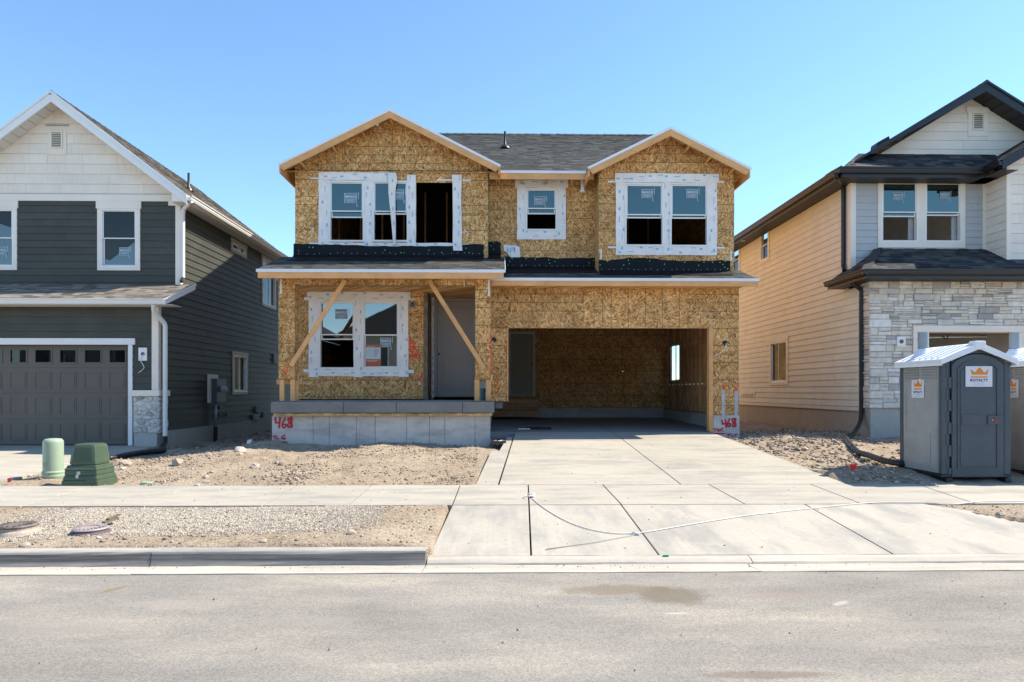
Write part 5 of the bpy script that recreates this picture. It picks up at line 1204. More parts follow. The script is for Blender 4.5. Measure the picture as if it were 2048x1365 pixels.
cell_stones(L, side(px1 - .03, 1), 16.6, 17.08, pz0, pz1 - .01, 14, .005, STONER, 5)
# garage door
gd = thing('x', None, None); bpy.data.objects.remove(gd)
fD2 = front(LG + .14); dw = P(257.5, 0, LG + .14).x; pw = 48.4 * (LG + .14) / F; rows = [P(0, v, LG + .14).z for v in (691, 736.2, 786.8, 838.6, 889.5)]
mb = MB(); fD2.box(mb, dw - pw * 8 - .03, dw + .02, dbz, rows[0] + .1, -.06, -.04); gdo = obj('garage_door', mb, GDOOR, L)
for r in range(4):
    zt, zb = rows[r], rows[r + 1]
    if r == 0:
        mb = MB()
        for k in range(8):
            a1_ = dw - pw * k - .045 * 1; cx_ = dw - (k + .5) * pw + .01; hw = .18
            w0, w1 = P(0, 725, LG + .14).z, P(0, 700.5, LG + .14).z
        xsx = [dw - pw * 8 - .03]
        for k in range(7, -1, -1): c_ = dw - .02 - (k + .42) * pw; xsx += [c_ - .19, c_ + .19]
        xsx += [dw]
        fD2.box(mb, xsx[0], xsx[-1], w1, zt, -.04, 0); fD2.box(mb, xsx[0], xsx[-1], zb + .004, w0, -.04, 0)
        for k in range(0, len(xsx), 2): fD2.box(mb, xsx[k], xsx[k + 1], w0, w1, -.04, 0)
        obj('door_section', mb, GDOOR, gdo)
        for k in range(1, len(xsx) - 1, 2):
            mb = MB()
            for e in ((xsx[k] - .03, xsx[k + 1] + .03, w1, w1 + .03), (xsx[k] - .03, xsx[k + 1] + .03, w0 - .03, w0), (xsx[k] - .03, xsx[k], w0, w1), (xsx[k + 1], xsx[k + 1] + .03, w0, w1)): fD2.box(mb, *e, .001, .014)
            obj('light_frame', mb, GDOOR, gdo)
            mb = MB(); fD2.box(mb, xsx[k], xsx[k + 1], w0, w1, -.026, -.02); obj('pane', mb, GL_DK, gdo)
    else:
        mb = MB(); fD2.box(mb, dw - pw * 8 - .03, dw, zb + .004, zt, -.04, 0); obj('door_section', mb, GDOOR, gdo, bevel=.004)
        for k in range(8):
            c_ = dw - .02 - (k + .42) * pw; a_, b_ = c_ - .205, c_ + .205; y0_, y1_ = zb + .1, zt - .1; mb = MB()
            for e in ((a_, b_, y1_ - .02, y1_), (a_, b_, y0_, y0_ + .02), (a_, a_ + .02, y0_ + .02, y1_ - .02), (b_ - .02, b_, y0_ + .02, y1_ - .02)): fD2.box(mb, *e, .0005, .009)
            fD2.box(mb, a_ + .045, b_ - .045, y0_ + .045, y1_ - .045, .0005, .007); obj('raised_panel', mb, GDOOR, gdo)
mb = MB(); fGL.box(mb, -14.4, DRW[1], dtz, dtz + .03, -.15, .0); obj('door_stop', mb, GDOOR, L)
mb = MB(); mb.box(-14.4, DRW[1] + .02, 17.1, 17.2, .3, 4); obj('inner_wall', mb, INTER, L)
# porch skirt roof over the garage
roof_plane(L, (-14.5, gy_, gzl), (1, 0, 0), (0, 1, .375), rect(0, gxr + 14.5, 0, 1.62 * math.hypot(1, .375)), SHBRN, SOFFW, .142, .03, (.16, .34), seed=61)
gutter(L, (-14.5, gy_, gzl + .005), (gxr, gy_, gzl + .005), (0, -1, 0), GUTTERW, .125, .12)
mb = MB(); f = [(gy_ - .1, gzl - .13), (gy_ - .1, gzl + .0), (LU - .1, gzl + .0 + .375 * 1.6), (LU - .1, gzl - .13 + .375 * 1.6)]
mb.prism([(gxr, y, z) for y, z in f], [(gxr + .03, y, z) for y, z in f]); obj('rake_board', mb, basic('white_rake_paint', (.8, .79, .77)), L)
f = [(gy_ - .1, gzl - .03), (gy_ - .1, gzl + .012), (LU - .1, gzl + .012 + .375 * 1.6), (LU - .1, gzl - .03 + .375 * 1.6)]; mb = MB(); mb.prism([(gxr + .031, y, z) for y, z in f], [(gxr + .045, y, z) for y, z in f]); obj('drip_edge', mb, DRIP, L)
x = -14.4
while x < gxr - .1: mb = MB(); mb.box(x, x + .296, gy_ + .0, LG - .02, gzl - .13, gzl - .118); obj('soffit_panel', mb, SOFFW, L); x += .3
mb = MB(); mb.prism([(LX, gy_ - .05, gzl - .14), (gxr, gy_ - .05, gzl - .14), (gxr, LU - .1, gzl - .14 + .375 * 1.55), (LX, LU - .1, gzl - .14 + .375 * 1.55)], [(LX, gy_ - .05, gzl - .128), (gxr, gy_ - .05, gzl - .128), (gxr, LU - .1, gzl - .128 + .375 * 1.55), (LX, LU - .1, gzl - .128 + .375 * 1.55)]); obj('soffit_panel', mb, SOFFW, L)
spout(L, [P(307, 609, 16.2), P(307, 622, 16.3), Vector((LX + .2, 16.64, P(331, 648, 16.6).z)), Vector((LX + .2, 16.64, P(331, 874, 16.6).z))], GUTTERW, .085)
# porch lamp plate with a loose cable, utility box, meter, hydrant valves
q_ = hz(z2, 950, 498, 1007, 587, LG); mb = MB(); fGL.box(mb, *q_, .01, .035); pl_ = obj('lamp_plate', mb, VINYL, L, bevel=.003)
p = P(*z2(980, 541), LG); mb = MB(); mb.cyl((p.x, LG - .036, p.z), (p.x, LG - .045, p.z), .045, 16); obj('junction_hole', mb, basic('grey_box', (.12, .12, .12)), pl_)
mb = MB(); mb.tube(smooth_path([P(*z2(x, y), LG - .06) for x, y in ((980, 545), (958, 578), (975, 612), (983, 635), (965, 655), (945, 668))]), .008, 6); obj('lamp_cable', mb, VINYL, L, smooth=True)
y0, y1 = PX(414, 0, LX).y, PX(434, 0, LX).y; b0, b1 = PX(414, 807, LX).z, PX(414, 749, LX).z
mb = MB(); mb.box(LX + .012, LX + .035, y0, y1, b0 - .0, b1 + .0); obj('meter_backboard', mb, WHITETRIM, L)
mb = MB(); mb.box(LX + .036, LX + .2, y0 + .2, y0 + .85, b0 + .02, b1 - .12); mt = obj('electric_meter_box', mb, basic('blue_grey_metal_box', (.075, .095, .105), .45, .1, 3, 20, 0, metal=.2), L, bevel=.006)
mb = MB(); mb.cyl((LX + .2, y0 + .55, b1 - .42), (LX + .33, y0 + .55, b1 - .42), .085, 20); mb.cyl((LX + .33, y0 + .55, b1 - .42), (LX + .35, y0 + .55, b1 - .42), .07, 20); obj('meter_dial', mb, basic('grey_dial', (.45, .45, .47)), mt)
mb = MB(); mb.cyl((LX + .1, y0 + .35, b0 + .02), (LX + .1, y0 + .35, .62), .04, 12); obj('conduit', mb, basic('grey_conduit', (.3, .32, .35), .4, .1, metal=.3), L, smooth=True)
mb = MB(); mb.cyl((LX + .1, y0 + .35, .62), (LX + .1, y0 + .35, .05), .055, 12); mb.cyl((LX + .1, y0 + .35, .38), (LX + .1, y0 + .35, .41), .075, 12); obj('conduit_sleeve', mb, BLACKPL, L)
for (u_, v_, r_) in ((437, 816, .05), (437, 830, .045), (452, 830, .04)):
    c = PX(u_, v_, LX + .04); mb = MB(); mb.box(c.x - .02, c.x + .06, c.y - r_, c.y + r_, c.z - r_, c.z + r_); obj('wall_box', mb, basic('blue_grey_metal_box', (.13, .16, .17)), L, bevel=.01)
for (u_, v_, w_, h_) in ((511, 834, .22, .09), (528, 829, .12, .09), (517, 822, .05, .16), (513, 819, .04, .12)):
    c = PX(u_, v_, LX + .04); mb = MB(); mb.box(c.x - .02, c.x + .05, c.y - w_, c.y + w_, c.z - h_, c.z + h_); obj('wall_box', mb, basic('pale_meter_box', (.35, .36, .38)), L, bevel=.01)
c = PX(551, 718, LX + .03); mb = MB(); mb.box(c.x - .02, c.x + .04, c.y - .25, c.y + .25, c.z - .17, c.z + .17); obj('wall_vent', mb, basic('pale_meter_box', (.35, .36, .38)), L, bevel=.01)

# ================================================================= 4. the finished house on the right
R = thing('grey_white_house', 'finished light grey house with stone garage front and black gutters', 'house', (12.5, 17, .4))
RX, RU, RG = 9.10, 17.35, 16.42
gU, gGR, gS = front(RU), front(RG), side(RX, -1)
RE = 27.0; ezr = 7.25; exr = 8.58; BX = P(1970, 440, RU).x; BD = P(2013, 440, 1).x and BX * RU / (BX) and None
BD = BX / ((2013 - 1000) / F) * 1.0
# solve the bay front depth so its corner stands at u=2013
lo, hi = 15.5, 17.2
for _ in range(40):
    md = (lo + hi) / 2
    if P(2013, 440, md).x < BX: lo = md
    else: hi = md
BD = (lo + hi) / 2; gB = front(BD); gBS = side(BX, -1)
A1 = hz(z7, 1065, 728, 1315, 1142, RU); A2 = hz(z7, 1362, 730, 1612, 1143, RU)
lap_siding(R, gU, rect(RX + .12, BX, 4.4, 7.05), [A1, A2], RX + .12, BX, 4.42, 7.05, .1765, SIDEGREY)
mb = MB(); gU.box(mb, RX - .025, RX + .12, 4.5, 7.05, 0, .03); obj('corner_trim', mb, WHITETRIM, R, bevel=.003)
mb = MB(); gS.box(mb, RU, RU + .12, 4.5, 7.05, 0, .025); obj('corner_trim', mb, WHITETRIM, R, bevel=.003)
mb = MB(); gU.box(mb, BX - .07, BX - .002, 4.9, 7.05, 0, .03); obj('corner_trim', mb, WHITETRIM, R, bevel=.003)
shake_siding(R, gBS, rect(BD + .0, RU, 4.8, 7.3), [], BD, RU, 4.85, 7.3, .21, SIDEWHITE)
shake_siding(R, gB, [(BX + .1, 4.7), (16.2, 4.7), (16.2, 7.2), (BX + 2.2, 8.55), (BX + .1, 7.3)], [], BX + .1, 16.2, 4.85, 8.6, .245, SIDEWHITE)
mb = MB(); gB.box(mb, BX - .02, BX + .1, 4.8, 7.4, 0, .03); obj('corner_trim', mb, WHITETRIM, R, bevel=.003)
# paired window, one surround
for e in ((A1[0] - .09, A1[0] + .004, A1[2] - .15, A1[3]), (A1[1] - .004, A2[0] + .004, A1[2] + .0, A1[3]), (A2[1] - .004, A2[1] + .09, A1[2] - .15, A1[3]), (A1[0] + .005, A2[1] - .005, A1[2] - .15, A1[2] - .0)):
    mb = MB(); gU.box(mb, *e, 0, .032); obj('window_trim', mb, WHITETRIM, R, bevel=.003)
mb = MB(); gU.box(mb, A1[0] - .12, A2[1] + .12, A1[3], A1[3] + .13, 0, .04); obj('window_head_trim', mb, WHITETRIM, R, bevel=.003)
zmA = P(*z7(1190, 937), RU).z
window(R, gU, *A1, 'hung', GL_UP, zm=zmA, open_=.12, sticker=(P(*z7(1182, 830), RU).x, P(*z7(1182, 830), RU).z, .25, .0))
window(R, gU, *A2, 'hung', GL_UP, zm=zmA, open_=.085, sticker=(P(*z7(1500, 825), RU).x, P(*z7(1500, 825), RU).z, .25, .0))
for W in (A1, A2):
    mb = MB(); mb.box(W[1] - .16, W[1] - .02, RU + .14, RU + .16, W[2], zmA); obj('window_reveal', mb, basic('pale_reveal', (.45, .43, .42)), R)
mb = MB(); mb.box(RX + .1, 16, 19.5, 19.6, 1.2, 7.2); obj('inner_wall', mb, basic('room_wall', (.3, .27, .24)), R)
# gable wall above the skirt roof
GWD = 17.75; gW = front(GWD); pr = P(1971.5, 163, 17.2); gsl = (pr.z - ezr) / (pr.x - exr); gb = P(1800, 309, GWD).z
rzr = lambda x, d=.2: pr.z - d - gsl * abs(x - pr.x)
VT = hz(z7, 1655, 228, 1790, 422, GWD)
shake_siding(R, gW, [(RX, gb - .1), (2 * pr.x - RX, gb - .1), (2 * pr.x - RX, rzr(RX)), (pr.x, pr.z - .2), (RX, rzr(RX))] if rzr(RX) > gb - .1 else [(pr.x - (pr.z - .2 - gb + .1) / gsl, gb - .1), (pr.x + (pr.z - .2 - gb + .1) / gsl, gb - .1), (pr.x, pr.z - .2)], [VT], RX, 2 * pr.x - RX, gb - .1, pr.z, .237, SIDEWHITE)
vv = hz(z7, 1684, 260, 1764, 382, GWD); louvre(R, gW, vv, SIDEWHITE)
mb = MB()
for q_ in ((VT[0], vv[0] - .002, VT[2], VT[3]), (vv[1] + .002, VT[1], VT[2], VT[3]), (vv[0], vv[1], VT[2], vv[2] - .002), (vv[0], vv[1], vv[3] + .002, VT[3])): gW.box(mb, *q_, 0, .03)
obj('vent_surround', mb, SIDEWHITE, R, kind='stuff')
q_ = hz(z7, 1642, 225, 1796, 262, GWD); mb = MB(); gW.box(mb, q_[0], q_[1], q_[2], q_[3], .03, .045); obj('vent_head_trim', mb, SIDEWHITE, R)
# roofs
Lr = math.hypot(pr.x - exr, pr.z - ezr); rs_ = lambda x: (x - exr) / (pr.x - exr) * Lr
roof_plane(R, (exr, 16.8, ezr), (0, 1, 0), (pr.x - exr, 0, pr.z - ezr), [(0, 0), (10.6, 0), (10.6, Lr), (.4, Lr), (.4, rs_(9.14))], SHBLK, SOFFB, .142, .03, (.16, .34), seed=71)
xrr = 2 * pr.x - exr
mb = MB(); mb.prism([(xrr, 17.2, ezr), (pr.x, 17.2, pr.z), (pr.x, 17.2, pr.z - .03), (xrr, 17.2, ezr - .03)], [(xrr, 27.4, ezr), (pr.x, 27.4, pr.z), (pr.x, 27.4, pr.z - .03), (xrr, 27.4, ezr - .03)]); obj('roof_deck', mb, SHBLK, R)
mb = MB(); y = 17.15
while y < 27.3: mb.prism([(pr.x - .14, y, pr.z - .07), (pr.x, y, pr.z + .03), (pr.x + .14, y, pr.z - .07)], [(pr.x - .14, y + .28, pr.z - .08), (pr.x, y + .28, pr.z + .018), (pr.x + .14, y + .28, pr.z - .08)]); y += .26
obj('ridge_cap', mb, SHBLK, R, kind='stuff')
ssl = (gb - ezr) / (GWD - 16.8)
roof_plane(R, (exr, 16.8, ezr), (1, 0, 0), (0, 1, ssl), [(0, 0), (4.6, 0), (4.6, math.hypot(.97, .97 * ssl)), (.95, math.hypot(.97, .97 * ssl))], SHBLK, SOFFB, .142, .03, (.16, .34), seed=72)
for sg, xe in ((-1, 9.14), (1, xrr)):
    ze = pr.z - gsl * abs(xe - pr.x)
    mb = MB(); f = [(xe, ze - .0), (pr.x, pr.z - .0), (pr.x, pr.z - .27), (xe, ze - .27 if sg > 0 else ze - .04)]
    mb.prism([(x, 17.17, z) for x, z in f], [(x, 17.2, z) for x, z in f]); obj('rake_board', mb, FASCIAB, R)
    mb = MB(); f = [(xe, ze + .012), (pr.x, pr.z + .012), (pr.x, pr.z - .05), (xe, ze - .05)]
    mb.prism([(x, 17.14, z) for x, z in f], [(x, 17.166, z) for x, z in f]); obj('drip_edge', mb, GUTTERB, R)
    n = 16
    for k in range(n):
        t0, t1 = k / n, (k + 1) / n - .004; xa, xb = xe + (pr.x - xe) * t0, xe + (pr.x - xe) * t1; Za, Zb = ze + (pr.z - ze) * t0 - .22, ze + (pr.z - ze) * t1 - .22
        if sg < 0 and k < 2: continue
        mb = MB(); mb.prism([(xa, 17.21, Za), (xb, 17.21, Zb), (xb, 17.21, Zb + .012), (xa, 17.21, Za + .012)], [(xa, 17.74, Za), (xb, 17.74, Zb), (xb, 17.74, Zb + .012), (xa, 17.74, Za + .012)]); obj('soffit_panel', mb, SOFFB, R)
for (x_, y_) in ((9.85, 19.6), (10.9, 19.0)):
    z_ = pr.z - gsl * (pr.x - x_); mb = MB(); mb.prism([(x_ - .2, y_, z_ - .1), (x_ + .2, y_, z_ + .13), (x_ + .17, y_, z_ + .26), (x_ - .17, y_, z_ + .07)], [(x_ - .2, y_ + .35, z_ - .1), (x_ + .2, y_ + .35, z_ + .13), (x_ + .17, y_ + .35, z_ + .26), (x_ - .17, y_ + .35, z_ + .07)]); obj('roof_box_vent', mb, BLACKPL, R, bevel=.02)
# eave: gutters and soffits
gutter(R, (exr, 16.77, ezr + .01), (exr, 27.4, ezr + .01), (-1, 0, 0), GUTTERB, .14, .12)
gxe = BX - .42
gutter(R, (exr - .1, 16.8, ezr + .01), (gxe + .05, 16.8, ezr + .01), (0, -1, 0), GUTTERB, .14, .12)
mb = MB(); mb.box(exr - .0, exr + .02, 16.82, 27.4, ezr - .22, ezr - .03); obj('fascia_board', mb, GUTTERB, R)
mb = MB(); mb.box(exr + .021, gxe, 16.8, 16.82, ezr - .22, ezr - .03); obj('fascia_board', mb, GUTTERB, R)
y = 16.82
while y < 27: mb = MB(); mb.box(exr + .02, RX, y, y + .295, ezr - .21, ezr - .198); obj('soffit_panel', mb, SOFFB, R); y += .3
x = RX + .01
while x < BX: mb = MB(); mb.box(x, x + .295, 16.82, RU - .01, ezr - .21, ezr - .198); obj('soffit_panel', mb, SOFFB, R); x += .3
p = PX(1494, 469, 8.7); mb = MB(); mb.cyl((8.7, 24.0, ezr - .212), (8.7, 24.0, ezr - .225), .08, 16); obj('soffit_light', mb, basic('cream_lamp_ring', (.6, .5, .35)), R)
# projecting bay's own roof
bsl = .6; bze = ezr + .03
roof_plane(R, (gxe, BD - .4, bze), (0, 1, 0), (1, 0, bsl), [(0, 0), (.62, 0), (3.5, math.hypot(2.6, 2.6 * bsl) * .9), (3.5, math.hypot(2.6, 2.6 * bsl)), (0, math.hypot(2.6, 2.6 * bsl))], SHBLK, SOFFB, .142, .03, (.16, .34), seed=73)
mb = MB(); f = [(gxe, bze), (gxe + 2.6, bze + 2.6 * bsl), (gxe + 2.6, bze + 2.6 * bsl - .28), (gxe, bze - .24)]
mb.prism([(x, BD - .43, z) for x, z in f], [(x, BD - .4, z) for x, z in f]); obj('rake_board', mb, FASCIAB, R)
mb = MB(); f = [(gxe + .03, bze - .21), (gxe + 2.6, bze + 2.6 * bsl - .22 - .02), (gxe + 2.6, bze + 2.6 * bsl - .22), (gxe + .03, bze - .2)]
mb.prism([(x, BD - .39, z) for x, z in f], [(x, BD, z) for x, z in f]); obj('soffit_board', mb, SOFFB, R)
mb = MB(); mb.box(gxe, BX, BD - .38, RU, ezr - .21, ezr - .198); obj('soffit_board', mb, SOFFB, R)
gutter(R, (gxe + .01, BD - .42, bze), (gxe + .01, 16.8, bze), (-1, 0, 0), GUTTERB, .14, .12)
mb = MB(); f = [(16.2, ezr - 0), (gxe + 2.6, bze + 2.6 * bsl)]; mb.prism([(gxe + 2.6, BD - .4, bze + 2.6 * bsl), (gxe + 5.2, BD - .4, bze), (gxe + 5.2, BD - .4, bze - .03), (gxe + 2.6, BD - .4, bze + 2.6 * bsl - .03)], [(gxe + 2.6, 18.5, bze + 2.6 * bsl), (gxe + 5.2, 18.5, bze), (gxe + 5.2, 18.5, bze - .03), (gxe + 2.6, 18.5, bze + 2.6 * bsl - .03)]); obj('roof_deck', mb, SHBLK, R)
# lower hipped roof over the garage
hx, hy, hzv = 8.67, 15.85, P(1900, 541, 15.85).z; hs = .55; ln = math.hypot(1.5, 1.5 * hs)
roof_plane(R, (hx, hy, hzv), (1, 0, 0), (0, 1, hs), [(0, 0), (7.6, 0), (7.6, ln), (1.15, ln)], SHBLK, SOFFB, .142, .03, (.16, .34), seed=74)
hsx = 1.5 * hs / 1.15; ls_ = math.hypot(1.15, 1.15 * hsx)
roof_plane(R, (hx, hy, hzv), (0, 1, 0), (1, 0, hsx), [(0, 0), (1.85, 0), (1.85, ls_), (1.5, ls_)], SHBLK, SOFFB, .142, .03, (.16, .34), seed=75)
mb = MB(); mb.bar((hx, hy, hzv + .015), (hx + 1.15, hy + 1.5, hzv + 1.5 * hs + .015), .2, .012); obj('hip_cap', mb, SHBLK, R)
gutter(R, (hx - .1, hy, hzv + .01), (16.2, hy, hzv + .01), (0, -1, 0), GUTTERB, .13, .12); gutter(R, (hx, hy - .1, hzv + .01), (hx, hy + 1.87, hzv + .01), (-1, 0, 0), GUTTERB, .13, .12)
mb = MB(); mb.box(hx, hx + .02, hy + .02, hy + 1.87, hzv - .19, hzv - .03); mb.box(hx, 16.2, hy, hy + .02, hzv - .19, hzv - .03); obj('fascia_board', mb, GUTTERB, R, kind='stuff')
mb = MB(); mb.box(hx + .02, RX, hy + .03, hy + 1.85, hzv - .18, hzv - .168); obj('soffit_board', mb, SOFFB, R)
mb = MB(); mb.box(RX + .002, 16.2, hy + .03, RG - .09, hzv - .18, hzv - .168); obj('soffit_board', mb, SOFFB, R)
# side wall
def sw_hole(u0, u1, v0u, v0, v1, m=.1): return (PX(u1, 0, RX).y + m, PX(u0, 0, RX).y - m, PX(v0u, v1, RX).z + m, PX(v0u, v0, RX).z - m)
B1 = sw_hole(1539.5, 1577.5, 1577.5, 674, 771); B2 = sw_hole(1520, 1540, 1540, 450, 521); B3 = sw_hole(1462, 1481, 1481, 485, 545)
lap_siding(R, gS, rect(RG + .35, RE, 1.24, 4.3), [B1, B2, B3], RG + .35, RE, 1.26, 4.3, .1765, SIDEBEIGE)
lap_siding(R, gS, rect(RU + .12, RE, 4.3, 7.06), [B1, B2, B3], RU + .12, RE, 4.262 + .0, 7.06, .1765, SIDEBEIGE)
mb = MB(); gS.box(mb, RG + .35, RE, 1.15, 1.25, 0, .02); obj('base_trim', mb, SIDEBEIGE, R)
mb = MB(); mb.box(RX + .02, RX + .2, RG + .1, RE, -.1, 1.2); obj('foundation', mb, FOUNDB, R)
mb = MB(); mb.box(RX + .22, RX + .26, RU + .2, RE, 4.2, 7.0); obj('inner_wall', mb, INTER, R)
mb = MB(); mb.box(RX + .22, RX + .26, RG + .3, RE, .2, 4.15); obj('inner_wall', mb, INTER, R)
for W in (B1, B2, B3): trimset(R, gS, W, .09, .11, .02, mat=TRIMBEIGE)
window(R, gS, *B1, 'slider', GL_DK); window(R, gS, *B2, 'hung', GL_CL, open_=.0); window(R, gS, *B3, 'hung', GL_CL)
a_ = (PX(1511, 0, RX).y, PX(1481, 0, RX).y); mb = MB(); gS.box(mb, a_[0], a_[1], PX(1511, 794.5, RX).z, PX(1511, 785, RX).z, 0, .03); obj('wall_vent', mb, SIDEBEIGE, R)
for k in range(2): mb = MB(); z_ = PX(1505, 791 - 3 * k, RX).z; gS.box(mb, a_[0] + .2, a_[1] - .2, z_, z_ + .03, .03, .06); obj('vent_pipe', mb, TRIMBEIGE, R)
# stone front
ST0, ST1 = P(1800, 817, RG).z, hzv - .17
gop = (P(1832.5, 0, RG).x, P(2036, 0, RG).x); gtop = P(1900, 665, RG).z; ttop = P(1900, 652, RG).z; tl = P(1824, 0, RG).x
mb = MB()
for e in subtract((RX - .0, 16.2, ST0, ST1), [(tl, gop[1] + .12, 0, ttop)]): gGR.box(mb, *e, -.05, .0)
obj('mortar_bed', mb, MORTAR, R, kind='stuff')
rn_ = random.Random(12)
def ledge(fr, a0, a1, z0, z1, o, holes, name='stone'):
    z = z0; k = 0
    def put(x0, x1, y0, y1):
        for (p0, p1, q0, q1) in subtract((x0, x1, y0, y1), holes):
            if p1 - p0 < .03 or q1 - q0 < .025: continue
            mb = MB(); g_ = .005; pr_ = rn_.uniform(.015, .05); j = lambda: rn_.uniform(-.004, .004)
            A = [(p0 + g_ + j(), q0 + g_ + j()), (p1 - g_ + j(), q0 + g_ + j()), (p1 - g_ + j(), q1 - g_ + j()), (p0 + g_ + j(), q1 - g_ + j())]
            cx_, cz_ = (p0 + p1) / 2, (q0 + q1) / 2; ins = .012
            Bp = [(x - math.copysign(ins, x - cx_), y - math.copysign(ins, y - cz_)) for x, y in A]
            r0 = [fr(x, y, o - .01) for x, y in A]; r1 = [fr(x, y, o + pr_ * .6) for x, y in A]; r2 = [fr(x, y, o + pr_ + rn_.uniform(-.005, .005)) for x, y in Bp]
            for ra, rb in ((r0, r1), (r1, r2)):
                for i in range(4): mb.face([ra[i], ra[(i + 1) % 4], rb[(i + 1) % 4], rb[i]])
            c_ = fr(cx_ + j(), cz_, o + pr_ + rn_.uniform(-.002, .008))
            for i in range(4): mb.face([r2[i], r2[(i + 1) % 4], c_])
            obj(name, mb, STONEM, R, recalc=False)
    while z < z1 - .02:
        h = min(rn_.choice((.14, .17, .2, .23)), z1 - z)
        if z1 - z - h < .06: h = z1 - z
        x = a0
        while x < a1 - .01:
            w = min(rn_.uniform(.22, .62), a1 - x)
            if a1 - x - w < .1: w = a1 - x
            r = rn_.random()
            if r < .34 or h < .12: put(x, x + w, z, z + h)
            elif r < .7:
                c_ = rn_.uniform(.38, .62); put(x, x + w, z, z + h * c_)
                if w > .4: d_ = rn_.uniform(.35, .65); put(x, x + w * d_, z + h * c_, z + h); put(x + w * d_, x + w, z + h * c_, z + h)
                else: put(x, x + w, z + h * c_, z + h)
            elif r < .88: c_ = rn_.uniform(.3, .36); put(x, x + w, z, z + h * c_); put(x, x + w, z + h * c_, z + 2 * h * c_); put(x, x + w, z + 2 * h * c_, z + h)
            else: d_ = rn_.uniform(.3, .6); put(x, x + w * d_, z, z + h); c_ = .5; put(x + w * d_, x + w, z, z + h * c_); put(x + w * d_, x + w, z + h * c_, z + h)
            x += w
        z += h
ledge(gGR, RX - .035, 14.6, ST0, ST1, .0, [(tl, gop[1] + .12, 0, ttop)])
ledge(side(RX - .0, -1), RG + .0, RG + .4, ST0, ST1, .0, [])
mb = MB(); gS.box(mb, RG, RG + .42, ST0, ST1, -.05, -.002); obj('mortar_bed', mb, MORTAR, R)
mb = MB(); mb.box(RX + .01, tl, RG + .02, RG + .5, -.1, ST0 + .0); obj('foundation', mb, FOUNDL, R)
mb = MB(); mb.box(gop[1] + .12, 16.2, RG + .02, RG + .5, -.1, ST0); obj('foundation', mb, FOUNDL, R)
for e in ((tl, gop[0], .4, gtop), (gop[1], gop[1] + .12, .4, gtop)): mb = MB(); gGR.box(mb, *e, -.3, .06); obj('garage_side_trim', mb, WHITETRIM, R, bevel=.003)
mb = MB(); gGR.box(mb, tl, gop[1] + .12, gtop, ttop, -.3, .07); obj('garage_head_trim', mb, WHITETRIM, R, bevel=.003)
mb = MB(); mb.box(RX + .3, 16, 22, 22.05, .3, 3.6); obj('garage_back_wall', mb, basic('garage_drywall', (.24, .17, .13), .8), R)
mb = MB(); mb.box(RX + .3, 16, RG + .3, 22, 3.3, 3.35); obj('garage_ceiling', mb, basic('garage_drywall', (.24, .17, .13)), R)
mb = MB(); mb.box(RX + .3, 16, RG - .3, 22, .3, .42); obj('garage_floor_slab', mb, FLOORM, R)
mb = MB(); mb.bar(P(1835, 676, 17), P(1995, 674, 20), .05, .03); obj('door_track', mb, STRAPM, R)
mb = MB(); mb.bar(P(1882, 672, 17), P(1893, 679, 17), .02, .02); mb.bar(P(1893, 679, 17), P(1897, 671, 17), .02, .02); obj('door_bracket', mb, BLACKPL, R)
q_ = hz(z8, 1013, 398, 1064, 458, RG); mb = MB(); gGR.box(mb, *q_, .03, .065); pl_ = obj('lamp_plate', mb, VINYL, R, bevel=.004)
p = P(*z8(1038, 427), RG); mb = MB(); mb.cyl((p.x, RG - .066, p.z), (p.x, RG - .075, p.z), .05, 16); obj('junction_hole', mb, basic('grey_box', (.12, .12, .12)), pl_)
# black downspouts
spout(R, [P(*z7(752, 675), 16.9), P(*z7(765, 705), 16.95), Vector((RX - .07, 17.6, P(*z7(838, 745), 17.6).z)), Vector((RX - .07, 17.6, P(*z7(846, 1310), 17.6).z)), Vector((RX - .12, 17.45, P(*z7(862, 1335), 17.4).z))], GUTTERB, .09)
spx = RX - .07; p_ = P(*z8(815, 115), 16.72)
spout(R, [P(*z8(747, 55), 16.6), P(*z8(750, 80), 16.62), Vector((spx, 16.72, p_.z)), Vector((spx, 16.72, P(*z8(812, 840), 16.72).z))], GUTTERB, .09)
# ================================================================= 5. portable toilets
TD = basic('dark_grey_toilet_plastic', (.068, .085, .10), .5, .08, 5, 120, .12)
TL = basic('light_grey_toilet_plastic', (.36, .35, .33), .45, .1, 2.5, 60, .06, dirt=((.22, .20, .17), .5))
TW = basic('white_toilet_roof', (.78, .80, .83), .45, .04, 4, 60, .05)
TP = basic('grey_toilet_pipe', (.25, .29, .31), .45, .06, 4, 40, .05)
SGW = basic('sign_white', (.66, .67, .71), .5, .02, 3, 20, 0); SGO = basic('sign_orange', (.75, .24, .012), .5, .02, 3, 20, 0); SGT = basic('sign_lettering', (.03, .04, .10), .5, .02, 3, 20, 0); SGG = basic('sign_small_print', (.42, .42, .46), .5, .02, 3, 20, 0)
GZ = .245; tf = P(1884, 960, 10.45); tr_ = P(2021.5, 960, 10.45); TWd = tr_.x - tf.x; TDp = 1.12
root = thing('portable_toilet', 'dark grey portable toilet with white ribbed roof and crown sign, nearest the sidewalk', 'portable toilet', ((tf.x + tr_.x) / 2, 10.45, GZ), 'portable toilets beside the right driveway')
ox, oy = (tf.x + tr_.x) / 2, 10.45
tF = Fr((ox, oy, 0), (1, 0, 0), (0, -1, 0)); tS = Fr((ox - TWd / 2, oy, 0), (0, 1, 0), (-1, 0, 0)); tS2 = Fr((ox + TWd / 2, oy, 0), (0, 1, 0), (1, 0, 0))
hw = TWd / 2; ev = 2.10; pkz = 2.36
mb = MB()
for x in (-hw + .03, hw - .13): mb.box(ox + x, ox + x + .1, oy - .06, oy + TDp + .08, GZ - .06, GZ + .05)
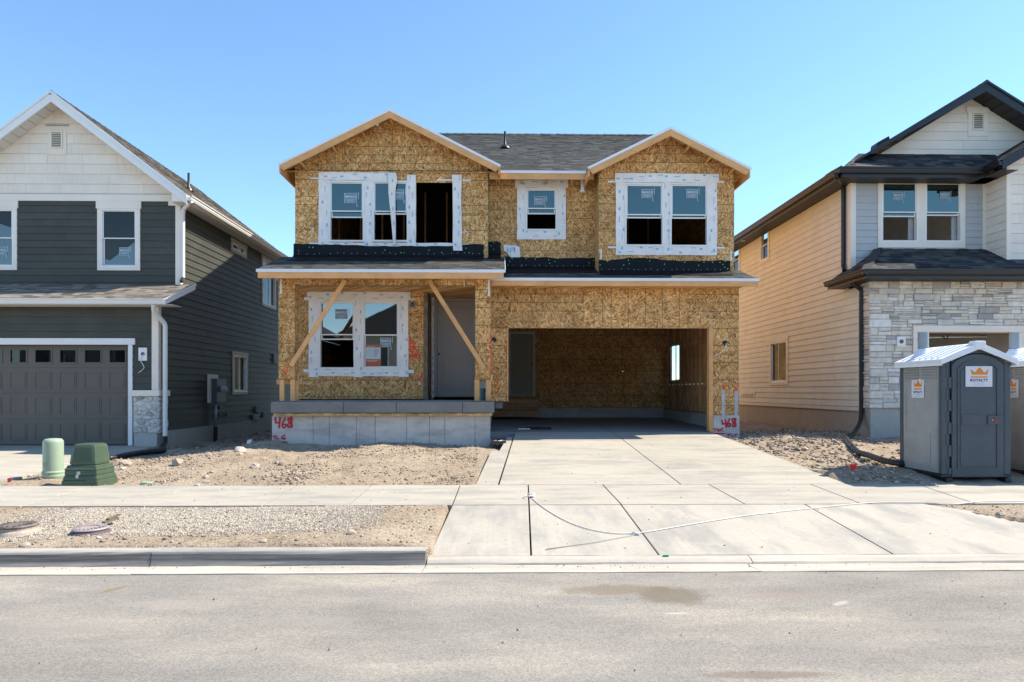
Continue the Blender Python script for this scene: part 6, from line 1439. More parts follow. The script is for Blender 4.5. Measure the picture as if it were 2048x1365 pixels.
mb.box(ox - hw - .02, ox + hw + .02, oy - .0, oy + TDp + .03, GZ + .052, GZ + .10); obj('skid_base', mb, BLACKPL, root, bevel=.008)
for sx_, sy_ in ((-1, 0), (1, 0), (-1, 1), (1, 1)):
    mb = MB(); x0 = ox + sx_ * hw; y0 = oy + sy_ * TDp; mb.box(min(x0, x0 - sx_ * .10), max(x0, x0 - sx_ * .10), min(y0, y0 + (.09 if sy_ == 0 else -.09)), max(y0, y0 + (.09 if sy_ == 0 else -.09)), GZ + .1, ev); obj('corner_post', mb, TD, root, bevel=.012)
for fr_ in (tS, tS2):
    mb = MB(); fr_.box(mb, .092, TDp - .092, GZ + .11, ev - .0, -.04, -.012)
    sp_ = obj('side_panel', mb, TL, root)
    for e in ((.13, TDp - .13, GZ + .16, GZ + .20), (.13, TDp - .13, 1.75, 1.79), (.13, .17, GZ + .21, 1.745), (TDp - .17, TDp - .13, GZ + .21, 1.745)):
        mb = MB(); fr_.box(mb, *e, -.0115, -.004); obj('panel_rib', mb, TL, sp_, bevel=.003)
    mb = MB(); fr_.box(mb, .30, .95, GZ + .205, GZ + .72, -.0115, -.003); obj('tank_bulge', mb, TL, sp_, bevel=.003)
    for a0_, a1_ in ((.13, .53), (.60, TDp - .12)):
        for k in range(5):
            z_ = 1.84 + k * .045; mb = MB(); mb.prism([fr_(a0_, z_, .005), fr_(a1_, z_, .005), fr_(a1_, z_ + .012, .005), fr_(a0_, z_ + .012, .005)], [fr_(a0_, z_ + .02, -.0115), fr_(a1_, z_ + .02, -.0115), fr_(a1_, z_ + .032, -.0115), fr_(a0_, z_ + .032, -.0115)]); obj('louvre', mb, TL, sp_)
mb = MB(); mb.box(ox - hw + .1, ox + hw - .1, oy + TDp - .03, oy + TDp - .01, GZ + .1, ev); obj('back_panel', mb, TL, root)
# arched door and its surround
dw0, dw1 = P(1903, 0, oy).x - ox, P(2006, 0, oy).x - ox; dzb, dsp, dtp = GZ + .06, 2.07, 2.235
def arch(x0, x1, zb, zs_, zt, n=14):
    return [(x0, zb), (x1, zb)] + [(x1 + (x0 - x1) * k / n, zs_ + (zt - zs_) * (1 - (2 * k / n - 1) ** 2) ** .8) for k in range(n + 1)]
al = arch(dw0, dw1, dzb, dsp, dtp); top = lambda x: pkz - .03 - (pkz - ev) * abs(x) / (hw + .05)
mb = MB(); n = 24                                              # front surround: strip between the arch and the roof line
def archz(x): t = (x - (dw0 + dw1) / 2) / ((dw1 - dw0) / 2); return dsp + (dtp - dsp) * max(0, 1 - t * t) ** .8 if abs(t) < 1 else dsp
xs2 = [dw0 + (dw1 - dw0) * k / n for k in range(n + 1)]
for k in range(n): tF.poly(mb, [(xs2[k], archz(xs2[k]) + .015), (xs2[k + 1], archz(xs2[k + 1]) + .015), (xs2[k + 1], top(xs2[k + 1])), (xs2[k], top(xs2[k]))], -.05, .0)
tF.poly(mb, [(-hw + .1, GZ + .1), (dw0 - .02, GZ + .1), (dw0 - .02, top(dw0)), (-hw + .1, top(-hw + .1))], -.05, -.012); tF.poly(mb, [(dw1 + .012, GZ + .1), (hw - .1, GZ + .1), (hw - .1, top(hw - .1)), (dw1 + .012, top(dw1))], -.05, -.004)
obj('door_surround', mb, TD, root, kind='stuff')
mb = MB(); tF.box(mb, dw1 + .05, dw1 + .06, GZ + .12, 2.05, -.004, -.003); tF.box(mb, dw0 - .045, dw1 + .012, GZ + .1, 2.2, -.12, -.052); obj('dark_gap', mb, BLACKPL, root, kind='stuff')
mb = MB(); tF.poly(mb, al, -.03, .012); dr = obj('door', mb, TD, root, bevel=.008)
def ring(x0, x1, zb, zs1, zt, w, o0, o1, nm):
    A_, B_ = arch(x0, x1, zb, zs1, zt), arch(x0 + w, x1 - w, zb + w, zs1, zt - w); mb = MB(); n_ = len(A_)
    for k in range(n_):
        k2 = (k + 1) % n_; mb.prism([tF(*A_[k], o1), tF(*A_[k2], o1), tF(*B_[k2], o1), tF(*B_[k], o1)], [tF(*A_[k], o0), tF(*A_[k2], o0), tF(*B_[k2], o0), tF(*B_[k], o0)])
    obj(nm, mb, TD, dr)
ring(dw0 + .085, dw1 - .09, GZ + .19, 2.0, 2.15, .022, .0125, .024, 'door_ridge')
mb = MB(); tF.poly(mb, arch(dw0 + .13, dw1 - .135, GZ + .24, 1.96, 2.09), .0125, .019); obj('door_bulge', mb, TD, dr, bevel=.004)
zl_ = 1.20; mb = MB(); tF.box(mb, dw0 + .15, dw1 - .16, zl_ - .09, zl_ + .09, .0195, .027); obj('door_band', mb, TD, dr, bevel=.004)
mb = MB(); tF.box(mb, dw1 - .27, dw1 - .03, zl_ - .07, zl_ + .07, .0275, .045); lt = obj('latch_plate', mb, TD, dr, bevel=.008)
mb = MB(); c = tF(dw1 - .155, zl_, .045); mb.cyl(c, c + tF.N * .01, .024, 14); obj('red_latch', mb, basic('red_plastic', (.6, .02, .04)), lt) if False else obj('red_latch', mb, basic('red_plastic', (.6, .02, .04)), dr)
mb = MB(); c = tF(dw1 - .20, zl_, .045); mb.cyl(c, c + tF.N * .01, .013, 10); obj('brass_pin', mb, basic('brass', (.5, .38, .2), .4), dr)
k = 0; z_ = dsp - .02
while z_ > GZ + .2:                                            # interlocking hinge teeth
    mb = MB(); zz = max(z_ - .176, GZ + .1)
    if k % 2 == 0: tF.box(mb, dw0 - .085, dw0 - .052, zz, z_, -.02, .008)
    else: tF.box(mb, dw0 - .055, dw0 - .006, zz, z_, -.02, .010)
    obj('hinge_tooth', mb, TD, root, bevel=.003)
    mb = MB(); xg = dw0 - .048 if k % 2 == 0 else dw0 - .004; tF.box(mb, xg - .002, xg + .016, zz, z_, .0102 if k % 2 else -.008, .0125 if k % 2 else .004); obj('hinge_gap', mb, BLACKPL, root)
    z_ -= .178; k += 1
def sign(parent, fr, a0, a1, z0, z1, o, flip=False):
    mb = MB(); W_, H_ = a1 - a0, z1 - z0
    q = lambda x, y, d: fr(a0 + W_ * ((1 - x) if flip else x), z0 + H_ * y, o + d)
    mb.prism([q(0, 0, .002), q(1, 0, .002), q(1, 1, .002), q(0, 1, .002)], [q(0, 0, 0), q(1, 0, 0), q(1, 1, 0), q(0, 1, 0)])
    port = H_ > W_
    cx = lambda x: (x - 865) / 517 if not port else (x - 865 - 258) / 517 * 1.25 + .5
    cy = (lambda y: 1 - (y - 325) / 397) if not port else (lambda y: .97 - (y - 325) / 397 * 1.02 * W_ / H_ * 1.0)
    for tri in (((950, 375), (985, 490), (1045, 445)), ((1045, 445), (985, 490), (1285, 490), (1225, 450)), ((1045, 445), (1225, 450), (1135, 340)), ((1225, 450), (1285, 490), (1312, 378)), ((966, 520), (962, 548), (1292, 548), (1288, 520))): mb.face([q(cx(x), cy(y), .0025) for x, y in tri], 1)
    if port: ty, sz = .36, W_ * .185
    else: ty, sz = .26, W_ * .135
    vs_fr = Fr(q(.5, 0, 0) - Vector((0, 0, 0)), fr.A * (-1 if flip else 1), fr.N) 
    vs_fr.O = q(.5, 0, 0); 
    put_text(mb, vs_fr, 'ROYALTY', sz, 0, H_ * ty, .0028, 2, .0022, 1.12)
    for yy, ww in ((.2, .4), (.11, .44)) if not port else ((.26, .5), (.16, .6)):
        x = .5 - ww / 2
        while x < .5 + ww / 2 - .01:
            w_ = random.uniform(.02, .05); yb = yy - (.0 if not port else .0); mb.face([q(x, yb - .035, .0028), q(x + w_, yb - .035, .0028), q(x + w_, yb - .01, .0028), q(x, yb - .01, .0028)], 3); x += w_ + .012
    obj('crown_sign', mb, [SGW, SGO, SGT, SGG], parent, recalc=False)
sa = (P(1928.6, 0, oy).x - ox, P(1982, 0, oy).x - ox, P(1950, 774, oy).z, P(1950, 733, oy).z); sign(dr, tF, *sa, .0275)
ya, yb = PX(1848, 0, ox - hw).y - oy, PX(1823, 0, ox - hw).y - oy; sign(root, tS, ya, yb, PX(1823, 796, ox - hw).z, PX(1823, 758.5, ox - hw).z, -.003, flip=True)
# roof: two ribbed slopes with a deep front edge
sl_ = (pkz - ev) / (hw + .06)
for s_ in (-1, 1):
    xe = ox + s_ * (hw + .06); mb = MB(); ya_, yb_ = oy - .07, oy + TDp + .06
    mb.prism([(xe, ya_, ev), (ox, ya_, pkz), (ox, ya_, pkz + .05), (xe, ya_, ev + .05)], [(xe, yb_, ev), (ox, yb_, pkz), (ox, yb_, pkz + .05), (xe, yb_, ev + .05)])
    rf = obj('roof_shell', mb, TW, root, bevel=.008)
    mb = MB(); mb.prism([(xe, ya_ - .01, ev - .035), (ox, ya_ - .01, pkz - .05), (ox, ya_ - .01, pkz + .055), (xe, ya_ - .01, ev + .055)], [(xe, ya_ + .02, ev - .035), (ox, ya_ + .02, pkz - .05), (ox, ya_ + .02, pkz + .055), (xe, ya_ + .02, ev + .055)]); obj('roof_edge', mb, TW, rf, bevel=.006)
    mb = MB(); mb.box(min(xe, xe - s_ * .02), max(xe, xe - s_ * .02), ya_, yb_, ev - .05, ev + .02); obj('roof_edge', mb, TW, rf, bevel=.006)
    for k in range(7):
        y_ = oy + .08 + k * .155
        if s_ < 0 and k == 5: continue
        mb = MB(); a_ = Vector((xe - s_ * .05, y_, ev + .05 + sl_ * .05)); b_ = Vector((ox + s_ * .06, y_, pkz + .05 - sl_ * .06)); mb.bar(a_, b_, .05, .035); obj('roof_rib', mb, TW, rf, bevel=.006)
mb = MB(); mb.box(ox - .085, ox + .085, oy - .10, oy + .06, pkz - .06, pkz + .075); obj('roof_peak_block', mb, TW, root, bevel=.02)
vx, vy = ox - hw + .26, oy + TDp - .25; mb = MB(); zr_ = ev + .05 + sl_ * .3; mb.lathe((vx, vy, zr_), [(.17, -.06), (.13, .03), (.09, .07), (.088, .09)], 16); obj('vent_collar', mb, TW, root, smooth=True)
mb = MB(); mb.lathe((vx, vy, zr_), [(.078, .05), (.078, .37), (.07, .372), (.07, .3)], 18); obj('vent_pipe', mb, TP, root, smooth=False)
t2 = copy_thing(root, (root.location.x + 1.62, 10.52, GZ), 'second dark grey portable toilet, cut off by the right edge of the picture', 'portable toilets beside the right driveway')

# ================================================================= 6. street utilities
PG = basic('pale_green_metal', (.31, .40, .28), .45, .06, 3, 40, .04, dirt=((.36, .36, .27), .35)); GG = basic('transformer_green', (.068, .10, .065), .32, .08, 3, 40, .03, dirt=((.16, .17, .12), .4))
q = P(106.5, 950, 11.3); gz0 = float(height(q.x, 11.3)); c = Vector((q.x, 11.3, gz0))
t = thing('utility_pedestal', 'pale green round utility pedestal with domed top beside the larger green box', 'utility pedestal', tuple(c))
hp_ = P(106, 877, 11.3).z - gz0
mb = MB(); mb.lathe(c + Vector((0, 0, .13)), [(.148, 0), (.148, hp_ - .20), (.140, hp_ - .165), (.118, hp_ - .14), (.06, hp_ - .131), (0.01, hp_ - .13)], 32); obj('dome', mb, PG, t, smooth=True)
mb = MB(); mb.lathe(c, [(.16, -.12), (.162, .03), (.170, .045), (.162, .06), (.158, .09), (.168, .105), (.158, .125), (.14, .135)], 32); obj('base_ring', mb, PG, t, smooth=True)
mb = MB(); mb.box(c.x - .07, c.x - .01, c.y - .155, c.y - .142, c.z + .2, c.z + .28); obj('lock_plate', mb, PG, t, bevel=.01)
a = P(121, 968, 10.32); b_ = P(195, 968, 10.32); w0 = b_.x - a.x; cx_ = (a.x + b_.x) / 2; gz0 = a.z - .02; dp = .56
t = thing('transformer_box', 'dark green plastic transformer box with stepped base and padlock beside the sidewalk', 'utility box', (cx_, 10.32 + dp / 2, gz0))
def frus(z0, z1, i0, i1, nm, bev=.02, parent=t, ch=.0):
    mb = MB(); cy_ = 10.32 + dp / 2
    R_ = lambda i, z: [(cx_ - w0 / 2 + i, cy_ - dp / 2 + i, z), (cx_ + w0 / 2 - i, cy_ - dp / 2 + i, z), (cx_ + w0 / 2 - i, cy_ + dp / 2 - i, z), (cx_ - w0 / 2 + i, cy_ + dp / 2 - i, z)]
    mb.prism(R_(i0, gz0 + z0), R_(i1, gz0 + z1)); return obj(nm, mb, GG, parent, bevel=bev)
ht = P(150, 889, 10.4).z - gz0
bs = frus(-.1, .07, 0, .005, 'base_flange'); frus(.068, .14, .012, .03, 'base_step'); frus(.138, .225, .032, .036, 'base_step'); frus(.223, .25, .028, .045, 'base_step', .01); frus(.248, .29, .048, .06, 'base_step', .01)
hd = frus(.286, ht, .068, .105, 'hood', .05)
mb = MB(); mb.box(cx_ - .05, cx_ - .0, 10.345, 10.36, gz0 + .152, gz0 + .20); obj('hasp', mb, STRAPM, t, kind='stuff')
mb = MB(); mb.box(cx_ - .06, cx_ - .02, 10.33, 10.355, gz0 + .1, gz0 + .15); obj('padlock', mb, STRAPM, t, bevel=.004)
# manhole covers
def cover(name, label, u, v, D, r, h, mat, matr, n=16, tilt=0):
    p = P(u, v, D); z = float(height(p.x, D)) ; t = thing(name, label, 'manhole cover', (p.x, D, z), None); c = Vector((p.x, D, z))
    mb = MB(); mb.lathe(c, [(r * 1.35, -.05), (r * 1.12, h * .35), (r * 1.0, h * .55), (r * 1.0, h * .8), (r * .93, h * .82)], 32); obj('collar', mb, matr, t, smooth=False)
    mb = MB(); mb.lathe(c, [(r * 1.02, h * .84), (r * 1.04, h), (r * .98, h + .012), (.02, h + .012)], 32); lid = obj('lid', mb, mat, t, smooth=False)
    for k in range(n):
        an = 2 * math.pi * k / n; d_ = Vector((math.cos(an), math.sin(an), 0)); mb = MB(); mb.bar(c + d_ * r * .5 + Vector((0, 0, h + .016)), c + d_ * r * .9 + Vector((0, 0, h + .016)), .018, .01); obj('lid_rib', mb, mat, lid)
    return t
IRON = basic('rusty_iron', (.17, .14, .12), .7, .3, 9, 60, .3, dirt=((.40, .32, .25), .8)); DCON = basic('dusty_concrete_collar', (.40, .33, .27), .9, .2, 6, 50, .4); PUR = basic('dusty_purple_lid', (.34, .28, .28), .6, .12, 6, 50, .2, dirt=((.50, .42, .37), .5)); DKPL = basic('dark_valve_box', (.12, .09, .10), .7, .2, 6, 50, .2)
cover('manhole', 'rusty iron manhole cover on a raised concrete collar in the gravel strip', 36, 1050, 7.2, .175, .085, IRON, DCON)
cover('valve_cover', 'dusty purple ribbed valve cover sitting in the gravel strip', 181, 1056, 7.15, .165, .045, PUR, DKPL, 22)
mb = MB(); p = P(295, 975, 10.55); z = float(height(p.x, 10.55)); mb.lathe((p.x, 10.55, z - .02), [(.09, 0), (.09, .035), (.07, .045), (.0, .048)], 16); setp(obj('sprinkler_cap', mb, PG, smooth=False), 'small green round cap flush in the dirt near the sidewalk', 'cap')
# ================================================================= 7. pipes, hose, flags, debris
def ground_path(pts, r, up=.0): return [Vector((x, y, float(height(x, y)) + r * .75 + up)) for x, y in pts]
p0 = Vector((LX + .2, 16.64, P(331, 874, 16.6).z)); g0 = PZ(338, 901, .22)
path = smooth_path([p0 + Vector((0, 0, .02)), p0 + Vector((0, -.01, -.15)), Vector((LX + .24, 16.4, .30)), Vector((LX + .32, 16.2, .235))], 8)
mb = MB(); mb.tube(path, .06, 12, rr=[.06 - (.007 if k % 2 else 0) for k in range(len(path))]); setp(obj('downspout_elbow', mb, BLACKPL, smooth=False), 'short black corrugated elbow at the foot of the white downspout', 'pipe')
gp = [PZ(330, 902, .26), PZ(300, 904, .27), PZ(262, 909, .27), PZ(235, 915, .27), PZ(216, 919, .27)]
path = smooth_path([Vector((q.x, q.y, max(float(height(q.x, q.y)) + .05, .27))) for q in gp], 22); mb = MB(); mb.tube(path, .06, 12, rr=[.062 - (.008 if k % 2 else 0) for k in range(len(path))]); setp(obj('drain_pipe', mb, BLACKPL, smooth=False), 'black corrugated drain pipe lying on the dirt by the left driveway', 'pipe')
tp = Vector((spx, 16.72, P(*z8(812, 842), 16.72).z))
gp = [PZ(*z8(790, 935), .9), PZ(*z8(722, 1010), .5)]
D_ = lambda x, y, D: P(*z8(x, y), D)
pts = [tp + Vector((0, 0, .05)), tp, D_(800, 905, 16.55), D_(768, 965, 16.2), D_(722, 1012, 15.5), D_(722, 1050, 14.4), D_(770, 1078, 13.3), D_(850, 1100, 12.6), D_(930, 1128, 12.0), D_(1040, 1150, 11.5), D_(1120, 1160, 11.6)]
path = smooth_path(pts, 12); path = [Vector((p.x, p.y, max(p.z, float(height(p.x, p.y)) + .045))) for p in path]
mb = MB(); mb.tube(path, .058, 12, rr=[.058 - (.006 if k % 2 else 0) for k in range(len(path))]); setp(obj('drain_pipe', mb, BLACKPL, smooth=False), 'black drain pipe curving from the beige house downspout to the portable toilet', 'pipe')
zcc = zc(950, 850, 3.413); zd = zc(1450, 850, 3.425)
def on_slab(u, v):
    y = 9.0
    for _ in range(30):
        zz = zdrive(y) if y > 10.3 else (.2 + (y - 8.62) * .0137 if y > 8.62 else za(y)); p = PZ(u, v, float(zz)); y = p.y
    return Vector((p.x, p.y, float(zz)))
hp2 = [zcc(*p) for p in ((392, 506), (430, 540), (480, 578), (560, 628), (660, 678), (760, 712), (850, 733), (960, 747), (1050, 747), (1100, 745), (1200, 732), (1350, 706), (1500, 680), (1700, 648), (1900, 618), (2048, 604))] + [zd(*p) for p in ((300, 607), (590, 578), (800, 556), (950, 543), (1060, 536), (1200, 535), (1400, 538), (1490, 548), (1600, 546), (1750, 530), (1900, 528), (2048, 526))] + [(2080, 1003), (2130, 1000)]
wb = []
for q in hp2:
    p = on_slab(*q); p.z += .009; wb.append(p)
path = smooth_path(wb, 5); mb = MB(); mb.tube(path, .0058, 8); HOSE = basic('white_hose', (.7, .68, .64), .5, .05, 5, 40, .05); setp(obj('white_cable', mb, HOSE, smooth=True), 'long white cable lying across the driveway apron and along the sidewalk', 'cable')
p = on_slab(*zcc(378, 500)); mb = MB(); ringp = [p + Vector((.06 * math.cos(a) - .02, .07 * math.sin(a), .018 + .004 * a)) for a in np.linspace(0, 2 * math.pi * 1.3, 22)]; mb.tube(ringp, .008, 8); mb.tube([p + Vector((.03, .02, .02)), p + Vector((.05, .12, .03))], .022, 8); setp(obj('cable_knot', mb, HOSE, smooth=True), 'small white knotted loop at the end of the cable on the sidewalk', 'cable end')
p = on_slab(*zcc(1098, 753)); mb = MB(); mb.tube([p + Vector((-.035, .015, .018)), p + Vector((.035, -.015, .018))], .015, 8); setp(obj('cable_tie', mb, HOSE, smooth=True), 'pale tie binding the cable where the grey rod meets it', 'tie')
mb = MB(); mb.tube([on_slab(*zcc(1088, 758)) + Vector((0, 0, .012)), on_slab(*zcc(800, 812)) + Vector((0, 0, .010)), on_slab(*zcc(482, 856)) + Vector((0, 0, .008))], .004, 6); setp(obj('grey_rod', mb, basic('grey_wire', (.28, .28, .29)), smooth=True), 'thin straight grey rod lying on the apron below the white cable', 'rod')
mb = MB(); p = on_slab(*zcc(1303, 897)); mb.box(p.x - .025, p.x + .025, p.y - .012, p.y + .012, p.z, p.z + .012); setp(obj('green_scrap', mb, basic('teal_plastic', (.02, .3, .25))), 'tiny teal plastic scrap at the foot of the apron', 'scrap')
RED = basic('red_flag', (.75, .02, .02), .5, .05, 5, 40, 0)
def flag(u, v, D, sz, mat, label, lean):
    p = P(u, v, D); z = float(height(p.x, D)); t = thing('marker_flag', label, 'flag', (p.x, D, z), 'small marker flags in the dirt')
    b0_ = Vector((p.x, D, z - .03)); tip = Vector((p.x + lean, D, max(p.z, z + .06) + sz * .4)); mb = MB(); mb.tube([b0_, tip], .003, 5); obj('flag_wire', mb, STRAPM, t)
    mb = MB(); up = (tip - b0_).normalized(); sd = Vector((1, -.25, .25)).normalized(); r = [tip, tip + sd * sz, tip + sd * sz * .9 - up * sz * .75, tip - up * sz * .8]
    mb.prism(r, [q + Vector((0, .003, 0)) for q in r]); obj('flag_sheet', mb, mat, t)
flag(17, 971, 10.45, .08, RED, 'red marker flag in the dirt at the left edge, beside the left driveway', -.02)
flag(1701, 944, 10.75, .11, RED, 'red marker flag stuck in the dark dirt mound by the portable toilet', -.02)
flag(492, 886, 15.6, .13, basic('white_flag', (.75, .72, .66)), 'white marker flag in the shaded gap left of the porch foundation', .03)
# tray of scraps at the head of the driveway strip
a, b_ = P(981, 887, 14.4), P(1016, 887, 14.4); z = float(zdrive(14.4)) - .03
t = thing('scrap_tray', 'dark grey tray of paper and timber scraps between the porch foundation and driveway', 'tray', ((a.x + b_.x) / 2, 14.7, z))
mb = MB(); x0, x1, y0, y1 = a.x + .02, b_.x - .06, 14.35, 15.05
mb.box(x0, x1, y0, y1, z, z + .01); obj('tray_floor', mb, basic('grey_tray', (.07, .075, .075)), t)
for e in ((x0, x1, y0 - .02, y0 - .001), (x0, x1, y1 + .001, y1 + .02), (x0 - .02, x0 - .001, y0, y1), (x1 + .001, x1 + .02, y0, y1)): mb = MB(); mb.box(*e, z, z + .07); obj('tray_side', mb, basic('grey_tray', (.07, .075, .075)), t)
rn = random.Random(4)
for k in range(9):
    x = x0 + (x1 - x0) * (k // 3 + rn.uniform(.25, .75)) / 3; y = rn.uniform(y0 + .05, y1 - .1); mb = MB(); an = rn.uniform(0, 3); d_ = Vector((math.cos(an), math.sin(an), rn.uniform(-.1, .3))) * rn.uniform(.04, .09); c = Vector((x, y, z + .05)); mb.bar(c - d_, c + d_, rn.uniform(.02, .05), .012)
    o = obj('scrap', mb, (VINYL, LUMBER, basic('pink_scrap', (.5, .2, .2)))[k % 3]); o.name = 'scrap'; setp(o, ('white paper scrap', 'timber offcut', 'reddish scrap')[k % 3] + ' in the grey tray, ' + ('nearest the foundation', 'in its middle', 'nearest the driveway strip')[k // 3], 'scrap', 'scraps in the tray')
mb = MB(); path = [Vector((.95 + .35 * math.cos(a) * (1 - .1 * (a > 3)), 16.9 + .3 * math.sin(a), .70 + .004 * a)) for a in np.linspace(0, 12.2, 60)]; mb.tube(path, .012, 7); setp(obj('coiled_cord', mb, BLACKPL, smooth=True), 'dark cord coiled on the garage floor near the wooden steps', 'cord')
mb = MB(); a = P(1036, 856, 16.6); mb.bar((a.x, 16.6, .72), (a.x + .3, 16.62, .725), .07, .02); setp(obj('pale_offcut', mb, DRIP), 'pale flat offcut lying beside the coiled cord on the garage floor', 'offcut')
# ================================================================= 8. stones
PHI = (1 + 5 ** .5) / 2
ICO = np.array([(-1, PHI, 0), (1, PHI, 0), (-1, -PHI, 0), (1, -PHI, 0), (0, -1, PHI), (0, 1, PHI), (0, -1, -PHI), (0, 1, -PHI), (PHI, 0, -1), (PHI, 0, 1), (-PHI, 0, -1), (-PHI, 0, 1)]) / 1.902
ICF = np.array([(0, 11, 5), (0, 5, 1), (0, 1, 7), (0, 7, 10), (0, 10, 11), (1, 5, 9), (5, 11, 4), (11, 10, 2), (10, 7, 6), (7, 1, 8), (3, 9, 4), (3, 4, 2), (3, 2, 6), (3, 6, 8), (3, 8, 9), (4, 9, 5), (2, 4, 11), (6, 2, 10), (8, 6, 7), (9, 8, 1)])
OCT = np.array([(1, 0, 0), (-1, 0, 0), (0, 1, 0), (0, -1, 0), (0, 0, 1), (0, 0, -1)], float); OCF = np.array([(0, 2, 4), (2, 1, 4), (1, 3, 4), (3, 0, 4), (2, 0, 5), (1, 2, 5), (3, 1, 5), (0, 3, 5)])
def scatter(name, xy, size, mat, base, faces, flat=.6, label=None, z=None, sink=.25):
    n = len(xy); rs = np.random.RandomState(len(xy)); V = base[None] * (1 + rs.uniform(-.28, .28, (n, len(base), 1)))
    sc_ = size[:, None] * np.stack([rs.uniform(.7, 1.3, n), rs.uniform(.6, 1.1, n), rs.uniform(.45, .9, n) * flat / .6], 1); V = V * sc_[:, None, :]
    an = rs.uniform(0, 6.28, n); c_, s_ = np.cos(an), np.sin(an); tl = rs.uniform(-.4, .4, n)
    x = V[..., 0] * c_[:, None] - V[..., 1] * s_[:, None]; y = V[..., 0] * s_[:, None] + V[..., 1] * c_[:, None]; zz = V[..., 2] + x * tl[:, None] * .5
    z0 = height(xy[:, 0], xy[:, 1]) if z is None else z
    P_ = np.stack([x + xy[:, 0:1], y + xy[:, 1:2], zz + z0[:, None] + size[:, None] * (.5 - sink)], -1).reshape(-1, 3)
    Fc = (faces[None] + (np.arange(n) * len(base))[:, None, None]).reshape(-1, 3)
    me = bpy.data.meshes.new(name); me.vertices.add(len(P_)); me.vertices.foreach_set('co', P_.ravel()); me.loops.add(Fc.size); me.loops.foreach_set('vertex_index', Fc.ravel()); me.polygons.add(len(Fc)); me.polygons.foreach_set('loop_start', np.arange(0, Fc.size, 3)); me.update(calc_edges=True); me.validate()
    me.materials.append(mat); o = bpy.data.objects.new(name, me); C.objects.link(o); return setp(o, label, None, None, 'stuff')
rs = np.random.RandomState(3)
def sample(n, x0, x1, y0, y1, dens): 
    p = np.stack([rs.uniform(x0, x1, n * 4), rs.uniform(y0, y1, n * 4)], 1); k = dens(p[:, 0], p[:, 1]) > rs.rand(len(p)); return p[k][:n]
ga, gb_ = PZ(110, 1040, .17), PZ(770, 1040, .17)
def gd_(x, y):
    t = fbm(x, y, 1.3, 3, 44) * .5; dx = np.minimum((x - (-5.75)) / .9, (-1.35 - x) / .8) + t; lowy = (y - (6.75 + .35 * np.clip((x + 3) / 2, 0, 1) + t * .9)) / .28
    return np.clip(dx, 0, 1) * np.clip(lowy, 0, 1) * np.clip((8.62 - y) / .03, 0, 1)
pts = sample(42000, -6.2, -.9, 6.6, 8.6, gd_); scatter('gravel', pts, rs.uniform(.005, .0115, len(pts)), GRAVELM, OCT, OCF, .7, 'heap of pale crushed gravel spread along the strip by the sidewalk')
yard_ok = lambda x, y: np.where((y > 10.33) & (y < 15.05) & (x > -8.0 - 0 * y) & (x < -.42) & (x > -7.75 - (y - 10.3) * .11), 1., 0) 
dens = lambda x, y: yard_ok(x, y) * np.clip(.35 + fbm(x, y, 1.2, 3, 71) * 1.6, .05, 1)
pts = sample(13000, -8.6, -.3, 10.3, 15.1, dens); s_ = .005 + rs.rand(len(pts)) ** 5 * .028; scatter('small_stones', pts, s_, ROCKM, OCT, OCF, .6, 'small stones and clods strewn over the left dirt yard')
dens = lambda x, y: np.where((x > 5.5 - (y - 10.3) * .06) & (x < 9.2) & ~((x > 6.6) & (y < 11.9)), 1., 0) * np.clip(.5 + fbm(x, y, 1.2, 3, 72) * 1.5 + .25 * np.exp(-((x - 6.0) / 1.) ** 2), .08, 1)
pts = sample(8500, 5.0, 9.2, 10.3, 18.5, dens); s_ = .007 + rs.rand(len(pts)) ** 4 * .042; scatter('small_stones', pts, s_, ROCKM, ICO, ICF, .5, 'broken stones strewn over the right dirt yard')
dens = lambda x, y: np.where((x < -5.15) & (x > -8.4), 1., 0)
pts = sample(900, -8.4, -5.2, 15.1, 24, dens); scatter('small_stones', pts, .01 + rs.rand(len(pts)) ** 3 * .05, ROCKM, ICO, ICF, .6, 'stones lying in the gap between the houses')
dens = lambda x, y: np.where(((x < -.75) | (x > 5.6 + (8.6 - y) * .6)), 1., 0)
pts = sample(4200, -8.5, 7.6, 6.6, 8.58, dens); s_ = .004 + rs.rand(len(pts)) ** 5 * .022; scatter('small_stones', pts, s_, ROCKM, OCT, OCF, .6, 'fine stones strewn over the parking strip')
def on_all(x, y): return np.where(y > 10.3, zdrive(y), np.where(y > 8.62, .2 + (y - 8.62) * .0137, np.where(y > 6.5, .064 + (y - 6.5) * .0632, np.where(y > 6.36, .06, .034))))
pts = sample(420, -.6, 5.2, 6.6, 15, lambda x, y: np.ones_like(x)); scatter('loose_grit', pts, .003 + rs.rand(len(pts)) ** 6 * .012, ROCKM, OCT, OCF, .6, 'specks of grit on the driveway concrete', z=on_all(pts[:, 0], pts[:, 1]))
pts = sample(260, -9, -.7, 8.65, 10.28, lambda x, y: np.ones_like(x)); scatter('loose_grit', pts, .003 + rs.rand(len(pts)) ** 5 * .012, ROCKM, OCT, OCF, .6, 'specks of grit on the left sidewalk', z=on_all(pts[:, 0], pts[:, 1]))
pts = sample(420, -6.5, 6.5, 3.6, 6.0, lambda x, y: np.ones_like(x)); scatter('loose_grit', pts, .0025 + rs.rand(len(pts)) ** 5 * .008, mat_island('dark_grit', [(0, (.05, .05, .05)), (.6, (.12, .11, .1)), (.8, (.5, .45, .4)), (1, (.6, .55, .5))]), OCT, OCF, .6, 'dark and pale specks of grit on the road', z=np.full(len(pts), .034))
pts = sample(900, -7, 7, 6.05, 6.34, lambda x, y: np.clip(.3 + fbm(x, y * 3, 1.5, 3, 81) * 2, 0, 1)); scatter('loose_grit', pts, .0025 + rs.rand(len(pts)) ** 5 * .008, ROCKM, OCT, OCF, .6, 'tan grit washed along the gutter', z=np.full(len(pts), .018))
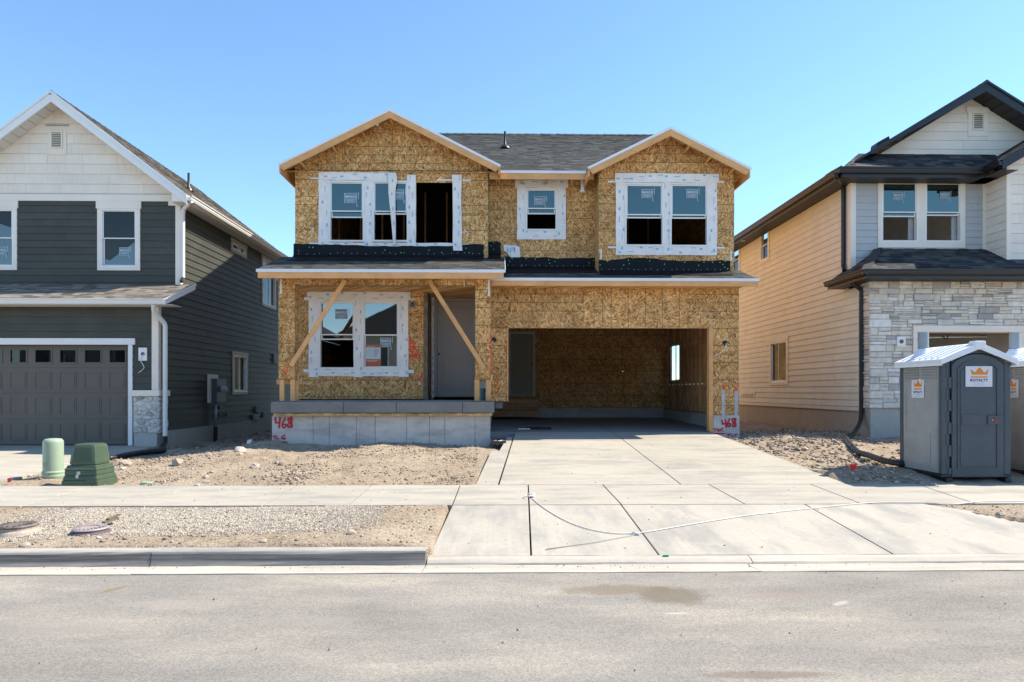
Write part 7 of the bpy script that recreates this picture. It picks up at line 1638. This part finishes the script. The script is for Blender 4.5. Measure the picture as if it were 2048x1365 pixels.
# single rocks, each where the photograph shows it
zA = zc(0, 850, 3.413); zB = zc(500, 820, 3.413)
def rock(u, v, r_px, label, ground=None, group='rocks lying in the dirt', pale=False, slabz=None):
    Z = .3
    if slabz is None:
        for _ in range(25): p = PZ(u, v, Z); Z = .6 * Z + .4 * float(height(p.x, min(max(p.y, 6.6), 30)))
    else: p = on_slab(u, v); Z = p.z
    r = r_px / F * p.y; rn_ = random.Random(int(u * 7 + v)); bm = bmesh.new(); bmesh.ops.create_icosphere(bm, subdivisions=2, radius=1)
    sx_, sy_, sz_ = rn_.uniform(.95, 1.15), rn_.uniform(.7, 1), rn_.uniform(.5, .7); off_ = Vector((u, v, 0))
    for vv_ in bm.verts:
        d = noise.noise(vv_.co * 1.1 + off_) * .45 + noise.noise(vv_.co * 2.6 + off_) * .16; c_ = vv_.co * (1 + d)
        for ax in (Vector((1, .2, .5)).normalized(), Vector((-.7, .5, .6)).normalized(), Vector((.1, -1, .3)).normalized()):
            k = c_.dot(ax)
            if k > .72: c_ -= ax * (k - .72) * .8
        vv_.co = Vector((c_.x * sx_ * r, c_.y * sy_ * r, c_.z * sz_ * r))
    me = bpy.data.meshes.new('rock'); bm.to_mesh(me); bm.free(); me.materials.append(ROCKO)
    o = bpy.data.objects.new('rock', me); C.objects.link(o); o.location = (p.x, p.y, Z + r * .22); o.rotation_euler = (0, 0, rn_.uniform(0, 6))
    return setp(o, label, 'rock', group)
for (zf, x, y, r, lab) in ((zA, 860, 275, 48, 'largest tan rock beside the end of the black drain pipe'), (zA, 835, 305, 24, 'flat tan rock in front of the largest rock, right of the green box'),
    (zA, 80, 372, 46, 'long flat tan rock at the left edge near the left driveway'), (zA, 142, 352, 36, 'rounded tan rock touching the long flat one near the pedestal'), (zA, 200, 352, 22, 'grey stub of rock behind the rounded rock, left of the pedestal'),
    (zA, 176, 828, 34, 'rounded tan rock on the strip close to the kerb'), (zA, 598, 762, 17, 'small pale rock on the strip below the purple valve cover'), (zA, 445, 716, 20, 'small tan rock on the strip left of the purple valve cover'), (zA, 676, 775, 20, 'flat pale stone on the strip right of the purple valve cover'),
    (zA, 90, 795, 26, 'flat buff stone on the strip below the manhole cover'), (zA, 1405, 362, 24, 'brown rock in the left yard close to the sidewalk, upper of a stacked pair'), (zA, 1412, 395, 24, 'brown rock in the left yard, lower of a stacked pair'), (zA, 1345, 418, 20, 'pale wedge rock touching the sidewalk edge in the left yard'),
    (zA, 1742, 288, 34, 'grey tan rock in the middle of the left yard'), (zA, 1892, 264, 22, 'dark brown rock in the left yard below the red foundation numbers'), (zA, 1925, 270, 30, 'flat pale rock beside the dark brown rock below the foundation numbers'), (zA, 1215, 270, 46, 'low broad rock half buried at the edge of the house shadow'),
    (zA, 1635, 186, 44, 'grey half-buried rock in the shade between the houses'), (zA, 1425, 212, 22, 'grey rock in the shade left of the half-buried one'), (zA, 1640, 205, 20, 'tan rock at the foot of the half-buried rock in the shade'), (zA, 445, 282, 18, 'small tan rock between the pedestal and the green transformer box'),
    (zA, 1800, 800, 26, 'flat cream rock in the gravel near the kerb joint'), (zA, 620, 415, 18, 'small pale rock at the foot of the green transformer box'), (zA, 950, 300, 12, 'pebble-like pale rock right of the flat tan rock'), (zA, 1130, 190, 20, 'cream rock under the black downspout elbow'), (zA, 1445, 325, 18, 'reddish tan rock in the left yard'), 
    (zB, 663, 270, 32, 'cream pointed rock against the porch foundation shadow line'), (zB, 690, 846, 34, 'cream flat rock at the right end of the gravel heap'), (zB, 1105, 232, 18, 'small pale rock by the foundation right of the cream pointed rock'), (zB, 1620, 225, 18, 'small round cream rock at the foundation corner beside the tray'), (zB, 30, 385, 24, 'flat tan rock in the left yard above the sidewalk joint'), (zB, 625, 230, 12, 'small grey rock against the foundation wall'), (zB, 590, 480, 10, 'little cream stone low in the left yard')): rock(*zf(x, y), r / 3.413, lab)
for (x, y, r, lab) in ((545, 178, 30, 'cream white rock in the right yard beside the driveway edge'), (500, 172, 24, 'pale rock next to the cream white rock in the right yard'), (425, 168, 20, 'tan rock in the right yard nearest the garage corner'), (665, 258, 26, 'tan rock beside the driveway edge in the right yard'), (690, 300, 24, 'flat cream rock close to the driveway edge in the right yard'),
    (890, 260, 24, 'tan rock beside the black drain pipe in the right yard'), (730, 195, 20, 'pinkish rock in the middle of the right yard'), (205, 140, 22, 'brown rock in the right yard near the garage foundation'), (600, 240, 18, 'small tan rock low in the right yard'), (810, 235, 20, 'buff rock above the red flag'), (930, 240, 14, 'small pale stone beside the drain pipe bend'), (1060, 350, 20, 'grey rock on the dark mound by the toilet'), (990, 375, 18, 'dull grey rock at the left foot of the dark mound'), (640, 300, 14, 'little buff rock at the driveway edge'), (1890, 620, 30, 'brown clod in the dirt wedge right of the apron')): rock(*zd(x, y), r / 3.425, lab, group='rocks in the right yard')
for (x, y, r, lab) in ((1350, 406, 22, 'flat cream stone lying on the sidewalk edge before the toilet, left one'), (1425, 412, 24, 'cream broken stone lying on the sidewalk before the toilet, right one'), (1460, 425, 9, 'tiny cream chip on the sidewalk beside the broken stone')): rock(*zd(x, y), r / 3.425, lab, group='stones on the sidewalk', slabz=1)
# piece of curled brown bark beside the valve cover
mb = MB(); a, b_ = PZ(*zA(705, 668), .22), PZ(*zA(800, 636), .24); mb.bar(a, b_, .05, .02); mb.bar(a.lerp(b_, .3) + Vector((0, 0, .02)), b_ + Vector((0, .05, .03)), .04, .015); setp(obj('bark_piece', mb, DARKWOOD), 'curled brown bark piece beside the purple valve cover', 'bark')
# ================================================================= 9. houses across the street (seen only as reflections)
def far_house(x0, x1, y, col, trim, lab, hgt=6.1, gx=0):
    t = thing('opposite_house', lab, 'house', ((x0 + x1) / 2, y, 0), 'houses across the street')
    m_ = basic('siding_' + str(round(x0)).replace('-', 'm'), col, .7, .06, 2, 30, 0); f = Fr((0, y, 0), (1, 0, 0), (0, 1, 0)); pkx = (x0 + x1) / 2
    rows = int(hgt / .18)
    mb = MB(); mb.box(x0, x1, y - 11, y - .02, -.1, hgt); obj('wall', mb, m_, t)
    for k in range(rows): mb = MB(); mb.prism([f(x0, k * .18, .02), f(x1, k * .18, .02), f(x1, k * .18 + .18, .004), f(x0, k * .18 + .18, .004)], [f(x0, k * .18, -.02), f(x1, k * .18, -.02), f(x1, k * .18 + .18, -.02), f(x0, k * .18 + .18, -.02)]); obj('siding_plank', mb, m_, t)
    mb = MB(); ph = hgt + (x1 - x0) / 2 * .5; mb.prism([(x0 - .4, y + .5, hgt - .2), (x1 + .4, y + .5, hgt - .2), (pkx, y + .5, ph)], [(x0 - .4, y - 11.5, hgt - .2), (x1 + .4, y - 11.5, hgt - .2), (pkx, y - 11.5, ph)]); obj('roof', mb, SHBLK, t)
    mb = MB(); f.box(mb, x0 + .8 + gx, x0 + 5.2 + gx, .05, 2.5, .025, .05); obj('garage_door', mb, basic('opposite_garage_door', (.6, .58, .55)), t)
    for (a, b, c, d) in ((x0 + 1.2, x0 + 3.2, 3.4, 4.9), (x1 - 3.2, x1 - 1.2, 3.4, 4.9), (x1 - 3.0, x1 - 1.4, 1.0, 2.5)):
        for e in ((a - .1, b + .1, d, d + .12), (a - .1, b + .1, c - .12, c), (a - .1, a, c, d), (b, b + .1, c, d), ((a + b) / 2 - .05, (a + b) / 2 + .05, c, d)): mb = MB(); f.box(mb, *e, .022, .06); obj('window_trim', mb, basic('opposite_trim', trim), t)
        mb = MB(); f.box(mb, a, b, c, d, .021, .03); obj('window_glass', mb, basic('opposite_glass', (.03, .05, .06), .1), t)
far_house(-23.5, -13.3, -17, (.09, .11, .12), (.7, .68, .65), 'dark blue-grey house across the street, seen only in reflections')
far_house(-11.5, -1.3, -17, (.34, .32, .24), (.7, .68, .65), 'khaki sided house across the street, seen only in reflections')
far_house(.6, 10.8, -17, (.5, .48, .45), (.7, .68, .65), 'off-white house across the street, seen only in reflections')
far_house(12.6, 22.8, -17, (.2, .17, .14), (.7, .68, .65), 'brown sided house across the street, seen only in reflections')
far_house(-35.6, -25.4, -17, (.3, .3, .29), (.7, .68, .65), 'mid grey house across the street, seen only in reflections')
mb = MB(); mb.box(-40, 40, -11.5, -7.2, -.13, .12); obj('opposite_sidewalk', mb, CONC, kind='structure')
